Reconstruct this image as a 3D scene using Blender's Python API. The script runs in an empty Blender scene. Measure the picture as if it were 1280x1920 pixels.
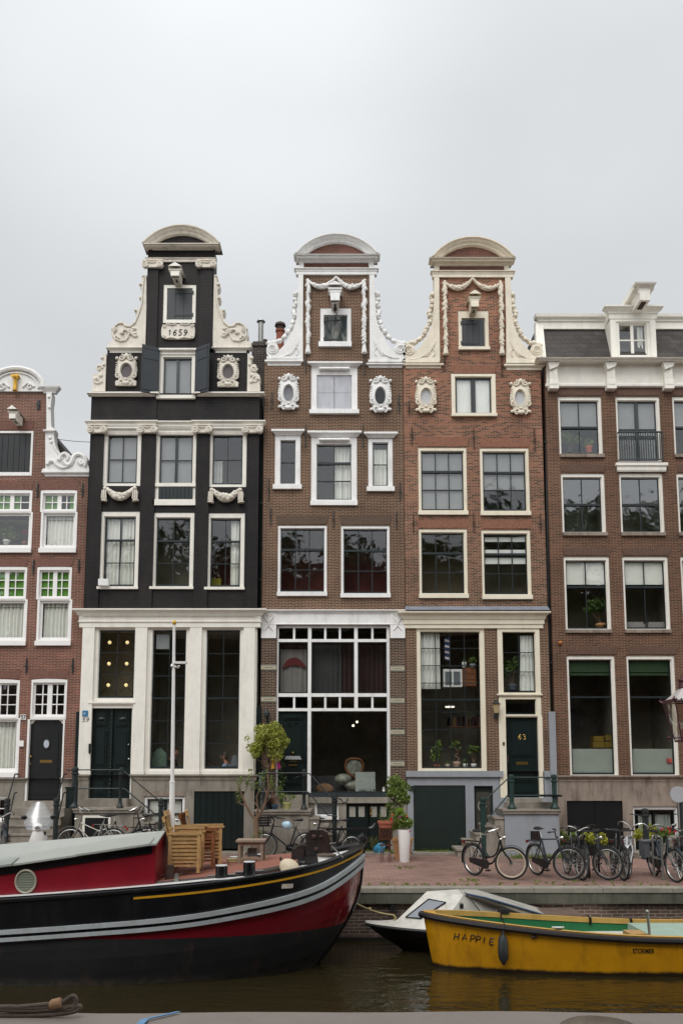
import bpy, math, random
from mathutils import Vector, Matrix
random.seed(11)
R = math.radians
SC = bpy.context.scene
COL = SC.collection
# ---------------------------------------------------------------- camera
CH = 2.35; FPX = 1610.0; PY0 = 1247.0
TH = math.atan(.12); cs = math.cos(TH); sn = math.sin(TH)
cam = bpy.data.cameras.new('camera'); camo = bpy.data.objects.new('camera', cam); COL.objects.link(camo)
camo.location = (0, 0, CH); camo.rotation_euler = (math.pi/2+TH, 0, 0)
cam.sensor_fit = 'HORIZONTAL'; cam.sensor_width = 36; cam.lens = 36*FPX/1280; cam.shift_y = (PY0-960)/1280
cam.clip_start = .05; cam.clip_end = 2000
SC.camera = camo
SC.view_settings.view_transform = 'Standard'; SC.view_settings.look = 'None'
SC.view_settings.exposure = .03; SC.view_settings.gamma = 1
SC.render.resolution_x = 682; SC.render.resolution_y = 1024
# ---------------------------------------------------------------- world: overcast
SUN_EL = R(52); SUN_AZ = R(200)
w = bpy.data.worlds.new("World"); SC.world = w; w.use_nodes = True
nt = w.node_tree; N = nt.nodes; L = nt.links; N.clear()
out = N.new('ShaderNodeOutputWorld'); bg = N.new('ShaderNodeBackground'); bg.inputs[1].default_value = .1
sky = N.new('ShaderNodeTexSky'); sky.sky_type = 'NISHITA'; sky.sun_disc = False; sky.sun_elevation = SUN_EL; sky.sun_rotation = SUN_AZ
tc = N.new('ShaderNodeTexCoord')
sx = N.new('ShaderNodeSeparateXYZ'); L.new(tc.outputs['Generated'], sx.inputs[0])
ramp = N.new('ShaderNodeValToRGB'); L.new(sx.outputs[2], ramp.inputs[0])
e = ramp.color_ramp.elements
e[0].position = 0; e[0].color = (.74, .755, .77, 1)
e[1].position = 1; e[1].color = (1.12, 1.13, 1.14, 1)
for p, cc in ((.24, (.79, .80, .81)), (.38, (.70, .72, .735)), (.53, (.70, .725, .745)), (.64, (.735, .76, .775))):
    q = e.new(p); q.color = cc+(1,)
nz = N.new('ShaderNodeTexNoise'); nz.inputs['Scale'].default_value = 1.9; nz.inputs['Detail'].default_value = 4; nz.inputs['Roughness'].default_value = .45
mpn = N.new('ShaderNodeMapping'); mpn.inputs['Scale'].default_value = (1, 1, 2.2); mpn.inputs['Location'].default_value = (.3, .2, .75)
L.new(tc.outputs['Generated'], mpn.inputs[0]); L.new(mpn.outputs[0], nz.inputs['Vector'])
mr = N.new('ShaderNodeMapRange'); mr.inputs[1].default_value = .3; mr.inputs[2].default_value = .72; mr.inputs[3].default_value = .93; mr.inputs[4].default_value = 1.10
L.new(nz.outputs[0], mr.inputs[0])
# brighter where the sun stands behind the cloud (high, slightly left)
dp = N.new('ShaderNodeVectorMath'); dp.operation = 'DOT_PRODUCT'
nv = N.new('ShaderNodeVectorMath'); nv.operation = 'NORMALIZE'; L.new(tc.outputs['Generated'], nv.inputs[0])
L.new(nv.outputs[0], dp.inputs[0]); dp.inputs[1].default_value = Vector((-.14, .72, .68)).normalized()
mg = N.new('ShaderNodeMapRange'); mg.interpolation_type = 'SMOOTHSTEP'; mg.inputs[1].default_value = .95; mg.inputs[2].default_value = 1.0; mg.inputs[3].default_value = 1; mg.inputs[4].default_value = 1.17
L.new(dp.outputs['Value'], mg.inputs[0])
mm = N.new('ShaderNodeMath'); mm.operation = 'MULTIPLY'; L.new(mr.outputs[0], mm.inputs[0]); L.new(mg.outputs[0], mm.inputs[1])
# sky gain raised behind the camera, added to brighten the facades
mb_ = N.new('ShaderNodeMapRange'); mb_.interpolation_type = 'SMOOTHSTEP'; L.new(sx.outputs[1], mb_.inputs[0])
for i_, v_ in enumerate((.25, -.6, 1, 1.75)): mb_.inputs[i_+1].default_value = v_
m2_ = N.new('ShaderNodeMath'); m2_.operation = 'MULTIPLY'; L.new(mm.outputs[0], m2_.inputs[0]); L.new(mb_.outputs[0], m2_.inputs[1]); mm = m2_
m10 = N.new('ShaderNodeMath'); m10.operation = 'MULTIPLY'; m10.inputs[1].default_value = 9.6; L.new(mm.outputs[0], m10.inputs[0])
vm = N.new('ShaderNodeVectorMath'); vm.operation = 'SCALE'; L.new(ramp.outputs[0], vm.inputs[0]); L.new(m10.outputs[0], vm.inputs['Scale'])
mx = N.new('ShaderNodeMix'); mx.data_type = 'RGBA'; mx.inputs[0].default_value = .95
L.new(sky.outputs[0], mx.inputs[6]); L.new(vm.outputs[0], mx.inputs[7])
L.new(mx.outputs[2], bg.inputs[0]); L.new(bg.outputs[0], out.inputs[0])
# ---------------------------------------------------------------- sun behind cloud: weak and very soft
sun = bpy.data.lights.new('sun', 'SUN'); sun.energy = 1.5; sun.angle = R(35); sun.color = (1, .97, .93)
so = bpy.data.objects.new('sun', sun); COL.objects.link(so)
sd = Vector((math.sin(SUN_AZ)*math.cos(SUN_EL), math.cos(SUN_AZ)*math.cos(SUN_EL), math.sin(SUN_EL)))
so.rotation_euler = sd.to_track_quat('Z', 'Y').to_euler(); so.location = (0, 0, 60)

# ---------------------------------------------------------------- photo measurement -> metres
def zof(py, Y):
    t = (PY0-py)/FPX
    return CH+Y*(sn+t*cs)/(cs-t*sn)
def pt(px, py, Y):
    z = zof(py, Y); d = Y*cs+(z-CH)*sn
    return (px-640)*d/FPX, z
def P3(px, py, Y):
    x, z = pt(px, py, Y); return Vector((x, Y, z))
def gz(px, py, z=0.0):
    t = (PY0-py)/FPX
    Y = (z-CH)*(cs-t*sn)/(sn+t*cs); d = Y*cs+(z-CH)*sn
    return Vector(((px-640)*d/FPX, Y, z))

# ---------------------------------------------------------------- materials
def lin(h):
    h = h.lstrip('#'); o = []
    for i in (0, 2, 4):
        c = int(h[i:i+2], 16)/255
        o.append(c/12.92 if c <= .04045 else ((c+.055)/1.055)**2.4)
    return tuple(o)
MC = {}
def base_mat(name):
    m = bpy.data.materials.new(name); m.use_nodes = True
    nt = m.node_tree; b = nt.nodes['Principled BSDF']
    return m, nt, nt.nodes, nt.links, b
def mixc(N, L, a, b, f, mode='MIX'):
    x = N.new('ShaderNodeMix'); x.data_type = 'RGBA'; x.blend_type = mode
    for s, v in ((0, f), (6, a), (7, b)):
        if hasattr(v, 'links'): L.new(v, x.inputs[s])
        else: x.inputs[s].default_value = v if s == 0 else (tuple(v)+(1,))[:4]
    return x.outputs[2]
def mrange(N, L, v, a, b, c, d):
    x = N.new('ShaderNodeMapRange'); L.new(v, x.inputs[0])
    for i, k in enumerate((a, b, c, d)): x.inputs[i+1].default_value = k
    return x.outputs[0]
def noise(N, L, co, scale, detail=3, rough=.5, sc=None):
    n = N.new('ShaderNodeTexNoise'); n.inputs['Scale'].default_value = scale; n.inputs['Detail'].default_value = detail; n.inputs['Roughness'].default_value = rough
    if sc:
        m = N.new('ShaderNodeMapping'); m.inputs['Scale'].default_value = sc; L.new(co, m.inputs[0]); co = m.outputs[0]
    L.new(co, n.inputs['Vector']); return n.outputs[0]
def mat(name, col, rough=.6, var=.12, vs=3.0, dirt=0, dirtcol='#3a352b', metal=0, bump=0, bs=40, spec=.5, coat=0):
    if name in MC: return MC[name]
    m, nt, N, L, b = base_mat(name)
    if isinstance(col, str): col = lin(col)
    co = N.new('ShaderNodeTexCoord').outputs['Object']
    c = mixc(N, L, tuple(x*(1-var) for x in col), tuple(min(1, x*(1+var)) for x in col), mrange(N, L, noise(N, L, co, vs, 5, .6), .3, .7, 0, 1))
    if dirt:
        d1 = noise(N, L, co, 5, 5, .65, (1, 1, .22)); d2 = noise(N, L, co, 1.3, 3)
        mu = N.new('ShaderNodeMath'); mu.operation = 'MULTIPLY'
        L.new(mrange(N, L, d1, .45, .75, 0, 1), mu.inputs[0]); L.new(mrange(N, L, d2, .35, .65, .25*dirt, dirt), mu.inputs[1])
        c = mixc(N, L, c, lin(dirtcol), mu.outputs[0])
    L.new(c, b.inputs['Base Color'])
    b.inputs['Roughness'].default_value = rough; b.inputs['Metallic'].default_value = metal
    b.inputs['Specular IOR Level'].default_value = spec; b.inputs['Coat Weight'].default_value = coat
    if bump:
        bp = N.new('ShaderNodeBump'); bp.inputs['Strength'].default_value = bump; bp.inputs['Distance'].default_value = .01
        L.new(noise(N, L, co, bs, 4), bp.inputs['Height']); L.new(bp.outputs[0], b.inputs['Normal'])
    MC[name] = m; return m
def brick(name, c1, c2, mortar, bw=.19, rh=.0465, ms=.0052, c3=None, zr=None, var=.2, dirt=.25, rough=.85, dirtcol='#2b2521', odd=None, flat=False, off=.5):
    m, nt, N, L, b = base_mat(name)
    co = N.new('ShaderNodeTexCoord').outputs['Object']
    s = N.new('ShaderNodeSeparateXYZ'); L.new(co, s.inputs[0])
    a = N.new('ShaderNodeMath'); a.operation = 'ADD'; L.new(s.outputs[0], a.inputs[0])
    cb = N.new('ShaderNodeCombineXYZ')
    if flat:
        L.new(s.outputs[0], cb.inputs[0]); L.new(s.outputs[1], cb.inputs[1])
    else:
        L.new(s.outputs[1], a.inputs[1]); L.new(a.outputs[0], cb.inputs[0]); L.new(s.outputs[2], cb.inputs[1])
    # slight wander so courses are not ruler straight
    wn = noise(N, L, co, .8, 2)
    wv = N.new('ShaderNodeVectorMath'); wv.operation = 'ADD'; L.new(cb.outputs[0], wv.inputs[0])
    wc = N.new('ShaderNodeCombineXYZ'); L.new(mrange(N, L, wn, 0, 1, -.03, .03), wc.inputs[1]); L.new(mrange(N, L, wn, 0, 1, .03, -.03), wc.inputs[0]); L.new(wc.outputs[0], wv.inputs[1])
    def bt(off2):
        t = N.new('ShaderNodeTexBrick'); L.new(wv.outputs[0], t.inputs['Vector'])
        t.inputs['Scale'].default_value = 1; t.inputs['Brick Width'].default_value = bw; t.inputs['Row Height'].default_value = rh
        t.inputs['Mortar Size'].default_value = ms; t.inputs['Mortar Smooth'].default_value = .3; t.inputs['Bias'].default_value = 0
        t.offset = off; t.squash = 1; t.squash_frequency = 2
        return t
    t = bt(0)
    t.inputs['Mortar'].default_value = lin(mortar)+(1,)
    k1 = lin(c1); k2 = lin(c2)
    if zr:
        f = mrange(N, L, mixv(N, L, s.outputs[2], noise(N, L, co, .9, 4, .6)), zr[0], zr[1], 0, 1)
        L.new(mixc(N, L, lin(zr[2]), k1, f), t.inputs['Color1']); L.new(mixc(N, L, lin(zr[3]), k2, f), t.inputs['Color2'])
    else:
        t.inputs['Color1'].default_value = k1+(1,); t.inputs['Color2'].default_value = k2+(1,)
    c = t.outputs[0]
    if odd:   # some burnt or pale bricks
        t2 = bt(0); t2.inputs['Color1'].default_value = (0, 0, 0, 1); t2.inputs['Color2'].default_value = (1, 1, 1, 1); t2.inputs['Mortar'].default_value = (0, 0, 0, 1)
        g = N.new('ShaderNodeRGBToBW'); L.new(t2.outputs[0], g.inputs[0])
        c = mixc(N, L, c, lin(odd[0]), mrange(N, L, g.outputs[0], 1-odd[1]-.04, 1-odd[1], 0, .6))
    v_a = mrange(N, L, noise(N, L, co, .7, 6, .65), .3, .7, 1-var, 1+var); v_b = mrange(N, L, noise(N, L, co, .33, 3, .6, (1, 1, 1.6)), .4, .6, 1-var*.8, 1+var*.8)
    v_m = N.new('ShaderNodeMath'); v_m.operation = 'MULTIPLY'; L.new(v_a, v_m.inputs[0]); L.new(v_b, v_m.inputs[1]); v = v_m.outputs[0]
    vm = N.new('ShaderNodeVectorMath'); vm.operation = 'SCALE'; L.new(c, vm.inputs[0]); L.new(v, vm.inputs['Scale'])
    c = vm.outputs[0]
    if dirt:
        c = mixc(N, L, c, lin(dirtcol), mrange(N, L, noise(N, L, co, 1.6, 6, .7, (1, 1, .35)), .5, .75, 0, dirt*2))
    L.new(c, b.inputs['Base Color']); b.inputs['Roughness'].default_value = rough; b.inputs['Specular IOR Level'].default_value = .25
    bp = N.new('ShaderNodeBump'); bp.inputs['Strength'].default_value = .5; bp.inputs['Distance'].default_value = .006; bp.invert = True
    L.new(t.outputs['Fac'], bp.inputs['Height']); L.new(bp.outputs[0], b.inputs['Normal'])
    MC[name] = m; return m
def mixv(N, L, z, n):
    a = N.new('ShaderNodeMath'); a.operation = 'MULTIPLY_ADD'; L.new(n, a.inputs[0]); a.inputs[1].default_value = 4; L.new(z, a.inputs[2]); return a.outputs[0]
def glass(name, tint=(.93, .94, .92), refl=1.6, add=.01, rough=0.045, wav=.5):
    m = bpy.data.materials.new(name); m.use_nodes = True; nt = m.node_tree; N = nt.nodes; L = nt.links; N.clear()
    o = N.new('ShaderNodeOutputMaterial'); t = N.new('ShaderNodeBsdfTransparent'); t.inputs[0].default_value = tint+(1,)
    g = N.new('ShaderNodeBsdfGlossy'); g.inputs['Roughness'].default_value = rough; g.inputs[0].default_value = (.95, .97, 1, 1)
    f = N.new('ShaderNodeLayerWeight'); pw = N.new('ShaderNodeMath'); pw.operation = 'POWER'; pw.inputs[1].default_value = 4; L.new(f.outputs['Facing'], pw.inputs[0])
    ma = N.new('ShaderNodeMath'); ma.operation = 'MULTIPLY_ADD'; ma.inputs[1].default_value = .9; ma.inputs[2].default_value = .05*refl+add; ma.use_clamp = True
    L.new(pw.outputs[0], ma.inputs[0]); mx = N.new('ShaderNodeMixShader'); L.new(ma.outputs[0], mx.inputs[0]); L.new(t.outputs[0], mx.inputs[1]); L.new(g.outputs[0], mx.inputs[2])
    L.new(mx.outputs[0], o.inputs[0])
    co = N.new('ShaderNodeTexCoord').outputs['Object']
    bp = N.new('ShaderNodeBump'); bp.inputs['Strength'].default_value = wav; bp.inputs['Distance'].default_value = .02
    L.new(noise(N, L, co, 2.2, 2, .4), bp.inputs['Height']); L.new(bp.outputs[0], g.inputs['Normal'])
    MC[name] = m; return m
def emis(name, col, st):
    m, nt, N, L, b = base_mat(name); b.inputs['Base Color'].default_value = lin(col)+(1,)
    b.inputs['Emission Color'].default_value = lin(col)+(1,); b.inputs['Emission Strength'].default_value = st; return m
def leafmat(name, c1, c2, tr=.35):
    m, nt, N, L, b = base_mat(name)
    co = N.new('ShaderNodeTexCoord').outputs['Object']
    g = N.new('ShaderNodeNewGeometry')
    c = mixc(N, L, lin(c1), lin(c2), mrange(N, L, noise(N, L, co, 9, 3, .7), .35, .65, 0, 1))
    r = mixc(N, L, c, lin(c2), g.outputs['Random Per Island'])
    L.new(r, b.inputs['Base Color']); b.inputs['Roughness'].default_value = .45
    t = N.new('ShaderNodeBsdfTranslucent'); L.new(r, t.inputs[0])
    ms = N.new('ShaderNodeMixShader'); ms.inputs[0].default_value = tr; L.new(b.outputs[0], ms.inputs[1]); L.new(t.outputs[0], ms.inputs[2])
    L.new(ms.outputs[0], N['Material Output'].inputs[0]); MC[name] = m; return m

# ---------------------------------------------------------------- mesh builder
OFF = {}
class MB:
    def __init__(s): s.v = []; s.f = []; s.m = []; s.mi = 0; s.c = []
    def cut(s): s.c.append((len(s.v), len(s.f))); return s
    def V(s, *p):
        n = len(s.v); s.v.extend(tuple(q) for q in p); return n
    def F(s, *f):
        for q in f: s.f.append(tuple(q)); s.m.append(s.mi)
    def box(s, x0, x1, y0, y1, z0, z1):
        x0, x1 = min(x0, x1), max(x0, x1); y0, y1 = min(y0, y1), max(y0, y1); z0, z1 = min(z0, z1), max(z0, z1)
        n = s.V((x0,y0,z0),(x1,y0,z0),(x1,y1,z0),(x0,y1,z0),(x0,y0,z1),(x1,y0,z1),(x1,y1,z1),(x0,y1,z1))
        s.F(*[[n+i for i in q] for q in ((0,3,2,1),(4,5,6,7),(0,1,5,4),(1,2,6,5),(2,3,7,6),(3,0,4,7))]); return s
    def quad(s, a, b, c, d):
        n = s.V(a, b, c, d); s.F((n, n+1, n+2, n+3)); return s
    def prism(s, poly, y0, y1):           # polygon in x,z pushed from y0 (front) to y1
        k = len(poly); n = s.V(*[(x, y0, z) for x, z in poly]); s.V(*[(x, y1, z) for x, z in poly])
        s.F([n+i for i in range(k)], [n+k+i for i in reversed(range(k))])
        for i in range(k):
            j = (i+1) % k; s.F((n+j, n+i, n+k+i, n+k+j))
        return s
    def slab(s, poly, z0, z1):            # polygon in x,y
        k = len(poly); n = s.V(*[(x, y, z1) for x, y in poly]); s.V(*[(x, y, z0) for x, y in poly])
        s.F([n+i for i in range(k)], [n+k+i for i in reversed(range(k))])
        for i in range(k):
            j = (i+1) % k; s.F((n+j, n+i, n+k+i, n+k+j))
        return s
    def mould(s, x0, x1, z0, z1, Y, prof, close=True):   # prof: (projection m, height fraction) from bottom to top; mitred returns
        pr = [(p, z0+(z1-z0)*h) for p, h in prof]
        if Y > 20: pr = [(p, CH+(z-CH)*(1-p/Y)) for p, z in pr]+[(.0, z1)]     # sizes were read off the front edges; the top slopes back to the wall
        n = len(s.v)
        for p, z in pr: s.V((x0-p, Y+.1, z), (x0-p, Y-p, z), (x1+p, Y-p, z), (x1+p, Y+.1, z))
        for i in range(len(pr)-1):
            a = n+4*i; b = a+4
            for j in range(3): s.F((a+j, a+j+1, b+j+1, b+j))
        s.F((n, n+3, n+2, n+1)); e = n+4*(len(pr)-1); s.F((e, e+1, e+2, e+3)); return s
    def tube(s, pts, r, n=8, cap=True, sq=1.0, ring=False):
        pts = [Vector(p) for p in pts]; k = len(pts)
        if k < 2: return s
        rs = r if isinstance(r, (list, tuple)) else [r]*k
        up = None; st = len(s.v)
        for i, p in enumerate(pts):
            if ring: d = pts[(i+1) % k]-pts[i-1]
            else: d = pts[min(i+1, k-1)]-pts[max(i-1, 0)]
            if d.length < 1e-9: d = Vector((0, 0, 1))
            d.normalize()
            if up is None:
                up = Vector((0, 0, 1)) if abs(d.z) < .9 else Vector((0, 1, 0))
            a = d.cross(up)
            if a.length < 1e-6: a = d.orthogonal()
            a.normalize(); b = a.cross(d); up = b
            for j in range(n):
                t = 2*math.pi*j/n; s.v.append(tuple(p+a*math.cos(t)*rs[i]+b*math.sin(t)*rs[i]*sq))
        rng = k if ring else k-1
        for i in range(rng):
            for j in range(n):
                a = st+i*n+j; b = st+i*n+(j+1) % n; c = st+((i+1) % k)*n+(j+1) % n; d = st+((i+1) % k)*n+j
                s.F((a, b, c, d))
        if cap and not ring:
            s.F([st+j for j in reversed(range(n))], [st+(k-1)*n+j for j in range(n)])
        return s
    def ball(s, c, r, n=8, m=6):
        if not isinstance(r, (tuple, list)): r = (r, r, r)
        st = len(s.v); s.V((c[0], c[1], c[2]+r[2]))
        for i in range(1, m):
            t = math.pi*i/m
            for j in range(n):
                p = 2*math.pi*j/n; s.v.append((c[0]+r[0]*math.sin(t)*math.cos(p), c[1]+r[1]*math.sin(t)*math.sin(p), c[2]+r[2]*math.cos(t)))
        e = s.V((c[0], c[1], c[2]-r[2]))
        for j in range(n):
            s.F((st, st+1+j, st+1+(j+1) % n)); s.F((e, e-n+(j+1) % n, e-n+j))
        for i in range(m-2):
            for j in range(n):
                a = st+1+i*n; s.F((a+j, a+n+j, a+n+(j+1) % n, a+(j+1) % n))
        return s
    def lathe(s, prof, cx, cy, n=16, axis='z', cz=0):
        st = len(s.v); k = len(prof)
        for r, h in prof:
            for j in range(n):
                t = 2*math.pi*j/n; a = r*math.cos(t); b = r*math.sin(t)
                if axis == 'z': s.v.append((cx+a, cy+b, h))
                elif axis == 'y': s.v.append((cx+a, cy+h, cz+b))
                else: s.v.append((cx+h, cy+a, cz+b))
        for i in range(k-1):
            for j in range(n):
                a = st+i*n+j; b = st+i*n+(j+1) % n; s.F((a, b, b+n, a+n))
        s.F([st+j for j in reversed(range(n))], [st+(k-1)*n+j for j in range(n)]); return s
    def tf(s, start, M):
        for i in range(start, len(s.v)): s.v[i] = tuple(M @ Vector(s.v[i]))
        return s
    def build(s, name, m, parent=None, smooth=True, ang=38, label=None):
        if s.c:                     # several equal parts collected in one builder: one object each
            cs_ = [q for q in s.c if q != (0, 0)]; b_ = [(0, 0)]+cs_+[(len(s.v), len(s.f))]; first = None
            for (v0, f0), (v1, f1) in zip(b_, b_[1:]):
                if f1 <= f0: continue
                k = MB(); k.v = s.v[v0:v1]; k.f = [tuple(i-v0 for i in q) for q in s.f[f0:f1]]; k.m = s.m[f0:f1]
                o = k.build(name, m, parent, smooth, ang, label); first = first or o
            return first
        off = OFF.get(parent.name, Vector((0, 0, 0))) if parent else Vector((0, 0, 0))
        me = bpy.data.meshes.new(name)
        me.from_pydata([(v[0]-off.x, v[1]-off.y, v[2]-off.z) for v in s.v], [], s.f)
        ms = m if isinstance(m, (list, tuple)) else [m]
        for q in ms: me.materials.append(q)
        if len(ms) > 1: me.polygons.foreach_set('material_index', s.m)
        if smooth:
            me.polygons.foreach_set('use_smooth', [True]*len(me.polygons))
            me.set_sharp_from_angle(angle=R(ang))
        me.update()
        o = bpy.data.objects.new(name, me); COL.objects.link(o)
        if parent:
            o.parent = parent; OFF[o.name] = off
        if label: o['label'] = label
        return o
def tag(o, label, cat, group=None):
    o['label'] = label; o['category'] = cat
    if group: o['group'] = group
    return o
def thing(name, label, cat, loc=(0, 0, 0), rz=0, group=None, world=True):
    o = bpy.data.objects.new(name, None); COL.objects.link(o); o.location = loc; o.rotation_euler = (0, 0, rz)
    o.empty_display_size = .2
    OFF[o.name] = Vector(loc) if world else Vector((0, 0, 0))
    return tag(o, label, cat, group)
def single(mb, name, m, label, cat, group=None, smooth=True, loc=None):
    """a thing that is one mesh, origin at its base"""
    xs = [v[0] for v in mb.v]; ys = [v[1] for v in mb.v]; zs = [v[2] for v in mb.v]
    c = Vector(((min(xs)+max(xs))/2, (min(ys)+max(ys))/2, min(zs))) if loc is None else Vector(loc)
    mb.v = [(a-c.x, b-c.y, d-c.z) for a, b, d in mb.v]
    o = mb.build(name, m, None, smooth); o.location = c
    return tag(o, label, cat, group)
def struct(mb, name, m, kind='structure', label=None):
    o = mb.build(name, m, None, False); o['kind'] = kind
    if label: o['label'] = label
    return o

# ---------------------------------------------------------------- palette
CREAM = mat('cream_paint', '#eae6dc', .5, .04, 4, .3, '#9a9385')
WHITE = mat('white_paint', '#ebeae8', .5, .04, 4, .4, '#98948a')
WHITE2 = mat('white_gloss', '#eceae7', .35, .03, 4, .12, '#a5a197')
CREAM2 = mat('pale_yellow_paint', '#e6ddc8', .5, .04, 4, .25, '#98907c')
STONEW = mat('cream_carved_stone', '#dcd5c8', .7, .07, 6, .5, '#7e776b', bump=.3, bs=20)
STONEW2 = mat('white_carved_stone', '#e6e5e2', .7, .05, 6, .3, '#8e8c85', bump=.3, bs=20)
STONEW3 = mat('beige_carved_stone', '#e0d6c3', .7, .05, 6, .35, '#8e8470', bump=.3, bs=20)
DKGREEN = mat('dark_green_paint', '#14201f', .3, .2, 3)
SASH = mat('blue_black_sash_paint', '#20282a', .35, .15)
SASHG = mat('grey_sash_paint', '#32383b', .4, .15)
BLACKP = mat('black_paint', '#17181a', .35, .2)
IRON = mat('wrought_iron', '#1b2423', .5, .25, 8)
RUSTI = mat('rusty_iron', '#3e2c24', .8, .35, 14)
STONE = mat('grey_blue_stone', '#8a8378', .8, .2, 1.8, .9, '#4b453b', bump=.3, bs=30)
STONED = mat('stained_stone', '#8d7f73', .85, .2, 2, 1.1, '#45392f', bump=.3, bs=30)
GREYP = mat('grey_painted_stone', '#8f9399', .7, .06, 3, .3, '#63645f')
STEP = mat('step_stone', '#8f877c', .8, .15, 4, .6, '#47443a', bump=.3)
SLATE = brick('slate_shingles', '#3b3835', '#4a4643', '#232120', .3, .17, .006, var=.25, dirt=.2, dirtcol='#5a4e48', rough=.7)
LEAD = mat('lead_flashing', '#7c8088', .55, .2, 5, .5, '#4d4d4c')
ZINC = mat('galvanised_steel', '#9a9a95', .4, .1, 8, 0, metal=.8)
CHROME = mat('chrome', '#c9c9c6', .18, .05, 8, metal=1)
CURT = mat('white_curtain', '#e4e4de', .9, .04, 6)
CURT2 = mat('grey_net_curtain', '#b4b6b2', .9, .08, 6)
BLINDG = mat('grey_blind', '#8f9092', .9, .06, 3)
ROOM = mat('dark_room', '#8d8777', .9, .35, 1.2)
ROOMR = mat('maroon_room', '#75403f', .9, .35, 1.5)
ROOMG = mat('grey_room', '#7c7c7c', .9, .2, 1.2)
ROOMB = mat('tan_room', '#8a7d68', .9, .25, 1.0)
GLASS = glass('window_glass')
GLASSD = glass('shop_glass', (.8, .83, .81), 1.3, .01)
GLASSC = glass('clear_glass', (.93, .95, .94), 1.2, .01)
WOOD = mat('teak', '#b08c5c', .6, .25, 9, .2, '#5b4226')
WOODD = mat('dark_teak', '#7b4a29', .6, .25, 9)
WOODG = mat('weathered_wood', '#8f7d6e', .8, .2, 9, .3)
B57 = brick('purple_red_brick', '#784a3d', '#5b382d', '#9a8a7c', var=.18, dirt=.15, ms=.007, zr=(3.5, 13, '#86483a', '#653a30'))
B59 = brick('black_painted_brick', '#252221', '#1d1a1a', '#121010', ms=.008, var=.28, dirt=.25, dirtcol='#39322e', rough=.6)
B61 = brick('dark_brown_brick', '#624435', '#432f25', '#a38f79', var=.16, dirt=.22, ms=.0068, odd=('#6b4a3c', .15))
B61P = brick('shopfront_brown_brick', '#4f372d', '#3a2a23', '#a39683', ms=.005, var=.12, dirt=.1)
B61T = brick('red_pediment_brick', '#74423a', '#57332d', '#8c7f6f', var=.1, dirt=.1)
B63 = brick('orange_red_brick', '#99604a', '#744837', '#a38e79', .165, .0465, .0066, var=.15, dirt=.2, zr=(5.5, 15.5, '#5f4a3c', '#47372c'), odd=('#3d2e26', .34))
B65 = brick('reddish_brown_brick', '#644335', '#50362a', '#8f7a65', var=.14, dirt=.12, ms=.006, odd=('#402d26', .12))
BCH = brick('sooty_chimney_brick', '#4a423c', '#3a3430', '#77706a', .2, .06, .008, var=.2)
ARCHB = {}
for k, (a, b) in dict(B57=('#755045', '#5b3a31'), B61=('#584538', '#4a362d'), B63=('#8a5c48', '#6f4433'), B65=('#5d4336', '#4c3027')).items():
    ARCHB[k] = mat('arch_brick_'+k.lower(), a, .85, .35, 26)
MORTAR = mat('lime_mortar', '#837566', .9, .1)
# ---------------------------------------------------------------- house parts
S1 = 1/66.5      # metres per photo pixel on the facade plane (small widths only)
class House:
    def __init__(s, label, Y, px, py=1600, name='canal_house'):
        s.Y = Y; x, z = pt(px, py, Y); s.root = thing(name, label, 'house', (x, Y, 0)); s.holes = []
    def r(s, x0, y0, x1, y1, Y=None):
        Y = Y or s.Y; ym = (y0+y1)/2
        X0, _ = pt(x0, ym, Y); X1, _ = pt(x1, ym, Y); return X0, zof(y1, Y), X1, zof(y0, Y)
    def wall(s, rects, m, th=.28, name='wall', dy=0, deep=None):
        mb = MB(); Y = s.Y+dy
        for rc in rects:
            x0, z0, x1, z1 = rc
            hs = [(max(a, x0), max(b, z0), min(c, x1), min(d, z1)) for a, b, c, d in s.holes if a < x1 and c > x0 and b < z1 and d > z0]
            xs = sorted({x0, x1, *[h[0] for h in hs], *[h[2] for h in hs]}); zs = sorted({z0, z1, *[h[1] for h in hs], *[h[3] for h in hs]})
            for i in range(len(xs)-1):
                for j in range(len(zs)-1):
                    cx = (xs[i]+xs[i+1])/2; cz = (zs[j]+zs[j+1])/2
                    if any(h[0] < cx < h[2] and h[1] < cz < h[3] for h in hs): continue
                    mb.quad((xs[i], Y, zs[j]), (xs[i+1], Y, zs[j]), (xs[i+1], Y, zs[j+1]), (xs[i], Y, zs[j+1]))
            for a, b, c, d in hs:
                mb.quad((a, Y, b), (a, Y+th, b), (a, Y+th, d), (a, Y, d)); mb.quad((c, Y, b), (c, Y, d), (c, Y+th, d), (c, Y+th, b))
                if d < z1: mb.quad((a, Y, d), (a, Y+th, d), (c, Y+th, d), (c, Y, d))
                if b > z0: mb.quad((a, Y, b), (c, Y, b), (c, Y+th, b), (a, Y+th, b))
            dd = deep if deep else 9.0
            mb.quad((x0, Y, z0), (x0, Y, z1), (x0, Y+dd, z1), (x0, Y+dd, z0)); mb.quad((x1, Y, z0), (x1, Y+dd, z0), (x1, Y+dd, z1), (x1, Y, z1))
            mb.quad((x0, Y, z1), (x1, Y, z1), (x1, Y+dd, z1), (x0, Y+dd, z1)); mb.quad((x0, Y+dd, z0), (x0, Y+dd, z1), (x1, Y+dd, z1), (x1, Y+dd, z0))
        return mb.build(name, m, s.root, False)
    def part(s, mb, name, m, smooth=True, label=None, parent=None):
        return mb.build(name, m, parent or s.root, smooth, label=label)

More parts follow.
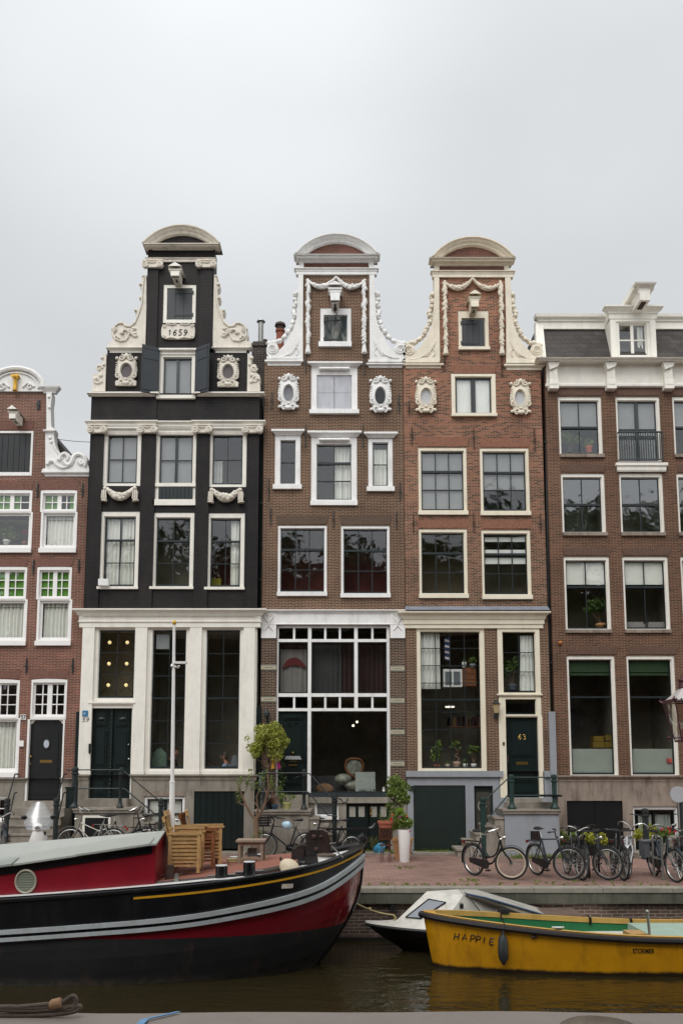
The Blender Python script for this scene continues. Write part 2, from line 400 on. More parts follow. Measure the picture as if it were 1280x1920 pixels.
def curtain_mesh(mb, x0, x1, z0, z1, Y, amp=.035, wl=.11, flare=0, seed=0):
    rr = random.Random(seed); n = max(6, int((x1-x0)/.018)); st = len(mb.v); ph = rr.random()*6
    w = [0]
    for i in range(n): w.append(w[-1]+rr.uniform(.6, 1.5))
    rows = 6
    for j in range(rows+1):
        v = j/rows; z = z1+(z0-z1)*v
        for i in range(n+1):
            u = w[i]/w[-1]; x = x0+(x1-x0)*u
            x += flare*(v**2)*(u-.5)
            mb.v.append((x, Y+amp*math.sin(ph+u*(x1-x0)/wl*6.28+.5*math.sin(u*9)+.25*v)*(0.6+.4*v)+.01*math.sin(30*u), z))
    for j in range(rows):
        for i in range(n):
            a = st+j*(n+1)+i; mb.F((a, a+n+1, a+n+2, a+1))

def window(H, rect, fw=(9, 9, 9, 9), fm=None, sm=None, cols=2, rows=(1, 1, 1), meet=None, sw=3.5, mw=1.6, g=None, room=None,
           cur=(), sill=None, rec=.07, name='window', hole=True, Y=None, midpost=0, arch=0, depth=1.3, frame=True, sashname='sash', pos=None, drop=.25):
    """rect in photo px (x0,y0,x1,y1) incl. frame; fw = frame l,r,top,bottom px"""
    Y = H.Y if Y is None else Y
    fm = fm or WHITE; sm = sm or SASH; g = g or GLASS; room = room or ROOM
    x0, z0, x1, z1 = H.r(*rect) if pos is None else pos
    if hole: H.holes.append((x0, z0, x1, z1))
    fl, fr, ft, fb = [q*S1 for q in fw]
    yf = Y+rec-.055; m = MB()
    a, b, c, d = x0+fl, z0+fb, x1-fr, z1-ft
    if frame:
        m.box(x0, a, yf, yf+.16, z0, z1); m.box(c, x1, yf, yf+.16, z0, z1); m.box(a, c, yf, yf+.16, d, z1); m.box(a, c, yf-.01, yf+.16, z0, b)
        # inner bead
        t = .018
        m.box(a, a+t, yf+.05, yf+.13, b, d); m.box(c-t, c, yf+.05, yf+.13, b, d); m.box(a+t, c-t, yf+.05, yf+.13, d-t, d)
        if sill:
            m.box(x0-sill[0]*S1, x1+sill[0]*S1, yf-.06-sill[2], yf-.012, z0-.0, z0+sill[1]*S1)
        if arch:
            k = 8; pts = [(x0, z1)]+[(x0+(x1-x0)*i/k, z1+arch*S1*(1-(2*i/k-1)**2)) for i in range(1, k)]+[(x1, z1)]
            m.prism(pts, yf, yf+.16)
    root = m.build(name, fm, H.root, False) if frame else None
    par = root or H.root
    s = sw*S1; ys = yf+.075
    sb = MB(); sb.box(a, a+s, ys, ys+.05, b, d); sb.box(c-s, c, ys, ys+.05, b, d); sb.box(a+s, c-s, ys, ys+.05, d-s, d); sb.box(a+s, c-s, ys, ys+.05, b, b+s*1.3)
    ia, ib, ic, id_ = a+s, b+s*1.3, c-s, d-s
    tot = sum(rows); zz = [id_]
    for q in rows: zz.append(zz[-1]-(id_-ib)*q/tot)
    hw = mw*S1/2
    for i, z in enumerate(zz[1:-1]):
        k = hw*2.3 if meet is not None and meet == i+1 else hw
        sb.box(ia, ic, ys+(-.02 if k != hw else .01), ys+.045, z-k, z+k)
    xx = [ia+(ic-ia)*i/cols for i in range(cols+1)]
    for i in range(1, cols):
        k = midpost*S1/2 if midpost and i == cols//2 else hw
        sb.box(xx[i]-k, xx[i]+k, ys+.012+(0 if k == hw else -.01), ys+.043, ib, id_)
    sash = sb.build(sashname, sm, par, False)
    p = MB()
    for i in range(cols):
        for j in range(len(rows)):
            t1 = random.uniform(-.006, .006); t2 = random.uniform(-.006, .006); hx = (xx[i+1]-xx[i])/2; hz = (zz[j]-zz[j+1])/2; yy = ys+.03
            p.quad((xx[i], yy-hx*t1-hz*t2, zz[j+1]), (xx[i+1], yy+hx*t1-hz*t2, zz[j+1]), (xx[i+1], yy+hx*t1+hz*t2, zz[j]), (xx[i], yy-hx*t1+hz*t2, zz[j]))
    p.build('pane', g, par, False)
    rm = MB(); yb = ys+.06; ye = yb+depth; e = .25 if depth > .5 else .0; fz = b-max(drop, 0)
    rm.quad((a-e, ye, fz), (c+e, ye, fz), (c+e, ye, d+e), (a-e, ye, d+e))
    rm.quad((a-e, yb, fz), (a-e, ye, fz), (a-e, ye, d+e), (a-e, yb, d+e)); rm.quad((c+e, yb, fz), (c+e, yb, d+e), (c+e, ye, d+e), (c+e, ye, fz))
    rm.quad((a-e, yb, fz), (c+e, yb, fz), (c+e, ye, fz), (a-e, ye, fz)); rm.quad((a-e, yb, d+e), (a-e, ye, d+e), (c+e, ye, d+e), (c+e, yb, d+e))
    rm.build('room', room, par, False)
    for q in cur:
        u0, u1, v0, v1, cm, kind = q[:6]; nm = q[6] if len(q) > 6 else ('curtain' if kind != 'flat' else 'blind')
        X0, X1, Z0, Z1 = ia+(ic-ia)*u0, ia+(ic-ia)*u1, id_-(id_-ib)*v1, id_-(id_-ib)*v0
        cb = MB(); yc = ys+(.065 if kind == 'flat' else .11)
        if kind == 'flat': cb.box(X0, X1, yc, yc+.012, Z0, Z1)
        else: curtain_mesh(cb, X0, X1, Z0, Z1, yc, flare=.12 if kind == 'flare' else 0, seed=int(abs(X0*100))+3)
        cb.build(nm, cm, par, kind != 'flat')
    return par, (a, b, c, d, ys)

def arch_lintel(H, x0, x1, y0, y1, key, spread=5, rise=2, name='brick_arch'):
    """fan of upright bricks: bottom x0..x1 at y1, top wider at y0 (px)"""
    X0, zb, X1, zt = H.r(x0, y0, x1, y1); sp = spread*S1; n = int((X1-X0)/.052); rs = rise*S1
    bk = MB(); y = H.Y-.012
    bk.prism([(X0+.005, zb+.004), (X1-.005, zb+.004), (X1+sp-.006, zt-.004), (X0-sp+.006, zt-.004)], H.Y-.007, H.Y+.02)
    o = bk.build(name, MORTAR, H.root, False)
    m = MB(); g = .0045
    for i in range(n):
        u0 = i/n; u1 = (i+1)/n
        a0 = X0+(X1-X0)*u0+g; a1 = X0+(X1-X0)*u1-g; b0 = X0-sp+(X1-X0+2*sp)*u0+g; b1 = X0-sp+(X1-X0+2*sp)*u1-g
        r0 = rs*(1-(2*u0-1)**2); q = random.uniform(-.002, .002)
        m.prism([(a0, zb+r0*.0), (a1, zb+r0*.0), (b1, zt), (b0, zt)], y+q, H.Y)
    m.build('voussoir_bricks', ARCHB[key], o, False)

def anchor(H, x, y0, y1, m=None, w=1.5):
    X, z0, X1, z1 = H.r(x, y0, x+w, y1); b = MB()
    b.box(X, X+w*S1, H.Y-.04, H.Y-.003, z0, z1); zc = (z0+z1)/2; b.box(X-.025, X+w*S1+.025, H.Y-.055, H.Y-.041, zc-.02, zc+.02)
    b.build('wall_anchor', m or IRON, H.root, False)

def spiral(mb, cx, cz, r, Y, turns=1.7, t=.018, d=1, a0=0):
    pts = []; n = int(turns*14)
    for i in range(n+1):
        u = i/n; a = a0+d*u*turns*2*math.pi; rr = r*(1-.86*u); pts.append((cx+rr*math.cos(a), Y, cz+rr*math.sin(a)))
    mb.tube(pts, [t*(1-.4*i/n) for i in range(n+1)], 6)
def curvept(pts, n=6):
    """catmull-rom through 2D/3D points"""
    P = [Vector(p) for p in pts]; o = []
    for i in range(len(P)-1):
        a, b, c, d = P[max(i-1, 0)], P[i], P[i+1], P[min(i+2, len(P)-1)]
        for k in range(n):
            t = k/n; o.append(.5*((2*b)+(c-a)*t+(2*a-5*b+4*c-d)*t*t+(3*b-a-3*c+d)*t*t*t))
    o.append(P[-1]); return o

def cartouche(H, x0, y0, x1, y1, ix, iy, iw, ih, m, gm, sq=False, base=False):
    X0, Z0, X1, Z1 = H.r(x0, y0, x1, y1); gx, gz_ = pt(ix, iy, H.Y); a = iw*S1/2; b = ih*S1/2
    cx = (X0+X1)/2; cz = (Z0+Z1)/2; hw = (X1-X0)/2; hh = (Z1-Z0)/2
    n = 48; o = MB(); Y = H.Y
    outer = []; inner = []
    for i in range(n):
        t = 2*math.pi*i/n; c, s = math.cos(t), math.sin(t); p = .62
        k = 1+.05*math.cos(8*t)+.02*math.cos(14*t)
        ex = math.copysign(abs(c)**p, c)*hw*.93*k; ez = math.copysign(abs(s)**p, s)*hh*.9*k
        if s < -.35: ex *= .86
        outer.append((cx+ex, cz+ez)); inner.append((gx+a*c, gz_+b*s))
    def ring(A, ya, B, yb):
        k = o.V(*[(x, ya, z) for x, z in A]); o.V(*[(x, yb, z) for x, z in B])
        for i in range(n):
            j = (i+1) % n; o.F((k+i, k+j, k+n+j, k+n+i))
    mid = [((p[0]*.42+q[0]*.58), (p[1]*.42+q[1]*.58)) for p, q in zip(outer, inner)]
    ring(outer, Y, outer, Y-.06); ring(outer, Y-.06, mid, Y-.10); ring(mid, Y-.10, [(gx+(q[0]-gx)*1.12, gz_+(q[1]-gz_)*1.1) for q in inner], Y-.12)
    ring([(gx+(q[0]-gx)*1.12, gz_+(q[1]-gz_)*1.1) for q in inner], Y-.12, inner, Y-.03)
    # volutes, crest and foot
    for s in (-1, 1):
        spiral(o, cx+s*hw*.42, cz+hh*.80, hw*.30, Y-.11, 1.4, .030, s, R(90))
        spiral(o, cx+s*hw*.70, cz-hh*.38, hw*.26, Y-.09, 1.3, .026, -s, R(90))
        spiral(o, cx+s*hw*.36, cz-hh*.80, hw*.28, Y-.10, 1.3, .026, s, R(-90))
        o.ball((cx+s*hw*.86, Y-.07, cz+hh*.80), (.055, .05, .05)); o.ball((cx+s*hw*.80, Y-.06, cz-hh*.78), (.06, .04, .05))
        for k in range(6):
            z = cz+hh*(.5-.14*k); o.tube([(cx+s*hw*.76, Y-.09, z), (cx+s*hw*.95, Y-.07, z+.01)], .014, 5)
    o.ball((cx, Y-.1, cz+hh*.93), (.07, .06, .08)); o.ball((cx, Y-.1, cz-hh*.86), (.10, .05, .06)); o.ball((cx, Y-.10, cz-hh*.62), (.05, .04, .04))
    if base: o.box(X0+.02, X1-.02, Y-.09, Y-.01, Z0, Z0+.09)
    fr = o.build('oval_window', m, H.root)
    g = MB(); k = g.V(*[(x, Y-.032, z) for x, z in inner]); g.F([k+i for i in range(n)][::-1]); g.build('pane', gm, fr, False)

def drop(mb, x, z0, z1, Y, r, seed=0, bumps=True):
    """hanging garland of fruit from z1 down to z0"""
    rr = random.Random(seed); n = int((z1-z0)/.055)
    mb.tube([(x, Y, z1), (x, Y, z0)], r*.55, 6)
    for i in range(n):
        u = i/n; z = z1-(z1-z0)*u; k = r*(.65+.35*abs(math.sin(u*math.pi*4)))
        mb.ball((x+rr.uniform(-.3, .3)*r, Y-r*.4, z), (k*rr.uniform(.7, 1), k*.8, k*rr.uniform(.6, 1)), 6, 5)
def swag(mb, p, q, sag, Y, r, seed=0, n=14, ends=0.35):
    rr = random.Random(seed); pts = []
    for i in range(n+1):
        u = i/n; pts.append((p[0]+(q[0]-p[0])*u, Y, p[1]+(q[1]-p[1])*u-sag*4*u*(1-u)))
    mb.tube(pts, [r*(ends+(1-ends)*math.sin(math.pi*i/n)) for i in range(n+1)], 7)
    for i in range(1, n*2):
        u = i/(n*2); k = r*(ends+(1-ends)*math.sin(math.pi*u)); z = p[1]+(q[1]-p[1])*u-sag*4*u*(1-u)
        mb.ball((p[0]+(q[0]-p[0])*u, Y-k*.6, z+rr.uniform(-.6, .6)*k), k*rr.uniform(.45, .8), 6, 5)

def ionic(mb, x0, x1, z0, z1, Y, pr=.1):
    h = z1-z0; mb.box(x0+.03, x1-.03, Y-pr, Y+.03, z0+.02, z1-.035); mb.box(x0-.01, x1+.01, Y-pr-.03, Y+.03, z1-.034, z1)
    r = h*.40
    for s, cx in ((1, x0+r*.55), (-1, x1-r*.55)):
        mb.lathe([(r, -pr-.045), (r, -pr+.03), (r*.9, .03)], cx, Y, 16, 'y', z0+r*1.02); spiral(mb, cx, z0+r*1.02, r*.8, Y-pr-.05, 1.5, .014, s)
    mb.tube([(x0+r*1.4, Y-pr-.01, z1-.07), ((x0+x1)/2, Y-pr-.01, z1-.1), (x1-r*1.4, Y-pr-.01, z1-.07)], .02, 6)

def pediment(H, x0, x1, yb, ytop, m, tm, thick=.13, proj=.3, name='arched_pediment', inner_drop=1.0):
    """segmental arch: outer through (x0,yb) top (mid,ytop) (x1,yb)"""
    X0, zb = pt(x0, yb, H.Y); X1, _ = pt(x1, yb, H.Y); zt = zof(ytop, H.Y); h = zt-zb; c = (X1-X0)/2; cx = (X0+X1)/2
    rad = (c*c+h*h)/(2*h); zc = zt-rad; a = math.asin(min(1, c/rad)); n = 30; o = MB()
    def arc(r, ang=a): return [(cx+r*math.sin(-ang+2*ang*i/n), zc+r*math.cos(-ang+2*ang*i/n)) for i in range(n+1)]
    layers = [(0, proj), (.035, proj), (.05, proj-.06), (.10, proj-.09), (.12, proj-.15), (thick+.03, proj-.17), (thick+.05, .03)]
    prev = None
    for dr, pr in layers:
        A = arc(rad-dr); k = o.V(*[(x, H.Y-pr, max(z, zb)) for x, z in A])
        if prev is not None:
            for i in range(n): o.F((prev+i, k+i, k+i+1, prev+i+1))
        prev = k
    A = arc(rad); k = o.V(*[(x, H.Y-proj, z) for x, z in A]); o.V(*[(x, H.Y+.35, z) for x, z in A])
    for i in range(n): o.F((k+i, k+n+1+i, k+n+2+i, k+i+1))
    bk = arc(rad); k = o.V(*[(x, H.Y+.35, z) for x, z in bk]); o.F([k+i for i in range(n+1)])
    f = o.build(name, m, H.root)
    t = MB(); r2 = rad-thick-.045; a2 = math.acos(max(-1, min(1, (zb-zc)/r2))); P = [(cx+r2*math.sin(-a2+2*a2*i/n), zc+r2*math.cos(-a2+2*a2*i/n)) for i in range(n+1)]
    t.prism(P, H.Y-.035, H.Y+.3); t.build('tympanum', tm, f, False)
    return f

def hoist(H, x0, y0, x1, y1, m, length=1.0, carved=False, w=None, slot=True, hook=False):
    """lifting beam above the hatch: px box of its front end"""
    Yf = H.Y-length; a, b, c, d = H.r(x0, y0, x1, y1, Yf); o = MB(); cx = (a+c)/2; hw = (c-a)/2
    o.box(cx-hw*.55, cx+hw*.55, Yf+.06, H.Y-.005, b, d-.12)
    o.box(cx-hw*.66, cx+hw*.66, Yf, Yf+.12, b, b+(d-b)*.5)
    k_ = hw/.19; o.mould(cx-hw*.55, cx+hw*.55, b+(d-b)*.5, d, Yf+.09, [(.03*k_, 0), (.04*k_, .2), (.06*k_, .35), (.065*k_, .7), (.09*k_, .78), (.09*k_, 1)])
    k = o.V((cx-hw*1.05, Yf-.06, d), (cx+hw*1.05, Yf-.06, d), (cx+hw*1.05, H.Y-.01, d), (cx-hw*1.05, H.Y-.01, d), (cx, Yf-.06, d+.12), (cx, H.Y-.01, d+.12))
    o.F((k, k+1, k+4), (k+1, k+2, k+5, k+4), (k+3, k, k+4, k+5), (k+2, k+3, k+5))
    o.box(cx-hw*.6, cx+hw*.6, Yf+.12, H.Y-.005, d-.12, d-.001)
    f = o.build('hoisting_beam', m, H.root, False)
    if slot:
        s = MB(); s.box(cx-.025, cx+.025, Yf+.2, Yf+.38, b-.006, b+.02); s.build('pulley_slot', IRON, f, False)
    if hook:
        s = MB(); s.tube([(cx, Yf+.32, b), (cx, Yf+.32, b-.2)], .02, 6); s.tube([(cx+.05*math.sin(t), Yf+.32, b-.25-.05*math.cos(t)) for t in [k*.5 for k in range(9)]], .015, 6); s.box(cx-.05, cx+.05, Yf+.28, Yf+.36, b-.14, b-.06); s.build('pulley', RUSTI, f)
    return f

def doors_planks(H, rect, m, n=4, name='hatch_door', Y=None, parent=None, hinge=None, arch=None):
    Y = Y if Y is not None else H.Y+.05
    a, b, c, d = H.r(*rect); o = MB(); g = .006
    for i in range(n):
        x = a+(c-a)*i/n; o.box(x+g, x+(c-a)/n-g, Y, Y+.04, b, d)
    o.box(a, c, Y+.02, Y+.05, b, d)
    f = o.build(name, m, parent or H.root, False)
    if hinge:
        h = MB()
        for v in (.14, .86):
            z = b+(d-b)*v; xa, xb = (c+.02, c-(c-a)*.7) if hinge > 0 else (a-.02, a+(c-a)*.7); h.box(xa, xb, Y-.012, Y-.002, z-.02, z+.02); h.box(xa-.02, xa+.02, Y-.03, Y-.002, z-.06, z+.06)
        h.build('strap_hinge', IRON, f, False)
    return f

# stroke lettering -------------------------------------------------
GL = {'H': [[(0, 0), (.05, 1)], [(.6, 0), (.62, 1)], [(.03, .48), (.6, .5)]], 'A': [[(0, 0), (.33, 1), (.62, 0)], [(.12, .36), (.52, .36)]],
      'P': [[(0, 0), (.05, 1), (.45, .97), (.58, .75), (.45, .5), (.03, .46)]], 'I': [[(.1, 0), (.12, 1)]],
      'E': [[(.5, 1), (.05, .98), (0, 0), (.52, .02)], [(.02, .5), (.42, .52)]],
      '1': [[(.05, .78), (.3, 1), (.3, 0)]], '6': [[(.58, .95), (.3, .9), (.05, .55), (.02, .2), (.25, 0), (.5, .12), (.55, .38), (.35, .55), (.06, .4)]],
      '5': [[(.6, 1), (.15, 1), (.1, .58), (.4, .62), (.58, .35), (.42, .04), (.05, .05)]],
      '9': [[(.08, 0), (.35, .1), (.58, .5), (.58, .8), (.35, 1), (.1, .88), (.08, .62), (.3, .46), (.56, .62)]],
      '7': [[(0, 1), (.58, 1), (.2, 0)]], '3': [[(.05, .9), (.3, 1), (.55, .85), (.5, .6), (.25, .52), (.55, .42), (.58, .15), (.3, 0), (.02, .1)]]}
def strokes(mb, text, fn, h, adv=.85, t=.02, slant=0, smooth=True, sq=1.0):
    x = 0
    for ch in text:
        for st in GL[ch]:
            p = [Vector((a+slant*b, b, 0)) for a, b in st]
            if smooth and len(p) > 3: p = curvept(p, 4)
            mb.tube([fn((x+q.x)*h, q.y*h) for q in p], t, 6, sq=sq)
        x += adv
def roof_prism(H, cx, halfw, ze, zt, m, dy=.3, depth=9):
    o = MB(); o.prism([(cx-halfw, ze), (cx+halfw, ze), (cx, zt)], H.Y+dy, H.Y+depth); o.build('roof', m, H.root, False)
def wingpoly(H, pts, mirror=None, clampx=None):
    P = [(mirror-x if mirror else x, y) for x, y in pts]
    q = [pt(x, y, H.Y) for x, y in P]
    return q if not mirror else q[::-1]
PROF = [(.02, 0), (.02, .12), (.06, .2), (.06, .42), (.11, .62), (.17, .72), (.19, .78), (.19, 1)]
PROFS = [(.015, 0), (.015, .3), (.05, .5), (.09, .75), (.09, 1)]
# ================================================================ number 59: black house with the dated tablet
h59 = House('black brick canal house with cream bell-like neck gable and tablet dated 1659', 24.15, 318)
H = h59
DK = SASH
cu = lambda *a: a
window(H, (193, 813, 264, 911), (7, 7, 1, 5), CREAM, SASH, 2, (1, 1), cur=[(0, 1, 0, 1, BLINDG, 'flat')])
_, q = window(H, (289, 813, 367, 948), (8, 6, 1, 41), CREAM, SASH, 2, (1, 1), midpost=5, cur=[(0, 1, 0, 1, BLINDG, 'flat')])
m = MB(); a, b, c, d = H.r(297, 912.5, 361, 937)
for i in range(9): m.box(a+(c-a)*i/9+.006, a+(c-a)*(i+1)/9-.006, H.Y-.02, H.Y+.02, b, d)
m.box(a, c, H.Y-.0, H.Y+.03, b, d)
H.part(m, 'slatted_panel', DKGREEN, False)
m = MB(); a, b, c, d = H.r(289, 906, 367, 912.5); m.box(a, c, H.Y-.03, H.Y+.02, b, d); a, b, c, d = H.r(287, 937, 368, 948); m.box(a, c, H.Y-.05, H.Y+.02, b, d); H.part(m, 'sill_rail', CREAM, False)
window(H, (389, 813, 462, 913), (8, 7, 1, 5), CREAM, SASH, 2, (1, 1), cur=[(.0, .3, .5, 1, CURT2, 'fold')], room=ROOMG)
CU = [(0, .48, 0, 1, CURT, 'fold'), (.55, 1, 0, 1, CURT, 'flare')]
for (rc, cr, rm) in (((186, 959, 260, 1105), CU, ROOMG), ((284, 961, 363, 1105), [], ROOM), ((386, 962, 458, 1106), [(.68, 1, 0, 1, CURT, 'fold')], ROOMR)):
    window(H, rc, (7, 7, 9, 6), CREAM, SASH, 2, (1, 1.02, .98), meet=1, cur=cr, room=rm, sill=(1.5, 5, .02))
# transom with bulbs, door, tall windows
window(H, (178, 1177, 254, 1316), (5, 2, 3, 7), CREAM, SASH, 2, (1, 1, 1), room=ROOMB, cur=[], depth=.9, g=GLASSC)
tb = MB()
a, b, c, d = H.r(184, 1183, 251, 1304)
for i in range(2):
    for j in range(3):
        x0 = a+(c-a)*i/2; x1 = a+(c-a)*(i+1)/2; z0 = b+(d-b)*j/3; z1 = b+(d-b)*(j+1)/3; yy = H.Y+.22
        tb.tube([(x0, yy, z0), (x1, yy, z1)], .008, 4); tb.tube([(x0, yy, z1), (x1, yy, z0)], .008, 4)
lat = H.part(tb, 'wire_lattice', RUSTI)
BULB = emis('warm_bulb', '#f3d79a', .8)
for i in range(2):
    for j in range(3):
        bm_ = MB(); bm_.ball((a+(c-a)*(i+.5)/2, H.Y+.2, b+(d-b)*(j+.5)/3), .052, 10, 8); bm_.build('light_bulb', BULB, lat)
for (rc, nm) in (((278, 1177, 351, 1450), 0), ((380, 1177, 453, 1450), 1)):
    fr59, q = window(H, rc, (4, 4, 3, 8), CREAM, SASH, 2, (1, 1, 1, 1, 1, 1), meet=3, room=ROOM, cur=([(.04, .47, .02, .13, BLINDG, 'flat')] if nm == 0 else []), depth=2.2, g=GLASSC, drop=1.15)
H.holes.append(H.r(165, 1328, 246, 1499))
zg = zof(1453, H.Y); zt = zof(1176, H.Y); zc1 = zof(1142, H.Y)
XL, _ = pt(155, 1300, H.Y); XR, _ = pt(477, 1300, H.Y)
X0, _ = pt(164.5, 950, H.Y); X1, _ = pt(484.5, 950, H.Y)
H.wall([(X0, zg, X1, zt)], CREAM, name='timber_front')
z3 = zof(737, H.Y); z2 = zof(655, H.Y); z1 = zof(468, H.Y)
H.wall([(X0, zt, X1, z3)], B59)
a, b, c, d = H.r(200, 655, 466, 738)
H.holes.append(H.r(297, 661, 366, 749))
H.wall([(a, b, c, d)], B59, name='attic_wall', deep=3)
na, nb, nc, nd = H.r(275, 468, 400.5, 656)
H.holes.append(H.r(306, 533, 367, 605))
H.wall([(na, z2-.1, nc, z1)], B59, name='gable_neck', deep=.5)
roof_prism(H, (X0+X1)/2, (X1-X0)/2-.1, z3, zof(520, H.Y), SLATE)
# pilasters (proud strips) upper storey and cream ones below
m = MB()
for a0, a1 in ((169, 190), (264.5, 289), (366, 391), (463, 484)):
    m.cut(); a, b, c, d = H.r(a0, 815, a1, 1141); m.box(a, c, H.Y-.05, H.Y+.01, b, d)
m.cut(); a, b, c, d = H.r(172, 740, 294, 789); m.box(X0, c, H.Y-.03, H.Y+.01, b, d); m.cut(); a, b, c, d = H.r(366, 740, 488, 789); m.box(a, X1, H.Y-.03, H.Y+.01, b, d)
H.part(m, 'pilaster_strips', B59, False)
m = MB()
for a0, a1 in ((151.5, 174), (251, 273.5), (354, 376.5), (456, 477)):
    m.cut(); a, b, c, d = H.r(a0, 1176, a1, 1453); m.box(a, c, H.Y-.07, H.Y+.01, b, d); m.box(a-.02, c+.02, H.Y-.09, H.Y+.01, b, b+.1)
for a0, a1 in ((273.5, 354), (376.5, 456)):
    m.cut(); a, b, c, d = H.r(a0, 1446, a1, 1453); m.box(a, c, H.Y-.04, H.Y+.02, b, d)
H.part(m, 'pilasters', CREAM, False)
m = MB(); m.mould(X0-.02, X1+.02, zt, zc1+.02, H.Y, [(.08, 0), (.08, .25), (.11, .28), (.11, .32), (.09, .34), (.09, .62), (.13, .66), (.16, .8), (.24, .9), (.26, .93), (.26, 1)])
for i in range(90):
    x = X0+(X1-X0)*i/90; z = zt+(zc1-zt)*.64; m.box(x, x+.022, H.Y-.145, H.Y-.09, z-.045, z)
H.part(m, 'shopfront_cornice', CREAM, False)
# threshold entablature over the door
a, b, c, d = H.r(167, 1316, 250, 1328); m = MB(); m.mould(a+.08, c-.02, b, d, H.Y, PROFS); H.part(m, 'door_lintel', CREAM, False)
# double door
a, b, c, d = H.r(166, 1328, 247, 1498); m = MB(); yd = H.Y+.12; mid = (a+c)/2
m.box(a+.03, c-.03, yd, yd+.06, b, d)
for s0, s1 in ((a+.03, mid-.03), (mid+.03, c-.03)):
    for v0, v1 in ((.04, .2), (.24, .32), (.36, .76), (.8, .96)):
        z0 = b+(d-b)*v0; z1_ = b+(d-b)*v1; m.box(s0+.1, s1-.1, yd-.025, yd, z0, z1_); m.box(s0+.15, s1-.15, yd-.045, yd-.02, z0+.04, z1_-.04)
    m.ball(((s0+s1)/2, yd-.04, b+(d-b)*.88), (.12, .04, .06))
m.box(mid-.03, mid+.03, yd-.06, yd, b, d)
for k in range(22): m.ball((mid, yd-.06, b+(d-b)*(k+.5)/22), .02, 6, 4)
dr = H.part(m, 'double_door', DKGREEN)
m = MB(); m.ball((c-.1, yd-.03, b+1.1), .03); m.ball((c-.12, yd-.03, b+1.5), .02); m.build('door_knob', CHROME, dr)
m = MB(); a2, b2, c2, d2 = H.r(165, 1328, 246, 1498); m.box(a2, a+.03, yd-.1, yd+.05, b, d); m.box(c-.03, c2+.02, yd-.1, yd+.05, b, d); H.part(m, 'door_frame', CREAM, False)
m = MB(); a, b, c, d = H.r(168, 1395, 172, 1413); m.box(a, c, H.Y-.11, H.Y-.07, b, d); H.part(m, 'intercom', BLACKP, False)
BLUE = mat('blue_enamel', '#3474a0', .35, .08)
m = MB(); a, b, c, d = H.r(156, 1333, 166.5, 1344); m.box(a, c, H.Y-.085, H.Y-.071, b, d); bs_ = H.part(m, 'blue_plaque', BLUE, False)
m = MB(); m.tube([(a+.05, H.Y-.09, b+.05), (a+.05, H.Y-.09, d-.05)], .006, 5); m.tube([(a+.08, H.Y-.09, b+.05), (a+.11, H.Y-.09, d-.06), (a+.06, H.Y-.09, d-.09)], .006, 5); m.build('plaque_figure', CREAM, bs_)
m = MB(); a, b, c, d = H.r(155, 1346, 166, 1354); strokes(m, '59', lambda x, y: (a+x, H.Y-.074, b+y), d-b, t=.008, slant=.3); H.part(m, 'house_number', BLACKP)
# stone plinth
zs = zof(1453, H.Y); m = MB()
pa, _ = pt(140, 1520, H.Y); pb, _ = pt(474, 1520, H.Y)
H.holes = [h for h in H.holes if h[1] < zs-.6]
H.holes = [H.r(270, 1494, 346, 1561), H.r(363, 1484, 457, 1596), H.r(166, 1452, 247, 1499)]
H.wall([(X0+.02, -.1, X1-.02, zs)], STONE, name='plinth', dy=-.02)
m = MB()
for a0, a1 in ((249, 479), (141, 164)):
    m.cut(); a, _ = pt(a0, 1460, H.Y); c, _ = pt(a1, 1460, H.Y); m.mould(a, c, zs-.17, zs+.01, H.Y-.02, [(.01, 0), (.03, .3), (.03, .5), (.08, .75), (.08, 1)])
H.part(m, 'plinth_cornice', STONE, False)
m = MB(); a, b, c, d = H.r(268, 1484, 348, 1493); m.box(a, c, H.Y-.035, H.Y, b, d); H.part(m, 'cellar_lintel', STONED, False)
window(H, (270, 1494, 346, 1561), (4, 4, 4, 4), WHITE, SASH, 2, (1, 1), hole=False, midpost=6, cur=[(0, 1, 0, 1, CURT, 'flat')], sw=3.5, mw=3)
doors_planks(H, (363, 1484, 457, 1592), DKGREEN, 8, 'cellar_door', Y=H.Y+.02)
# entablature with capitals above floor three
m = MB(); z0 = zof(801, H.Y); z1_ = zof(788.5, H.Y)
for a0, a1, p in ((169, 290, .12), (290, 368, .07), (368, 491, .12)):
    a, _ = pt(a0, 795, H.Y); c, _ = pt(a1, 795, H.Y); m.mould(a+.02, c-.02, z0-.05, z1_, H.Y-(p-.07), [(.05, 0), (.05, .3), (.07, .32), (.07, .6), (.11, .75), (.14, .88), (.14, 1)])
for a0, a1 in ((190, 266), (288, 368), (390, 464)):
    a, b, c, d = H.r(a0, 800, a1, 815); m.mould(a, c, b, d, H.Y-.01, [(.0, 0), (.02, .3), (.02, .5), (.06, .8), (.08, 1)])
H.part(m, 'entablature', CREAM, False)
m = MB()
for a0, a1 in ((168, 201), (262, 295), (364, 397), (457.5, 491)):
    m.cut(); a, b, c, d = H.r(a0, 799.5, a1, 815.5); ionic(m, a, c, b, d, H.Y-.05)
H.part(m, 'ionic_capitals', STONEW)
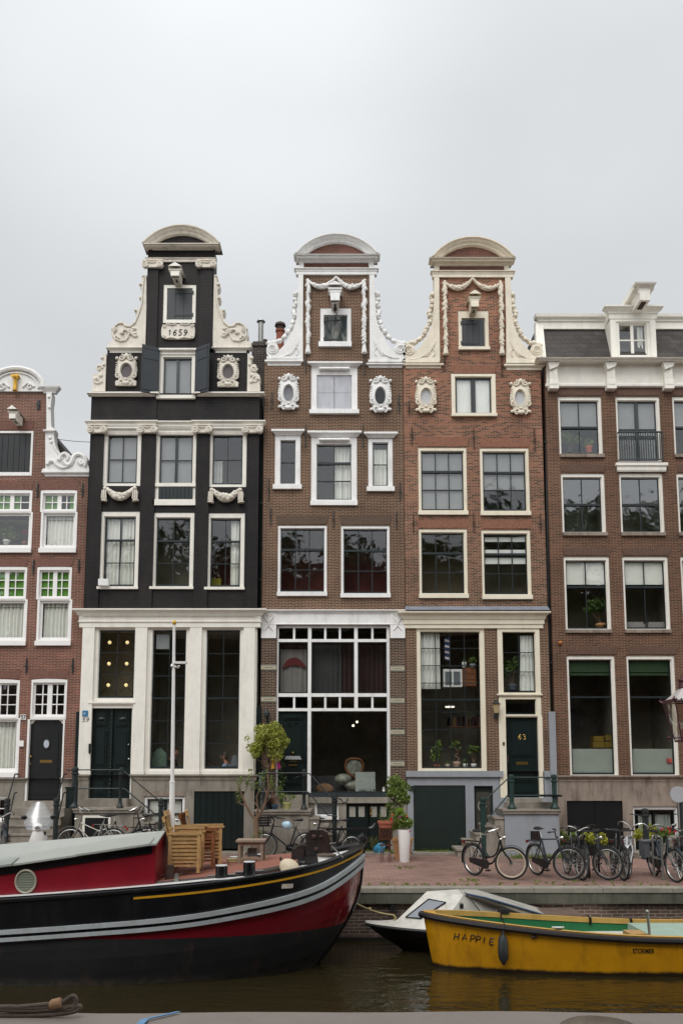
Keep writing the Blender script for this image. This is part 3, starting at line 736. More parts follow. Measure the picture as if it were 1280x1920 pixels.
# garlands
for a0, a1, yt in ((192, 260, 914), (391, 457, 917)):
    m = MB(); a, b, c, d = H.r(a0, yt, a1, yt+27); Y = H.Y-.07
    swag(m, (a+.14, d-.05), (c-.14, d-.05), (d-b)*.58, Y, .12, seed=a0, n=16, ends=.45)
    for x, s in ((a+.1, -1), (c-.1, 1)):
        m.tube([(x-s*.02, Y, d-.05), (x+s*.03, Y, d-.17), (x+s*.02, Y, b+.1), (x+s*.03, Y, b)], [.04, .075, .07, .10], 8); m.ball((x, Y-.03, d-.06), .065)
        for k in range(3): m.tube([(x+s*.02+.05*(k-1), Y-.07, d-.12), (x+s*.02+.06*(k-1), Y-.09, b+.05)], .018, 5)
    H.part(m, 'garland', STONEW)
# attic storey: cornices, shutters, window, oval windows
m = MB()
for a0, a1 in ((171, 294), (367.5, 491)):
    m.cut(); a, b, c, d = H.r(a0, 734, a1, 745); m.mould(a+.1, c-.1, b, d, H.Y, PROF)
for a0, a1 in ((201, 270), (399, 467)):
    m.cut(); a, b, c, d = H.r(a0, 650, a1, 661); m.mould(a+.1, c-.02 if a0 < 300 else c-.1, b, d, H.Y, [(.02, 0), (.02, .3), (.06, .6), (.12, .9), (.12, 1)])
H.part(m, 'gable_cornice', CREAM, False)
window(H, (297, 663, 366, 749), (8, 7, 6, 7), CREAM, SASHG, 2, (1,), hole=False, midpost=5, cur=[(0, 1, 0, 1, BLINDG, 'flat')], sill=(2, 7, .05))
m = MB(); a, b, c, d = H.r(297, 652, 366, 664); m.mould(a, c, b, d, H.Y, PROFS); H.part(m, 'window_head', CREAM, False)
SHUT = mat('slate_blue_shutter', '#272c30', .45, .12, 5)
for s, x0 in ((-1, 298), (1, 366)):
    X, zb = pt(x0, 742, H.Y); _, ztop = pt(x0, 654, H.Y); m = MB(); st = 0; wd = .52
    m.box(0, wd, -.02, .02, zb, ztop)
    m.box(.05, wd-.05, -.032, -.019, ztop-.42, ztop-.06); m.box(.05, wd-.05, -.032, -.019, zb+.08, ztop-.5)
    for zz_ in (zb+.1, ztop-.1): m.box(0, wd-.04, -.04, -.03, zz_-.02, zz_+.02)
    M = Matrix.Translation((X, H.Y-.06, 0)) @ Matrix.Rotation(R(180+32) if s < 0 else R(-32), 4, 'Z')
    if s < 0: M = Matrix.Translation((X, H.Y-.06, 0)) @ Matrix.Scale(-1, 4, (1, 0, 0)) @ Matrix.Rotation(R(-26), 4, 'Z')
    m.tf(0, M); H.part(m, 'shutter', SHUT, False)
OGL = glass('grey_oval_glass', (.8, .8, .82), 2.5, .08)
m = MB(); a, b, c, d = H.r(205, 665, 460, 735)
cartouche(H, 217, 668, 258.5, 724, 238, 697, 21, 28, STONEW, mat('oval_pane_reddish', '#5b5153', .15, .15), base=True)
cartouche(H, 407.5, 671, 448.5, 726, 428, 699, 21, 28, STONEW, mat('oval_pane_reddish', '#5b5153', .15), base=True)
W59 = [(275, 516), (266.7, 516.7), (266, 522), (268, 527), (262, 534), (263, 541), (267, 545), (267, 554), (261, 557), (262, 563), (266, 567), (264.5, 577), (258, 582.5), (252.6, 580.5), (253, 586), (257, 591), (254, 602), (246.5, 609), (239, 611), (236.5, 605.5), (227, 604), (216, 609.5), (210, 619), (209, 630), (213.3, 640), (203.5, 643.5), (203.4, 651.5), (275, 651.5)]
for mir in (None, 674.5):
    m = MB(); m.prism(wingpoly(H, W59, mir), H.Y-.05, H.Y+.25)
    f = lambda x, y: (lambda q: (q[0], H.Y-.07, q[1]))(pt(mir-x if mir else x, y, H.Y))
    rim = [(271, 520), (268, 545), (266.5, 570), (261, 588), (254, 606), (245, 614), (236, 613), (232, 608), (224, 607.5), (216, 613), (213, 621), (213, 630), (217, 637), (226, 641), (236, 640), (241, 634), (243, 626)]
    m.tube([f(x, y) for x, y in rim], .028, 6)
    for pts in ([(228, 627), (232, 621), (240, 620), (248, 622), (256, 617)], [(240, 621), (248, 628), (257, 626)], [(246, 622), (253, 632), (259, 630)], [(212, 618), (216, 622), (219, 618), (215, 625)]):
        m.tube([f(x, y) for x, y in curvept([(x, y, 0) for x, y in pts], 4) for x, y in [(x, y)]] if False else [f(p.x, p.y) for p in curvept([(x, y, 0) for x, y in pts], 4)], [.05*(1-.5*i/(4*(len(pts)-1))) for i in range(4*(len(pts)-1)+1)], 6)
    for bx, by, br in ((230, 626, .06), (216, 617, .05), (219, 633, .04), (223, 636, .04), (251, 618, .055), (253, 627, .06), (243, 621, .05), (264, 535, .05), (255, 584, .045), (264, 561, .04), (270, 520, .045)):
        q = f(bx, by); m.ball(q, (br, .05, br*.8))
    H.part(m, 'scroll_wing', STONEW)
for s, xs_ in ((1, (174, 199)), (-1, (464, 489))):      # dolphin-like side scrolls
    a, b, c, d = H.r(xs_[0], 664, xs_[1], 735); m = MB(); k = 1 if s > 0 else -1; xe = c if s > 0 else a; wd = c-a
    g_ = lambda u, v: (xe-k*wd*u, b+(d-b)*v)
    po = [g_(0, 0), g_(.95, 0), g_(.95, .16), g_(.9, .2), g_(1, .3), g_(.92, .42), g_(.75, .47), g_(.55, .5), g_(.6, .58), g_(.7, .66), g_(.55, .72), g_(.3, .7), g_(.25, .78), g_(.34, .86), g_(.25, .95), g_(.1, 1), g_(0, 1)]
    m.prism(po if s < 0 else po[::-1], H.Y-.06, H.Y+.2)
    spiral(m, *g_(.5, .60), .10, H.Y-.07, 1.3, .03, k); spiral(m, *g_(.6, .3), .13, H.Y-.07, 1.2, .035, -k)
    for u, v, r_ in ((.3, .88, .06), (.15, .7, .05), (.35, .42, .07), (.75, .33, .07), (.3, .25, .06)): q = g_(u, v); m.ball((q[0], H.Y-.06, q[1]), (r_, .05, r_))
    H.part(m, 'side_scroll', STONEW)
# neck: strips, capitals, entablature, pediment
m = MB()
for a0, a1 in ((275, 296), (374, 400.5)):
    m.cut(); a, b, c, d = H.r(a0, 505, a1, 655); m.box(a, c, H.Y-.05, H.Y+.01, b, d)
H.part(m, 'neck_pilasters', B59, False)
m = MB()
for a0, a1 in ((270, 305), (370.5, 405)):
    m.cut(); a, b, c, d = H.r(a0, 491, a1, 505.5); ionic(m, a, c, b, d, H.Y-.05, .07)
H.part(m, 'ionic_capitals', STONEW)
m = MB(); a, b, c, d = H.r(277, 483, 401, 491); m.mould(a, c, b, d, H.Y-.03, [(.02, 0), (.02, .5), (.05, .7), (.07, 1)])
a, b, c, d = H.r(289, 455, 397, 468); m.mould(a, c, b, d, H.Y, [(.03, 0), (.06, .2), (.12, .35), (.2, .5), (.22, .55), (.22, .75), (.28, .9), (.28, 1)]); H.part(m, 'neck_cornice', STONEW, False)
pediment(H, 270, 415, 465, 431, STONEW, B59, thick=.16)
hoist(H, 316, 500, 340, 516, CREAM, .58)
window(H, (306, 533, 367, 605), (7, 7, 7, 7), CREAM, SHUT, 1, (1,), hole=False, sw=1)
doors_planks(H, (313, 540, 360, 598), SHUT, 3, 'hatch_shutter', Y=H.Y+.03, hinge=1)
# tablet
m = MB(); a, b, c, d = H.r(303, 608, 366, 638); n = 24
m.prism([((a+c)/2+math.copysign(abs(math.cos(t))**.4, math.cos(t))*(c-a)/2, (b+d)/2+math.copysign(abs(math.sin(t))**.5, math.sin(t))*(d-b)/2*.92) for t in [2*math.pi*i/n for i in range(n)]], H.Y-.06, H.Y)
for s in (-1, 1):
    for v in (-1, 1): spiral(m, (a+c)/2+s*(c-a)*.42, (b+d)/2+v*(d-b)*.34, .055, H.Y-.07, 1.2, .022, s*v)
    m.tube([((a+c)/2+s*(c-a)*.05, H.Y-.07, d-.03), ((a+c)/2+s*(c-a)*.2, H.Y-.08, d-.05), ((a+c)/2+s*(c-a)*.36, H.Y-.07, d-.03)], .022, 6)
    m.tube([((a+c)/2+s*(c-a)*.05, H.Y-.07, b+.03), ((a+c)/2+s*(c-a)*.2, H.Y-.08, b+.06), ((a+c)/2+s*(c-a)*.36, H.Y-.07, b+.03)], .018, 6)
tb_ = H.part(m, 'dated_tablet', STONEW)
m = MB(); strokes(m, '1659', lambda x, y: (a+.20+x*.9, H.Y-.066, b+.13+y), .17, adv=1.0, t=.012, slant=.15); m.build('date_numerals', BLACKP, tb_)
# service box on the sill, stoop
m = MB(); a, b, c, d = H.r(187.5, 1088, 206, 1100); m.box(a, c, H.Y-.2, H.Y-.05, b, d); H.part(m, 'window_box', WHITE, False)
def stoop(H, x0, x1, ytop, front, mt, side, nsteps, sx, name='stoop', slabm=None, run=.27, hole=None, wallm=None):
    Yf = H.Y-front; a, zt = pt(x0, ytop, Yf); c, _ = pt(x1, ytop, Yf); m = MB()
    m.box(a+.04, c-.04, Yf+.05, H.Y-.025, -.05, zt-.12)
    st = H.part(m, name, wallm or mt, False)
    s = MB(); s.box(a, c, Yf, H.Y-.025, zt-.12, zt-.03); s.box(a-.02, c+.02, Yf-.03, H.Y-.025, zt-.05, zt)
    rise = zt/(nsteps+1)
    for i in range(nsteps):
        z = zt-rise*(i+1)
        if side > 0: xa, xb = c-.03+run*i, c-.03+run*(i+1)
        else: xa, xb = a+.03-run*(i+1), a+.03-run*i
        s.box(xa, xb, Yf+.08, H.Y-.03, -.05, z-.05); s.box(xa-(.03 if side < 0 else 0), xb+(.03 if side > 0 else 0), Yf+.05, H.Y-.03, z-.05, z)
    s.build('steps', slabm or mt, st, False)
    return st, a, c, Yf, zt
def newel(mb, x, y, z0, z1, r=.045, sq=False):
    h = z1-z0
    mb.lathe([(r*2.1, z0), (r*2.1, z0+.04), (r*1.5, z0+.08), (r*1.1, z0+.14), (r, z0+.2), (r*1.15, z1-.22), (r*1.5, z1-.2), (r*1.5, z1-.17), (r*1.1, z1-.15), (r*1.4, z1-.08), (r*1.2, z1-.02), (r*.3, z1)], x, y, 10)
def rails(H, st, pts, posts, m, r=.018, name='railing'):
    o = MB()
    for p in pts: o.tube([Vector(q) for q in p], r, 7)
    f = o.build(name, m, st or H.root)
    for p in posts:
        o = MB(); newel(o, *p); o.build('newel_post', m, f)
    return f
st, a, c, Yf, zt = stoop(H, 137, 252, 1516, 1.15, STONE, 1, 6, 0, slabm=STEP)
m = MB(); a2, b2, c2, d2 = H.r(163, 1497, 243, 1514); m.box(a2, c2, H.Y-.35, H.Y-.03, zt, b2+(d2-b2)*.98); m.build('threshold', STEP, st, False)
m = MB(); q = H.r(158, 1534, 202, 1580, Yf); m.box(q[0], q[2], Yf+.035, Yf+.06, q[1], q[3]); cw = m.build('cellar_opening', BLACKP, st, False)
m = MB(); t = .06; m.box(q[0]-t, q[0], Yf+.02, Yf+.07, q[1], q[3]); m.box(q[2], q[2]+t, Yf+.02, Yf+.07, q[1], q[3]); m.box(q[0]-t, q[2]+t, Yf+.02, Yf+.07, q[3], q[3]+t); m.build('opening_frame', CREAM, st, False)
p1 = P3(141, 1441, Yf+.1); p2 = P3(227, 1441, Yf+.1); p3 = P3(302, 1497, Yf+.1)
yy = Yf+.1; z1r = P3(141, 1444, yy).z; z2r = P3(141, 1479, yy).z
def PX(px, py, Y=yy): return P3(px, py, Y)
rails(H, st, [[PX(126, 1444), PX(227, 1444), PX(234, 1448), PX(292, 1497), PX(298, 1500), PX(313, 1499)], [PX(137, 1479), PX(227, 1479), PX(234, 1480), PX(292, 1528)], [PX(141, 1444), P3(141, 1441, H.Y-.05)]],
      [(p1.x, yy, zt, p1.z+.04, .07), (p2.x, yy, zt, p2.z+.03), (p3.x, yy, 0, p3.z, .055)], IRON)
m = MB(); a4, b4, c4, d4 = H.r(125, 1476, 139, 1515, Yf+.1); m.box(a4, c4, Yf+.02, Yf+.3, zt, d4); m.box(a4-.02, c4+.02, Yf, Yf+.32, d4-.05, d4); m.build('letter_box', DKGREEN, st, False)
# ================================================================ number 57
h57 = House('narrow purple-brown brick house with white sash windows and golden column on its gable', 24.35, 31, name='canal_house'); H = h57
G57 = (4, 4, 4, 9)
GREENC = mat('green_blind', '#5c8f35', .8, .12, 2)
def w57(x0, y0, x1, y1, split, rows, lower, diam=False, cur_low=(), up=(), nm='window'):
    # upper fanlight in two casements, lower pane
    window(H, (x0, y0, x1, split), (4, 4, 5, 3), WHITE2, WHITE2, 4, (1,)*rows, midpost=8, sw=3.2, mw=1.7, cur=up, rec=.05, sashname='glazing_bars', arch=2)
    window(H, (x0, split, x1, y1), (4, 4, 2, 11), WHITE2, WHITE2, 1, (1,), sw=4.5, cur=cur_low, rec=.05, sashname='sash', sill=(1, 9, .02))
GU = [(0, 1, 0, 1, GREENC, 'flat')]
w57(76, 920, 144, 1037, 960, 2, 0, cur_low=[(0, 1, 0, 1, CURT, 'fold')], up=[(.0, .55, 0, 1, GREENC, 'flat'), (.85, 1, 0, 1, GREENC, 'flat')])
w57(-18, 920, 60, 1037, 960, 2, 0, up=[(0, .7, 0, 1, GREENC, 'flat')])
w57(69, 1064, 134, 1211, 1124, 3, 0, cur_low=[(0, 1, 0, 1, CURT, 'fold')], up=GU)
w57(-28, 1064, 50, 1211, 1124, 3, 0, cur_low=[(0, 1, 0, 1, CURT, 'fold')], up=GU)
w57(-45, 1276, 36, 1458, 1347, 3, 0, cur_low=[(0, 1, 0, 1, CURT, 'fold')])
window(H, (58, 1275, 125, 1349), (3, 3, 5, 5), WHITE2, WHITE2, 4, (1, 1, 1), midpost=9, sw=3.5, mw=2, rec=.05, room=ROOMG, arch=2)
H.holes.append(H.r(49, 1349, 119, 1502)); H.holes.append(H.r(-45, 1493, 14, 1542))
dz = 0
zt_ = zof(893, H.Y); zp = zof(1459, H.Y)
a, _ = pt(-104, 1100, H.Y); c, _ = pt(158, 1100, H.Y)
H.wall([(a, zp, c, zt_)], B57)
H.holes.append(H.r(-45, 808, 61, 890))
na, _ = pt(-28, 815, H.Y); nc, _ = pt(88, 815, H.Y)
H.wall([(na-.05, zt_, nc, zof(737, H.Y))], B57, name='gable_neck', deep=.5)
H.wall([(a, -.1, c, zp)], STONE, name='plinth', dy=-.03)
roof_prism(H, (a+c)/2, (c-a)/2-.1, zt_, zof(745, H.Y), SLATE)
m = MB(); x1, _ = pt(48, 1464, H.Y); m.mould(a, x1, zp-.12, zp, H.Y-.03, PROFS); m.cut(); x1, _ = pt(117, 1464, H.Y); m.mould(x1+.05, c, zp-.12, zp, H.Y-.03, PROFS); H.part(m, 'plinth_cornice', STONE, False)
for x0, x1, y0, y1 in ((76, 144, 902, 919), (-18, 60, 902, 919), (69, 134, 1047, 1063), (-28, 50, 1047, 1063), (58, 125, 1257, 1273), (-45, 36, 1257, 1273), (-45, 60, 791, 806)):
    arch_lintel(H, x0, x1, y0, y1, 'B57', 5)
for x, y0, y1 in ((70, 907, 933), (154, 907, 932), (62, 1050, 1077), (147, 1050, 1074), (49, 1236, 1263), (135.5, 1236, 1262)): anchor(H, x, y0, y1, IRON, 2.2)
anchor(H, 70, 751, 768, BLACKP, 5)
window(H, (-45, 808, 61, 892), (4, 4, 4, 7), WHITE2, BLACKP, 1, (1,), hole=False, sw=.5, rec=.05)
doors_planks(H, (-40, 812, 57, 884), BLACKP, 9, 'hatch_door', Y=H.Y+.04)
hoist(H, 14, 768, 32, 784, CREAM, .6, hook=False)
# door
a, b, c, d = H.r(53, 1350, 116, 1500); m = MB(); yd = H.Y+.1
m.box(a, c, yd, yd+.05, b, d); m.box(a+.12, c-.12, yd-.012, yd, b+.15, b+.42); m.box(a+.14, c-.14, yd-.015, yd-.002, b+.6, d-.35)
dr = H.part(m, 'front_door', BLACKP, False)
ov = MB(); cx = (a+c)/2; cz = d-.68; ov.lathe([(.11, -.04), (.11, 0)], cx, yd, 20, 'y', cz)
for i in range(len(ov.v)): v = ov.v[i]; ov.v[i] = (v[0], v[1], cz+(v[2]-cz)*1.45)
ov.build('door_ring', IRON, dr)
ov = MB(); ov.lathe([(.075, -.05), (.075, -.03)], cx, yd, 20, 'y', cz)
for i in range(len(ov.v)): v = ov.v[i]; ov.v[i] = (v[0], v[1], cz+(v[2]-cz)*1.5)
ov.build('door_pane', mat('oval_door_glass', '#b6bcc4', .2, .05), dr)
BRASS = mat('brass', '#a98a4e', .3, .1, metal=.9)
m = MB(); m.box(cx-.17, cx+.17, yd-.02, yd, b+1.03, b+1.11); m.build('letter_slot', BRASS, dr, False)
m = MB(); m.ball((a+.05, yd-.05, b+1.2), .035); m.ball((a+.05, yd-.03, b+1.0), .02); m.build('door_knob', BRASS, dr)
m = MB(); q = H.r(49, 1349, 119, 1502); m.box(q[0], a, H.Y-.01, yd+.04, q[1], q[3]); m.box(c, q[2], H.Y-.01, yd+.04, q[1], q[3]); m.box(a, c, H.Y-.01, yd+.02, d, q[3])
for s, x in ((1, a), (-1, c)): m.prism([(x, d), (x+s*.16, d), (x+s*.1, d-.04), (x+s*.06, d-.1), (x, d-.12)][::s], yd-.03, yd)
H.part(m, 'door_frame', WHITE2, False)
m = MB(); q = H.r(38.5, 1340, 49, 1350); m.box(q[0], q[2], H.Y-.025, H.Y-.002, q[1], q[3]); pl = H.part(m, 'number_plate', WHITE2, False)
m = MB(); strokes(m, '57', lambda x, y: (q[0]+.02+x*.9, H.Y-.028, q[1]+.025+y), .105, adv=.75, t=.011, smooth=True); m.build('house_number', BLACKP, pl)
m = MB(); q = H.r(36.5, 1389, 45, 1400); m.box(q[0], q[2], H.Y-.04, H.Y-.002, q[1], q[3]); H.part(m, 'doorbell_plate', WHITE2, False)
window(H, (-45, 1493, 14, 1542), (4, 4, 4, 4), WHITE2, WHITE2, 4, (1, 1), hole=False, room=ROOMR)
# gable top
m = MB(); zb = zof(735, H.Y); cx, _ = pt(31, 735, H.Y)
n = 24; r0, z0_ = pt(83, 720, H.Y); ra = r0-cx; ztp = zof(693, H.Y); hh = ztp-zb
P_ = [(cx+ra*math.cos(math.pi*i/n), zb+.1+(hh-.1)*math.sin(math.pi*i/n)) for i in range(n+1)]
m.prism([(cx-ra, zb)]+[(x, z) for x, z in P_[::-1]]+[(cx+ra, zb)], H.Y-.06, H.Y+.3)
m.tube([(x, H.Y-.1, z) for x, z in P_], .075, 8); m.tube([(cx+(x-cx)*.82, H.Y-.08, zb+(z-zb)*.82) for x, z in P_], .03, 6)
for s in (-1, 1):
    spiral(m, cx+s*.42, zb+.13, .1, H.Y-.08, 1.3, .03, s); m.tube([(cx+s*.2, H.Y-.08, zb+.12), (cx+s*.35, H.Y-.08, zb+.25), (cx+s*.55, H.Y-.08, zb+.14)], .03, 6)
    xa = cx+s*ra; xb = cx+s*(ra+.36); m.mould(min(xa, xb)+.02, max(xa, xb)-.02, zof(737, H.Y), zof(722, H.Y), H.Y, [(.02, 0), (.05, .3), (.1, .6), (.14, .9), (.14, 1)])
H.part(m, 'gable_pediment', STONEW2)
GOLD = mat('gilding', '#d3a640', .35, .12, 9, metal=.6)
m = MB(); zb2 = zof(737, H.Y); m.lathe([(.07, zb2+.02), (.075, zb2+.05), (.055, zb2+.07), (.05, zb2+.36), (.06, zb2+.38), (.09, zb2+.42), (.09, zb2+.46)], cx, H.Y-.13, 14); m.box(cx-.11, cx+.11, H.Y-.2, H.Y-.06, zb2+.45, zb2+.49)
spiral(m, cx-.07, zb2+.42, .035, H.Y-.2, 1.2, .012); spiral(m, cx+.07, zb2+.42, .035, H.Y-.2, 1.2, .012, -1); H.part(m, 'gilded_column', GOLD)
for mir in (None, 62):
    f = lambda x, y, dy=-.05: (lambda q: (q[0], H.Y+dy, q[1]))(pt(mir-x if mir else x, y, H.Y))
    m = MB(); pw = [(88, 737), (98, 737), (98, 748), (96, 760), (97, 800), (104, 806), (104, 812), (102, 815), (103, 830), (108, 845), (116, 853), (122, 850), (130, 851), (134, 856), (140, 850), (149, 848), (160, 853), (166, 863), (166, 872), (168, 880), (168, 884), (80, 884), (80, 880), (86, 879), (86, 810), (88, 806)]
    m.prism(wingpoly(H, pw[::-1], mir), H.Y-.05, H.Y+.25)
    q = H.r(82, 883, 168, 893) if not mir else H.r(-106, 883, -20, 893); m.mould(q[0]+.05, q[2]-.02, q[1], q[3], H.Y, PROFS)
    q = H.r(86, 806, 104, 815) if not mir else H.r(-42, 806, -24, 815); m.mould(q[0]+.05, q[2]-.05, q[1], q[3], H.Y-.04, PROFS)
    for pts, r_ in (([(90, 872), (94, 866), (102, 866), (108, 873), (118, 878), (128, 876)], .06), ([(112, 864), (116, 855), (124, 852), (129, 858), (127, 864)], .07), ([(120, 866), (128, 874), (136, 868), (140, 858), (149, 853), (158, 858), (160, 867), (153, 872), (147, 866)], .06), ([(160, 858), (163, 866), (160, 876)], .06), ([(102, 835), (108, 847), (116, 856)], .03)):
        cv = curvept([(x, y, 0) for x, y in pts], 4); m.tube([f(p.x, p.y, -.07) for p in cv], [r_*(1-.4*i/len(cv)) for i in range(len(cv))], 6)
    for bx, by in ((95, 868), (117, 860), (122, 870), (135, 872), (152, 866), (93, 745), (94, 765), (95, 822), (97, 830)): m.ball(f(bx, by, -.06), (.05, .04, .05))
    H.part(m, 'scroll_wing', STONEW2)
# stoop with front-facing steps
zl = zof(1516, H.Y-.7); m = MB(); a, _ = pt(18, 1516, H.Y-.7); c, _ = pt(122, 1516, H.Y-.7)
m.box(a, c, H.Y-.75, H.Y-.035, -.05, zl)
for i in range(1, 6): z = zl*(1-i/6); m.box(a, c, H.Y-.75-.26*i, H.Y-.75-.26*(i-1)-.0, -.05, z-.04); m.box(a-.01, c+.01, H.Y-.78-.26*i, H.Y-.75-.26*(i-1), z-.04, z)
q = H.r(48, 1502, 110, 1513); m.box(q[0], q[2], H.Y-.3, H.Y-.035, zl, q[3]); st = H.part(m, 'stoop', STEP, False)
for x0 in (14, 106):
    o = MB(); yb_ = H.Y-1.6; p0 = P3(x0, 1500, yb_)
    o.tube([P3(x0+1, 1500, yb_), P3(x0+14, 1452, H.Y-.4), P3(x0+20, 1452, H.Y-.35)], .02, 7); o.tube([P3(x0+3, 1535, yb_), P3(x0+13, 1488, H.Y-.4), P3(x0+18, 1486, H.Y-.35)], .02, 7)
    rl = o.build('railing', IRON, st); o = MB(); newel(o, p0.x, yb_, 0, p0.z+.05, .06); o.build('newel_post', IRON, rl)
# ================================================================ numbers 61 and 63: twin neck gables
def twin_gable(H, sh, dyc, sm, tm, neckm, wm, ped, cor, band, fr_, hatch):
    """sh = px shift against number 61"""
    W = [(568, 514), (559.5, 512.5), (558.7, 550), (556, 595), (552.5, 611), (545, 630), (533, 648), (522, 659), (522.5, 653), (519, 646), (511, 643), (503, 646), (499.5, 655), (500, 664), (505, 671), (500, 671.5), (500, 676), (568, 676)]
    W2 = W
    for mir in (None, 1261+2*sh):
        m = MB(); w_ = [(x+sh, y+dyc) for x, y in W2]
        m.prism(wingpoly(H, w_, mir)[::-1], H.Y-.05, H.Y+.25)
        f = lambda x, y, dy=-.06: (lambda q: (q[0], H.Y+dy, q[1]))(pt((mir-x-sh) if mir else x+sh, y+dyc, H.Y))
        c0 = f(511, 655.5); spiral(m, c0[0], c0[2], .16, H.Y-.06, 2.2, .02, 1 if mir else -1, R(0 if not mir else 180))
        for pts in ([(561, 640), (553, 655), (541, 665), (527, 672), (513, 673)], [(556, 645), (549, 662), (540, 668)], [(553, 650), (560, 660), (556, 668)], [(548, 655), (545, 668)]):
            m.tube([f(p.x, p.y) for p in curvept([(x, y, 0) for x, y in pts], 4)], .018, 5)
        # fruit garland running down the outer edge
        ed = [(557, 525), (556, 548), (553.5, 556), (555, 566), (552, 577), (550, 586), (553, 596), (548, 607), (543, 617), (538, 626), (530, 634), (521, 640), (512, 642), (503, 643), (527, 649)]
        cv = curvept([(x, y, 0) for x, y in ed[1:-1]], 5); rr = random.Random(int(sh)+3)
        for i, p in enumerate(cv):
            k = .035+.045*abs(math.sin(i*.62)); m.ball(f(p.x+rr.uniform(-1.5, 1), p.y+rr.uniform(-1, 1), rr.uniform(-.02, .08)), (k*1.05, k, k*.95), 6, 5)
        H.part(m, 'scroll_wing', sm)
    m = MB()
    for a0, a1 in ((559, 568), (692.5, 702)):
        m.cut(); a, b, c, d = H.r(a0+sh, 500, a1+sh, 676+dyc); m.box(a, c, H.Y-.06, H.Y+.3, b, zof(band[0]-1, H.Y))
        m.box(a+.02 if a0 < 600 else a-.02, c+.02 if a0 < 600 else c-.02, H.Y-.05, H.Y+.3, zof(fr_[1]+.5, H.Y), zof(fr_[0]-1, H.Y))
    H.part(m, 'neck_edging', sm, False)
    m = MB(); a, b, c, d = H.r(559+sh, band[0], 702+sh, band[1]); m.mould(a, c, b, d, H.Y, [(.065, 0), (.065, .45), (.08, .5), (.08, .7), (.12, .9), (.12, 1)])
    m.cut(); a, b, c, d = H.r(cor[0]+20, cor[1], cor[2]-20, cor[3]); m.mould(a, c, b, d, H.Y, [(.07, 0), (.09, .2), (.15, .45), (.22, .55), (.22, .75), (.27, .85), (.29, 1)])
    H.part(m, 'neck_cornice', sm, False)
    pediment(H, *ped, sm, tm, thick=.15)
    m = MB(); x0 = 578+sh; x1 = 682+sh; yt = 528+dyc*1.4; xm = 630+sh
    p, q, r_ = pt(x0, yt, H.Y), pt(xm, yt-7, H.Y), pt(x1+1, yt+1, H.Y)
    swag(m, p, q, .27, H.Y-.08, .075, 3+int(sh)); swag(m, q, r_, .27, H.Y-.08, .075, 5+int(sh))
    for x, s in ((x0, 1), (x1, 2)):
        X, zt_ = pt(x, yt, H.Y); zb = zof(664+dyc*1.2, H.Y); drop(m, X, zb+.25, zt_, H.Y-.06, .085, s+int(sh)); m.tube([(X, H.Y-.06, zb+.5), (X, H.Y-.07, zb+.25), (X, H.Y-.06, zb+.02)], [.04, .05, .085], 8); m.ball((X, H.Y-.07, zb+.02), (.09, .06, .05))
    H.part(m, 'garland', sm)

# ---------------- 61
h61 = House('dark brown brick house with white neck gable, worn hatch and glazed shopfront', 24.3, 624); H = h61
WH = WHITE
window(H, (515, 816, 563, 918), (10, 9, 9, 12), WH, SASH, 1, (1, 1), sw=2.5, sill=(3, 9, .05), room=ROOMR)
window(H, (583, 819, 669, 948), (10, 10, 14, 12), WH, SASH, 2, (1, 1, 1), meet=1, sw=2.5, mw=2, cur=[(.5, 1, .0, .33, CURT, 'fold'), (.52, .8, .34, 1, CURT, 'fold'), (.76, 1, .34, 1, CURT, 'fold')], sill=(1, 9, .02))
window(H, (690, 822, 736, 922), (8, 8, 7, 12), WH, SASH, 1, (1, 1), sw=2.5, cur=[(0, 1, .1, 1, CURT, 'fold')], sill=(3, 9, .05))
for rc in ((520.5, 985, 612.5, 1118), (639, 986, 730.5, 1121)):
    window(H, rc, (4, 4, 5, 9), WH, SASH, 3, (1, 1, 1.02), meet=1, sw=3, mw=1.8, room=ROOMR, arch=2.2, sill=(1, 8, .03))
window(H, (583, 687, 670, 777), (11, 11, 17, 12), WH, WHITE, 2, (1, 1), sw=1, mw=1, cur=[], sill=(3, 8, .06), room=ROOMG)
q = H.r(595, 704, 658, 766); m = MB(); g_ = .012; xm = (q[0]+q[2])/2; zm = (q[1]+q[3])/2
BOARD = mat('whitewashed_board', '#b9bac0', .7, .1, 3, .5, '#84858a')
for xa, xb in ((q[0], xm-g_), (xm+g_, q[2])):
    for za, zb in ((q[1], zm-.004), (zm+.004, q[3])): m.box(xa, xb, H.Y+.05, H.Y+.07, za, zb)
H.part(m, 'boarded_panel', BOARD, False)
for y in (690, 823):
    q = H.r(598, y, 655, y+5); m = MB(); m.box(q[0], q[2], H.Y-.08, H.Y-.02, q[1], q[3]); m.tube([(q[0], H.Y-.09, q[1]+.03), (q[2], H.Y-.09, q[1]+.03)], .03, 8); H.part(m, 'blind_housing', WH)
H.holes.append(H.r(600, 577, 658, 651))
SF = (518, 1170, 731, 1491); H.holes.append(H.r(*SF))
xl, _ = pt(492.5, 950, H.Y); xr, _ = pt(757.5, 950, H.Y); zc = zof(1172, H.Y); zw = zof(680, H.Y); zgr = zof(1491, H.Y)
H.wall([(xl, zc, xr, zw)], B61)
H.wall([(xl, zgr, xr, zc)], B61P, name='shopfront_piers')
a, _ = pt(568, 600, H.Y); c, _ = pt(693, 600, H.Y); H.wall([(a, zw, c, zof(500, H.Y))], B61, name='gable_neck', deep=.5)
q = H.r(568, 489, 693, 502); m = MB(); m.box(q[0], q[2], H.Y-.01, H.Y+.4, q[1], q[3]); H.part(m, 'frieze', B61T, False)
roof_prism(H, (xl+xr)/2, (xr-xl)/2-.15, zw, zof(560, H.Y), SLATE)
twin_gable(H, 0, 0, STONEW2, B61T, B61, None, (554, 708.5, 484, 447), (549, 475, 714, 491), (501, 514), (490, 501), None)
m = MB()
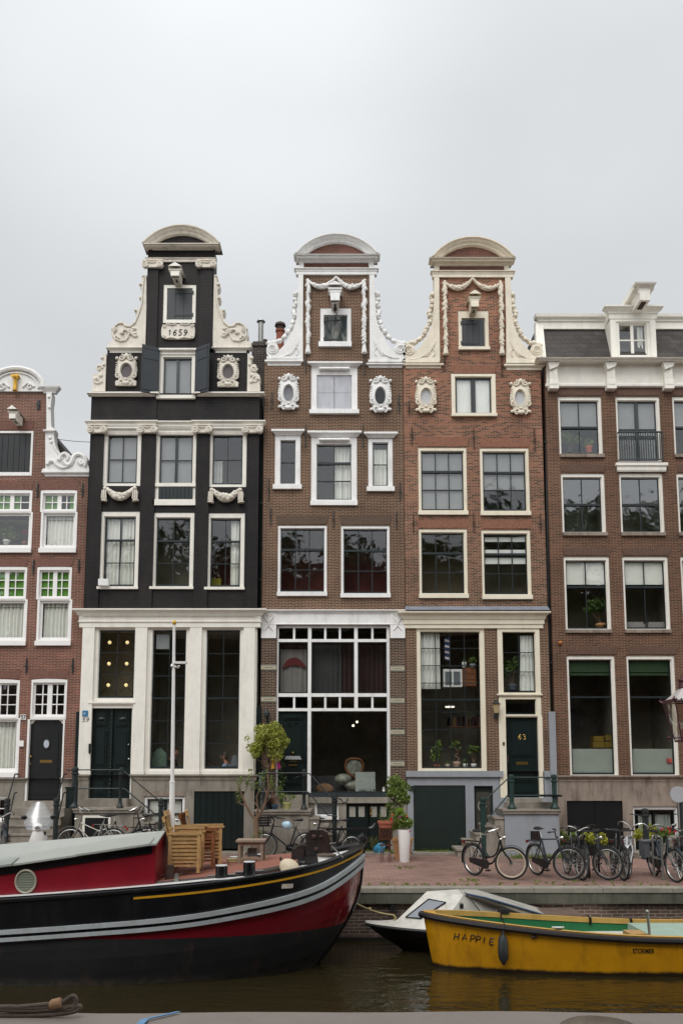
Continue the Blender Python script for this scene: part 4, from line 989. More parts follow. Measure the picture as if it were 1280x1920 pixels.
for a0, a1, y0, y1 in ((497, 568, 674, 685), (687, 758, 680, 689)):
    m.cut(); q = H.r(a0, y0, a1, y1); m.mould(q[0]+.08, q[2]-.08, q[1], q[3], H.Y, PROFS)
    q = H.r(a0+3, y0-4, a1-3, y0); m.box(q[0], q[2]-.03, H.Y-.07, H.Y+.25, q[1], q[3])
for a0, a1, y0, y1 in ((577, 679, 677, 687), (509, 571, 804, 816), (576.5, 677.5, 807, 819), (682, 745, 809, 821)):
    m.cut(); q = H.r(a0, y0, a1, y1); m.mould(q[0]+.13, q[2]-.13, q[1], q[3], H.Y, [(.02, 0), (.04, .2), (.10, .6), (.13, .7), (.13, 1)])
H.part(m, 'window_cornice', WH, False)
hoist(H, 615, 535, 641, 562, WH, .58, hook=True)
window(H, (600, 577, 658, 645), (7, 7, 14, 1), WH, SASH, 1, (1,), hole=False, sw=.5); q = H.r(597, 642, 659, 651); m = MB(); m.box(q[0], q[2], H.Y-.08, H.Y+.05, q[1], q[3]); H.part(m, 'hatch_sill', WH, False)
WORN = mat('flaking_green_paint', '#26302f', .8, .2, 4, 1.6, '#a3a29c')
doors_planks(H, (609, 592, 650, 642), WORN, 7, 'hatch_door', Y=H.Y+.04, hinge=-1)
cartouche(H, 521, 705, 561, 771, 541, 739, 19, 32, STONEW2, mat('oval_pane_grey', '#75757a', .12, .2, 5))
cartouche(H, 692, 709, 734, 776, 712.5, 744, 20, 33, STONEW2, mat('oval_pane_dark', '#202024', .08, .1))
for x, y0, y1 in ((572, 664, 700), (683, 668, 703), (509, 735, 768), (746.5, 740, 773), (572, 796, 838), (679.5, 796, 840), (503, 898, 938), (749, 905, 938), (506.5, 953, 985), (624.5, 957, 990), (742.5, 960, 992)): anchor(H, x, y0, y1, IRON)
arch_lintel(H, 521, 612, 966, 983, 'B61', 5); arch_lintel(H, 640, 730, 967, 984, 'B61', 5)
# fascia
m = MB(); q = H.r(490, 1143, 759, 1171); m.mould(q[0]+.04, q[2]-.06, q[1], q[3], H.Y, [(.05, 0), (.05, .06), (.03, .08), (.03, .7), (.05, .75), (.08, .9), (.12, .94), (.12, 1)])
for a0, a1 in ((490, 518), (731, 759)):
    q = H.r(a0, 1150, a1, 1197); m.box(q[0], q[2], H.Y-.045, H.Y+.02, q[1], q[3])
    cx = (q[0]+q[2])/2; zt_ = q[3]
    for s in (-1, 1):
        m.tube([(p.x, H.Y-.06, p.y) for p in curvept([(cx, zt_-.34, 0), (cx+s*.03, zt_-.25, 0), (cx+s*.12, zt_-.12, 0), (cx+s*.1, zt_-.02, 0), (cx+s*.04, zt_-.03, 0), (cx+s*.05, zt_-.09, 0)], 4)], .014, 5)
        m.tube([(p.x, H.Y-.06, p.y) for p in curvept([(cx, zt_-.36, 0), (cx+s*.05, zt_-.42, 0), (cx+s*.12, zt_-.5, 0)], 4)], .014, 5)
H.part(m, 'shop_fascia', WH)
# shop window frame
Y = H.Y+.06
def rr_(x0, y0, x1, y1, d=0, bk=.12): q = H.r(x0, y0, x1, y1); m.box(q[0], q[2], Y-d, Y+bk, q[1], q[3])
m = MB(); rr_(518, 1170, 521, 1491); rr_(725.5, 1170, 731, 1488); rr_(521, 1170, 725.5, 1177, -.002)
rr_(576.5, 1177, 583, 1491, .02); rr_(664, 1177, 670.5, 1330, .01)
for y0, y1 in ((1198, 1203.5), (1300, 1306.5), (1328, 1333.5)): rr_(521, y0, 725.5, y1, .012, .1)
for y0, y1 in ((1177, 1198), (1306.5, 1328)):
    for x in (551, 609.5, 637, 698): rr_(x-2, y0, x+2, y1, -.005, .08)
sf = H.part(m, 'shopfront_frame', WH, False)
# glass and rooms behind
def shop_pane(x0, y0, x1, y1, g, dark=True, sd=2.2):
    q = H.r(x0, y0, x1, y1)
    if dark:
        s = MB(); t = sd*S1; s.box(q[0], q[0]+t, Y+.02, Y+.07, q[1], q[3]); s.box(q[2]-t, q[2], Y+.02, Y+.07, q[1], q[3]); s.box(q[0]+t, q[2]-t, Y+.02, Y+.07, q[1], q[1]+t); s.box(q[0]+t, q[2]-t, Y+.02, Y+.07, q[3]-t, q[3]); s.build('sash', SASH, sf, False)
    p = MB(); a = random.uniform(-.003, .003); p.quad((q[0], Y+.05-a, q[1]), (q[2], Y+.05+a, q[1]), (q[2], Y+.05+a, q[3]), (q[0], Y+.05-a, q[3])); p.build('pane', g, sf, False)
for y0, y1 in ((1177, 1198), (1306.5, 1328)):
    for x0, x1 in ((521, 549), (553, 576.5), (583, 607.5), (611.5, 635), (639, 664), (670.5, 696), (700, 725.5)): shop_pane(x0, y0, x1, y1, GLASSD, True, 1.3)
for x0, x1 in ((521, 576.5), (583, 664), (670.5, 725.5)): shop_pane(x0, 1203.5, x1, 1300, GLASSD)
shop_pane(583, 1333.5, 725.5, 1487, GLASSD)
q = H.r(518, 1172, 731, 1488); m = MB(); zf = zof(1303, H.Y)
yb_ = H.Y+.20
def room(x0, x1, z0, z1, y0, y1, mt, nm='room'):
    r = MB(); r.quad((x0, y1, z0), (x1, y1, z0), (x1, y1, z1), (x0, y1, z1)); r.quad((x0, y0, z0), (x0, y1, z0), (x0, y1, z1), (x0, y0, z1)); r.quad((x1, y0, z0), (x1, y0, z1), (x1, y1, z1), (x1, y1, z0))
    r.quad((x0, y0, z0), (x1, y0, z0), (x1, y1, z0), (x0, y1, z0)); r.quad((x0, y0, z1), (x0, y1, z1), (x1, y1, z1), (x1, y0, z1)); return r.build(nm, mt, sf, False)
room(q[0], q[2], zf, q[3]+.1, yb_, yb_+1.5, ROOMR); xm, _ = pt(579, 1400, H.Y); room(xm, q[2], q[1], zf-.05, yb_, yb_+3.2, ROOM)
SHEET = mat('printed_cloth', '#8e8784', .9, .1)
m = MB(); q = H.r(524, 1215, 575, 1297); curtain_mesh(m, q[0], q[2], q[1], q[3], yb_+.12, .015, .3)
cl = m.build('printed_cloth', SHEET, sf)
REDC = mat('red_cloth', '#6b2c2e', .9, .1); m = MB()
zc_ = (q[1]+q[3])/2
m.prism([(p.x, p.y) for p in curvept([(q[0]+.05, zc_+.05, 0), (q[0]+.2, zc_+.32, 0), (q[0]+.45, zc_+.38, 0), (q[2]-.15, zc_+.26, 0), (q[2]-.03, zc_+.08, 0), (q[0]+.4, zc_+.16, 0), (q[0]+.05, zc_+.05, 0)], 3)][:-1], yb_+.07, yb_+.08); m.build('red_print', REDC, cl)
DC = mat('maroon_drape', '#3d2629', .9, .2)
GC = mat('grey_drape', '#4c494b', .9, .15)
for x0, x1, mt in ((585, 640, GC), (640, 662, DC), (672, 724, DC), (523, 575, DC)):
    q = H.r(x0, 1205, x1, 1298); m = MB(); curtain_mesh(m, q[0], q[2], q[1], q[3], yb_+.22, .03, .15, seed=x0); m.build('curtain', mt, sf)
m = MB(); q = H.r(576, 1487, 731, 1495); m.box(q[0], q[2], H.Y-.06, H.Y+.1, q[1], q[3]); H.part(m, 'shop_sill', SASHG, False)
# front door of 61
q = H.r(521, 1333.5, 576.5, 1491); m = MB(); yd = H.Y+.14; m.box(q[0], q[2], yd, yd+.06, q[1], q[3]); hgt = q[3]-q[1]; cx = (q[0]+q[2])/2; hw = (q[2]-q[0])/2
for v0, v1, k in ((.03, .1, .7), (.12, .2, .5), (.24, .38, .72), (.42, .86, .62), (.9, .97, .7)):
    m.box(cx-hw*k, cx+hw*k, yd-.03, yd, q[1]+hgt*v0, q[1]+hgt*v1); m.box(cx-hw*k*.8, cx+hw*k*.8, yd-.05, yd-.03, q[1]+hgt*v0+.04, q[1]+hgt*v1-.04)
m.mould(cx-hw*.75, cx+hw*.75, q[1]+hgt*.39, q[1]+hgt*.41, yd, [(.02, 0), (.05, 1)]); m.mould(cx-hw*.4, cx+hw*.4, q[1]+hgt*.42, q[1]+hgt*.47, yd-.02, [(.08, 0), (.02, 1)])
for s in (-1, 1): spiral(m, cx+s*.1, q[1]+hgt*.84, .08, yd-.06, 1.2, .015, s); m.tube([(cx+s*.15, yd-.06, q[1]+hgt*.15), (cx+s*.18, yd-.06, q[1]+hgt*.22), (cx, yd-.06, q[1]+hgt*.19)], .015, 5)
dr = H.part(m, 'carved_front_door', DKGREEN)
m = MB(); m.box(cx-.12, cx+.12, yd-.09, yd-.055, q[1]+hgt*.345, q[1]+hgt*.36); m.ball((cx, yd-.08, q[1]+hgt*.5), .03); m.build('letter_slot', BRASS, dr)
# tile bands and wall lamp
TILE = mat('tan_tile', '#aca28e', .5, .1, 20); TILEG = mat('grey_green_tile', '#5e665c', .5, .1)
for x0, x1, ys in ((489, 518, (1246, 1305.5)), (731.5, 758, (1248, 1308, 1367, 1426.5))):
    for y in ys:
        q = H.r(x0, y, x1, y+11.5); m = MB(); m.box(q[0]+.002, q[2]-.002, H.Y-.014, H.Y+.01, q[1]+.03, q[3]-.03); tb = H.part(m, 'tile_band', TILE, False)
        m = MB(); m.box(q[0]+.002, q[2]-.002, H.Y-.012, H.Y+.01, q[1], q[1]+.026); m.box(q[0]+.002, q[2]-.002, H.Y-.012, H.Y+.01, q[3]-.026, q[3])
        for k in range(5): xx = (q[0]+q[2])/2+(k-2)*.05; zz = (q[1]+q[3])/2; m.prism([(xx-.018, zz), (xx, zz-.018), (xx+.018, zz), (xx, zz+.018)], H.Y-.018, H.Y-.013)
        m.build('tile_pattern', TILEG, tb, False)
X, z = pt(501, 1345, H.Y); m = MB(); m.box(X-.03, X+.03, H.Y-.04, H.Y, z-.18, z+.1); m.tube([(X, H.Y-.03, z-.1), (X, H.Y-.15, z-.12), (X, H.Y-.17, z-.04)], .015, 6); m.lathe([(.04, z-.05), (.075, z+.02), (.08, z+.12), (.05, z+.17), (.01, z+.22)], X, H.Y-.17, 8); H.part(m, 'wall_lamp', IRON)
# cellar level
H.holes = [H.r(590, 1503, 634, 1537), H.r(649, 1507, 731, 1596)]
H.wall([(xl, -.1, xr, zgr)], STONE, name='plinth', dy=-.02)
m = MB(); q = H.r(576, 1495, 759, 1506); m.box(q[0], q[2], H.Y-.07, H.Y-.015, q[1], q[3]); H.part(m, 'plinth_ledge', STONE, False)
window(H, (590, 1503, 634, 1537), (3, 3, 2, 9), WHITE, SASH, 1, (1,), hole=False, sw=1, cur=[(0, 1, 0, 1, BLINDG, 'flat')], sill=(1, 7, .05))
q = H.r(649, 1507, 731, 1592); m = MB(); yd = H.Y+.03; m.box(q[0], q[2], yd+.02, yd+.06, q[1], q[3]); nn = 4; wd = (q[2]-q[0])
for x in (0, .235, .485, .50, .52, .745, .97): m.box(q[0]+wd*x, q[0]+wd*min(1, x+.03), yd, yd+.03, q[1], q[3])
for v in (0, .42, .62, .95): m.box(q[0], q[2], yd+.004, yd+.03, q[1]+(q[3]-q[1])*v, q[1]+(q[3]-q[1])*(v+.05))
cd = H.part(m, 'cellar_doors', DKGREEN, False)
LACE = mat('lace', '#98958a', .9, .35, 30)
for u in (.07, .28, .56, .78): m = MB(); m.box(q[0]+wd*u, q[0]+wd*(u+.14), yd+.01, yd+.025, q[1]+(q[3]-q[1])*.70, q[1]+(q[3]-q[1])*.93); pn = m.build('lace_pane', LACE, cd, False)
m = MB(); m.ball((q[0]+wd*.56, yd-.02, q[1]+.95), .03); m.box(q[0]+wd*.54, q[0]+wd*.58, yd-.01, yd+.01, q[1]+.98, q[1]+1.12); m.build('door_knob', BRASS, cd)
st61, a, c, Yf, zt = stoop(H, 478, 582, 1519, 1.15, STONE, 1, 5, 0, slabm=STEP, run=.24)
LAND61 = (a, c, Yf, zt); yy = Yf+.08
m = MB(); q = H.r(519, 1491, 578, 1506); m.box(q[0], q[2], H.Y-.3, H.Y-.03, zt, q[3]); m.build('threshold', STEP, st61, False)
p1, p2, p3 = P3(495, 1448, yy), P3(570, 1445, yy), P3(627, 1492, yy)
rails(H, st61, [[PX(487, 1450), PX(570, 1450), PX(580, 1451), PX(622, 1497), PX(632, 1497), PX(640, 1500), PX(643, 1506), PX(650, 1504), PX(652, 1498)], [PX(487, 1485), PX(570, 1485), PX(578, 1486), PX(614, 1529), PX(633, 1531)], [P3(490, 1450, yy), P3(490, 1447, H.Y-.05)]],
      [(p1.x, yy, zt, p1.z+.04, .055), (p2.x, yy, zt, p2.z+.04), (p3.x, yy, 0, p3.z+.03, .06)], IRON)
# ---------------- 63
h63 = House('orange-red brick house with beige neck gable and grey painted base', 24.3, 890); H = h63
window(H, (784, 839, 875, 966), (5, 5, 6, 10), CREAM2, SASH, 3, (1, .95, 1), meet=1, sw=3.2, mw=1.8, cur=[(0, 1, 0, 1, BLINDG, 'flat')], arch=2, sill=(1, 8, .03))
window(H, (900, 840, 992, 967), (5, 5, 6, 10), CREAM2, SASH, 3, (1, .9, 1), meet=1, sw=3.2, mw=1.8, cur=[(0, 1, 0, .66, BLINDG, 'flat')], room=ROOMG, arch=2, sill=(1, 8, .03))
window(H, (785.5, 992, 876, 1122), (4, 5, 6, 10), CREAM2, SASH, 3, (1, 1, 1), meet=1, sw=3.2, mw=1.8, room=ROOMB, arch=2, sill=(1, 8, .03), g=GLASSC)
window(H, (903, 994, 995, 1124), (4, 5, 6, 10), CREAM2, SASH, 3, (1, 1, 1), meet=1, sw=3.2, mw=1.8, room=ROOM, arch=2, sill=(1, 8, .03), cur=[(0, 1, .02, .1, CURT, 'flat'), (0, 1, .24, .3, CURT, 'flat'), (0, 1, .38, .49, CURT, 'flat')], g=GLASSC)
window(H, (846, 701, 929, 782), (7, 7, 5, 6), CREAM2, SHUT, 2, (1,), sw=4, midpost=9, cur=[(0, 1, 0, 1, WHITE, 'flat')], sill=(1, 6, .04), rec=.05)
# big bottom window
window(H, (781.5, 1178, 910, 1446), (7, 8, 6, 5), CREAM2, SASH, 4, (.9, 1, 1, .95, .7, 1, 1.05, 1.05), meet=4, sw=2, mw=1.5, cur=[(.0, .33, .0, .42, CURT, 'fold')], room=ROOM, g=GLASSC, depth=2.4)
window(H, (933, 1178, 1012, 1302), (9, 8, 7, 3), CREAM2, SASH, 2, (1, 1, 1), sw=2.2, mw=1.5, cur=[(.58, 1, .03, 1, CURT, 'flare')], g=GLASSC, rec=.04)
window(H, (935, 1308, 1014, 1343), (12, 9, 3, 3), CREAM2, SASH, 1, (1,), sw=2.2, rec=.04)
q = H.r(936, 1300, 1013, 1309); H.holes.append(H.r(936, 1343, 1018, 1496))
H.holes.append(H.r(859, 582, 916, 657))
xl, _ = pt(758.3, 950, H.Y); xr, _ = pt(1020.5, 950, H.Y); zw = zof(686, H.Y); zc = zof(1178, H.Y); zgr = zof(1446, H.Y)
H.wall([(xl, zc, xr, zw)], B63); H.wall([(xl, zgr, xr, zc)], B61, name='shopfront_piers')
a, _ = pt(823, 600, H.Y); c, _ = pt(948, 600, H.Y); H.wall([(a, zw, c, zof(506, H.Y))], B63, name='gable_neck', deep=.5)
q = H.r(823, 493, 948, 506); m = MB(); m.box(q[0], q[2], H.Y-.01, H.Y+.4, q[1], q[3]); H.part(m, 'frieze', B61T, False)
roof_prism(H, (xl+xr)/2, (xr-xl)/2-.15, zw, zof(565, H.Y), SLATE)
twin_gable(H, 255, 2, STONEW3, B61T, B63, None, (808, 961, 490, 453), (801, 481, 966, 497), (506, 519), (495, 506), None)
m = MB()
for a0, a1, y0, y1 in ((757.5, 829, 681, 690), (946, 1018, 682, 693)):
    m.cut(); q = H.r(a0, y0, a1, y1); m.mould(q[0]+.06, q[2]-.06, q[1], q[3], H.Y, PROFS); q = H.r(a0+2, y0-8, a1-4, y0); m.box(q[0], q[2]-.03, H.Y-.07, H.Y+.25, q[1], q[3])
H.part(m, 'gable_cornice', CREAM2, False)
hoist(H, 879, 552, 901, 574, CREAM2, .58)
window(H, (859, 582, 916, 657), (7, 7, 15, 6), CREAM2, SASH, 1, (1,), hole=False, sw=.5, sill=(1, 6, .04)); doors_planks(H, (866, 598, 908, 650), SHUT, 4, 'hatch_door', Y=H.Y+.03, hinge=-1)
MILK = mat('milky_pane', '#b7b8ba', .25, .06, 5)
cartouche(H, 777.5, 711, 818, 777, 798, 745, 20, 31, STONEW3, MILK); cartouche(H, 955, 715, 994.5, 780, 973.5, 748, 19, 31, STONEW3, MILK)
for x0, x1, y0, y1 in ((850, 926, 684, 700), (784, 875, 820, 837), (901, 991, 821, 838), (785, 876, 974, 990), (904, 993, 975, 991)): arch_lintel(H, x0, x1, y0, y1, 'B63', 5)
for x, y0, y1 in ((832, 660, 697), (940, 668, 706), (766, 752, 778), (771, 800, 835), (887, 804, 842), (1001, 805, 845), (774, 965, 1000), (887, 962, 998), (1012, 965, 1000)): anchor(H, x, y0, y1, RUSTI, 1.3)
m = MB(); q = H.r(759.5, 1146, 1024, 1178); m.mould(q[0]+.02, q[2]-.16, q[1], q[3], H.Y, [(.05, 0), (.05, .2), (.08, .25), (.08, .5), (.1, .52), (.14, .75), (.22, .88), (.24, .92), (.24, 1)]); H.part(m, 'shopfront_cornice', CREAM2, False)
m = MB(); q2 = H.r(759.5, 1137, 1022, 1146); k = m.V((q[0], H.Y-.26, q[3]+.002), (q[2]+.04, H.Y-.26, q[3]+.002), (q[2]+.04, H.Y-.005, q2[3]), (q[0], H.Y-.005, q2[3]), (q[0], H.Y-.26, q[3]-.02), (q[2]+.04, H.Y-.26, q[3]-.02), (q[2]+.04, H.Y, q[3]-.02), (q[0], H.Y, q[3]-.02))
m.F((k, k+1, k+2, k+3), (k+4, k+5, k+1, k), (k+5, k+6, k+2, k+1), (k+7, k+4, k, k+3)); H.part(m, 'lead_flashing', LEAD, False)
m = MB(); q = H.r(934, 1301, 1011, 1309); m.mould(q[0]+.04, q[2]-.02, q[1]-.02, q[3], H.Y+.02, PROFS); H.part(m, 'door_lintel', CREAM2, False)
q = H.r(949, 1345, 1009.5, 1494); m = MB(); yd = H.Y+.1; m.box(q[0], q[2], yd, yd+.06, q[1], q[3]); hgt = q[3]-q[1]
for v0, v1 in ((.03, .13), (.18, .42), (.5, .95)):
    m.box(q[0]+.13, q[2]-.13, yd-.02, yd, q[1]+hgt*v0, q[1]+hgt*v1); m.box(q[0]+.18, q[2]-.18, yd-.035, yd-.02, q[1]+hgt*v0+.05, q[1]+hgt*v1-.05)
dr = H.part(m, 'front_door', DKGREEN, False)
m = MB(); cx = (q[0]+q[2])/2; strokes(m, '63', lambda x, y: (cx-.09+x, yd-.042, q[1]+hgt*.72+y), .13, adv=.95, t=.008); m.build('house_number', BRASS, dr)
m = MB(); m.box(cx-.17, cx+.17, yd-.03, yd, q[1]+hgt*.4, q[1]+hgt*.435); m.build('letter_slot', BRASS, dr, False)
m = MB(); m.tube([(q[0]+.05, yd-.06, q[1]+.95), (q[0]+.05, yd-.06, q[1]+1.15)], .02, 6); m.build('door_handle', RUSTI, dr)
m = MB(); o = H.r(936, 1343, 1018, 1496); m.box(o[0], q[0], H.Y-.02, yd+.05, o[1], o[3]); m.box(q[2], o[2], H.Y-.02, yd+.05, o[1], o[3]); m.box(q[0], q[2], H.Y+.0, yd+.04, q[3], o[3]); H.part(m, 'door_frame', CREAM2, False)
m = MB(); q = H.r(942, 1392, 945, 1398); m.box(q[0], q[2], H.Y-.04, H.Y-.02, q[1], q[3]); H.part(m, 'doorbell', BLACKP, False)
# wall lantern
X, z = pt(928, 1330, H.Y); m = MB(); m.lathe([(.04, z-.28), (.05, z-.2), (.03, z-.1)], X, H.Y-.05, 8); m.tube([(X, H.Y-.18, z-.18), (X, H.Y-.18, z-.12)], .03, 6); m.tube([(X, H.Y-.02, z-.22), (X, H.Y-.14, z-.26), (X, H.Y-.18, z-.16)], .02, 6); m.cut(); m.lathe([(.12, z+.12), (.14, z+.13), (.05, z+.2), (.01, z+.25)], X, H.Y-.18, 8); wl = H.part(m, 'wall_lantern', IRON)
m = MB(); m.lathe([(.06, z-.12), (.11, z+.12)], X, H.Y-.18, 8); m.build('lantern_glass', mat('amber_glass', '#b3a078', .2, .1), wl)
# grey base
H.holes = [H.r(775, 1473, 873, 1596), H.r(889, 1474, 924.5, 1567), H.r(936, 1445, 1018, 1496)]
H.wall([(xl, -.1, xr, zgr)], GREYP, name='plinth', dy=-.02)
m = MB(); q = H.r(760.5, 1446, 942, 1457); m.box(q[0], q[2], H.Y-.1, H.Y-.02, q[1], q[3]); m.cut(); q = H.r(1019, 1448, 1031, 1457); m.box(q[0], q[2], H.Y-.1, H.Y-.02, q[1], q[3]); H.part(m, 'plinth_ledge', GREYP, False)
doors_planks(H, (775, 1473, 873, 1593), mat('bottle_green_paint', '#12211d', .5, .15), 1, 'cellar_door', Y=H.Y+.0, hinge=None)
q = H.r(889, 1474, 924.5, 1567); m = MB(); m.box(q[0], q[2], H.Y+.09, H.Y+.12, q[1], q[3]); sd_ = H.part(m, 'basement_door', mat('bottle_green_paint2', '#16231f', .5, .1), False)
m = MB()
for i in range(-14, 30):
    for s in (1, -1):
        x0 = q[0]+i*.05; p_ = []
        for t in (0, 1): p_.append((x0+(q[3]-q[1])*t*.6 if s > 0 else q[2]-(x0-q[0])-(q[3]-q[1])*t*.6, q[1]+.18+(q[3]-q[1]-.35)*t))
        (xa, za), (xb, zb_) = p_
        lo, hi = q[0]+.07, q[2]-.07
        def clip(xa, za, xb, zb_):
            if abs(xb-xa) < 1e-6: return None
            ts = sorted([(lo-xa)/(xb-xa), (hi-xa)/(xb-xa)]); t0 = max(0, ts[0]); t1 = min(1, ts[1])
            return None if t0 >= t1 else ((xa+(xb-xa)*t0, H.Y+.08, za+(zb_-za)*t0), (xa+(xb-xa)*t1, H.Y+.08, za+(zb_-za)*t1))
        r = clip(xa, za, xb, zb_)
        if r: m.tube(r, .005, 4, False)
m.build('wire_grille', mat('taupe_wire', '#6e665c', .6), sd_)
m = MB(); X, z = pt(903.5, 1512, H.Y); m.tube([(X+.11*math.cos(t), H.Y-.01, z+.13*math.sin(t)) for t in [2*math.pi*i/20 for i in range(20)]], .018, 6, ring=True); m.build('wreath', mat('dry_wreath', '#8f8a7c', .9, .3, 20), sd_)
m = MB(); q = H.r(768, 1474, 776, 1482); m.box(q[0], q[2], H.Y-.08, H.Y-.02, q[1], q[3]); H.part(m, 'door_hinge', IRON, False)
st63, a, c, Yf, zt = stoop(H, 943, 1051, 1518, 1.15, GREYP, -1, 5, 0, slabm=STEP, run=.25, wallm=GREYP)
yy = Yf+.12
m = MB(); q = H.r(950, 1497, 1012, 1517); m.box(q[0]-.1, q[2]+.2, H.Y-.62, H.Y-.03, zt, zt+.16); m.box(q[0], q[2], H.Y-.3, H.Y-.03, zt+.16, q[3]); m.build('threshold', STEP, st63, False)
m = MB(); q = H.r(995, 1559, 1014, 1577, Yf); m.box(q[0], q[2], Yf+.035, Yf+.06, q[1], q[3]); vt = m.build('cellar_vent', BLACKP, st63, False)
m = MB(); [m.tube([(q[0]+(q[2]-q[0])*k/4, Yf+.03, q[1]), (q[0]+(q[2]-q[0])*k/4, Yf+.03, q[3])], .012, 5) for k in (1, 2, 3)]; m.build('vent_bars', RUSTI, vt)
PX2 = lambda px, py: P3(px, py, yy)
p1, p2, p3 = PX2(958, 1455), PX2(1038, 1455), PX2(905, 1496)
rails(H, st63, [[PX2(958, 1458), PX2(1043, 1458)], [PX2(910, 1500), PX2(951, 1461), PX2(958, 1458)], [PX2(950, 1492), PX2(1048, 1492)], [PX2(905, 1534), PX2(917, 1534), PX2(951, 1492)], [PX2(1038, 1458), P3(1038, 1455, H.Y-.05)]],
      [(p1.x, yy, zt, p1.z+.04, .06), (p2.x, yy, zt, p2.z+.04, .06), (p3.x, yy, .0, p3.z+.02, .07)], mat('green_iron', '#15312b', .5, .2))
m = MB(); q = H.r(1010, 1488, 1050, 1494, yy+.1); m.box(q[0], q[2], yy-.1, yy+.5, q[1], q[1]+.05); m.build('stoop_bench', DKGREEN, st63, False)
# ================================================================ number 65
h65 = House('wide reddish-brown brick house with white cornice, slate mansard and dormer', 24.3, 1160); H = h65
def w65(x0, y0, x1, y1, **k):
    window(H, (x0, y0, x1, y1), (4, 5, 7, 2), CREAM, k.pop('sm', SASH), 2, k.pop('rows', (1, 1)), meet=1, sw=2.6, mw=1.8, rec=.09, **k)
for i, x in enumerate((1047, 1155.5, 1262)):
    wd = 81.5
    if i != 1: w65(x, 743, x+wd, 852, cur=[(0, 1, 0, .5, BLINDG, 'flat')], room=ROOMG)
    else: window(H, (x, 743, x+83, 866), (4, 5, 7, 2), CREAM, SASHG, 2, (1, .25, .9), sw=2.6, midpost=7, mw=2.5, rec=.09, cur=[(0, 1, 0, 1, BLINDG, 'flat')])
for i, x in enumerate((1052.5, 1162, 1270)): w65(x, 887, x+82, 999, room=ROOM, g=glass('reflective_glass', (.7, .72, .7), 2.6, .05, .05) if i == 0 else MC['reflective_glass'])
for i, x in enumerate((1058, 1168.5, 1278)): w65(x, 1043, x+86, 1181, cur=[(0, 1, 0, .34, CURT, 'flat')] if i else [(0, 1, 0, .34, CURT, 'flat')], rows=(.63, 1))
GRN = mat('green_roller_blind', '#34492e', .8, .06)
for i, x in enumerate((1065, 1178, 1290)):
    window(H, (x, 1229, x+91, 1455), (4, 5, 7, 2), CREAM, SASH, 1, (1, 2.05), meet=1, sw=3, rec=.09, room=ROOM, depth=2.2, g=GLASSD,
           cur=[(0, 1, 0, .13, GRN, 'flat'), (.01, .99, .10, .108, CURT, 'flat'), (0, 1, .79, 1, mat('frosted_film', '#a8aca4', .8, .04), 'flat')])
xl, _ = pt(1029.5, 1000, H.Y); xr = xl+9; zc = zof(728, H.Y); zgr = zof(1456, H.Y)
H.wall([(xl, zgr, xr, zc+.9)], B65)
H.holes = [H.r(1063, 1502, 1168, 1596), H.r(1187, 1512, 1273, 1600)]
H.wall([(xl+.01, -.1, xr, zgr)], STONED, name='plinth', dy=-.02)
m = MB(); m.mould(xl+.02, xr, zof(1466, H.Y), zof(1454, H.Y), H.Y-.02, PROFS)
q = H.r(1166.5, 1466, 1168, 1596); H.part(m, 'plinth_ledge', STONED, False)
doors_planks(H, (1063, 1502, 1168, 1594), BLACKP, 2, 'cellar_door', Y=H.Y+.02)
window(H, (1187, 1512, 1273, 1600), (4, 4, 6, 2), WHITE, SASH, 2, (1,), hole=False, cur=[(.1, .45, .1, 1, CURT2, 'fold'), (.55, .95, .1, 1, CURT2, 'fold')], g=GLASSD, rec=.1)
for x0, x1, y0, y1 in ((1046, 1129, 727, 741), (1156, 1238, 727, 741), (1262, 1345, 727, 741), (1052, 1133, 871, 885), (1270, 1352, 871, 885), (1058, 1143, 1027, 1041), (1169, 1254, 1027, 1041), (1278, 1364, 1027, 1041), (1065, 1155, 1212, 1227), (1178, 1269, 1212, 1227), (1290, 1380, 1212, 1227)): arch_lintel(H, x0, x1, y0, y1, 'B65', 5)
m = MB()
for x0, x1, y in ((1049, 1132, 852), (1264, 1346, 852), (1054, 1138, 999), (1164, 1247, 999), (1272, 1354, 999), (1059, 1146, 1181), (1170, 1257, 1181), (1279, 1366, 1181)):
    m.cut(); q = H.r(x0, y, x1, y+6); m.box(q[0], q[2], H.Y-.07, H.Y+.04, q[1], q[3])
H.part(m, 'window_sills', STONED, False)
m = MB(); q = H.r(1159, 867, 1243, 884); m.mould(q[0]+.02, q[2]-.02, q[1], q[3], H.Y, [(.06, 0), (.08, .2), (.08, .6), (.12, .7), (.12, 1)]); H.part(m, 'balcony_ledge', CREAM, False)
m = MB(); q = H.r(1157, 812, 1240, 865); Yb = H.Y-.14
m.box(q[0], q[2], Yb-.02, Yb+.03, q[3]-.04, q[3]); m.box(q[0], q[2], Yb-.01, Yb+.02, q[1], q[1]+.03)
for k in range(19): x = q[0]+.02+(q[2]-q[0]-.04)*k/18; m.box(x-.011, x+.011, Yb, Yb+.02, q[1], q[3])
for x in (q[0], q[2]-.02): m.box(x, x+.02, Yb, H.Y, q[3]-.03, q[3]); m.box(x, x+.02, Yb, H.Y, q[1], q[1]+.03)
H.part(m, 'balcony_railing', SASHG, False)
X, z = pt(1049, 1206, H.Y); m = MB(); m.ball((X, H.Y-.05, z), (.055, .06, .055), 12, 8); H.part(m, 'alarm_lamp', mat('orange_plastic', '#b0691f', .4, .05))
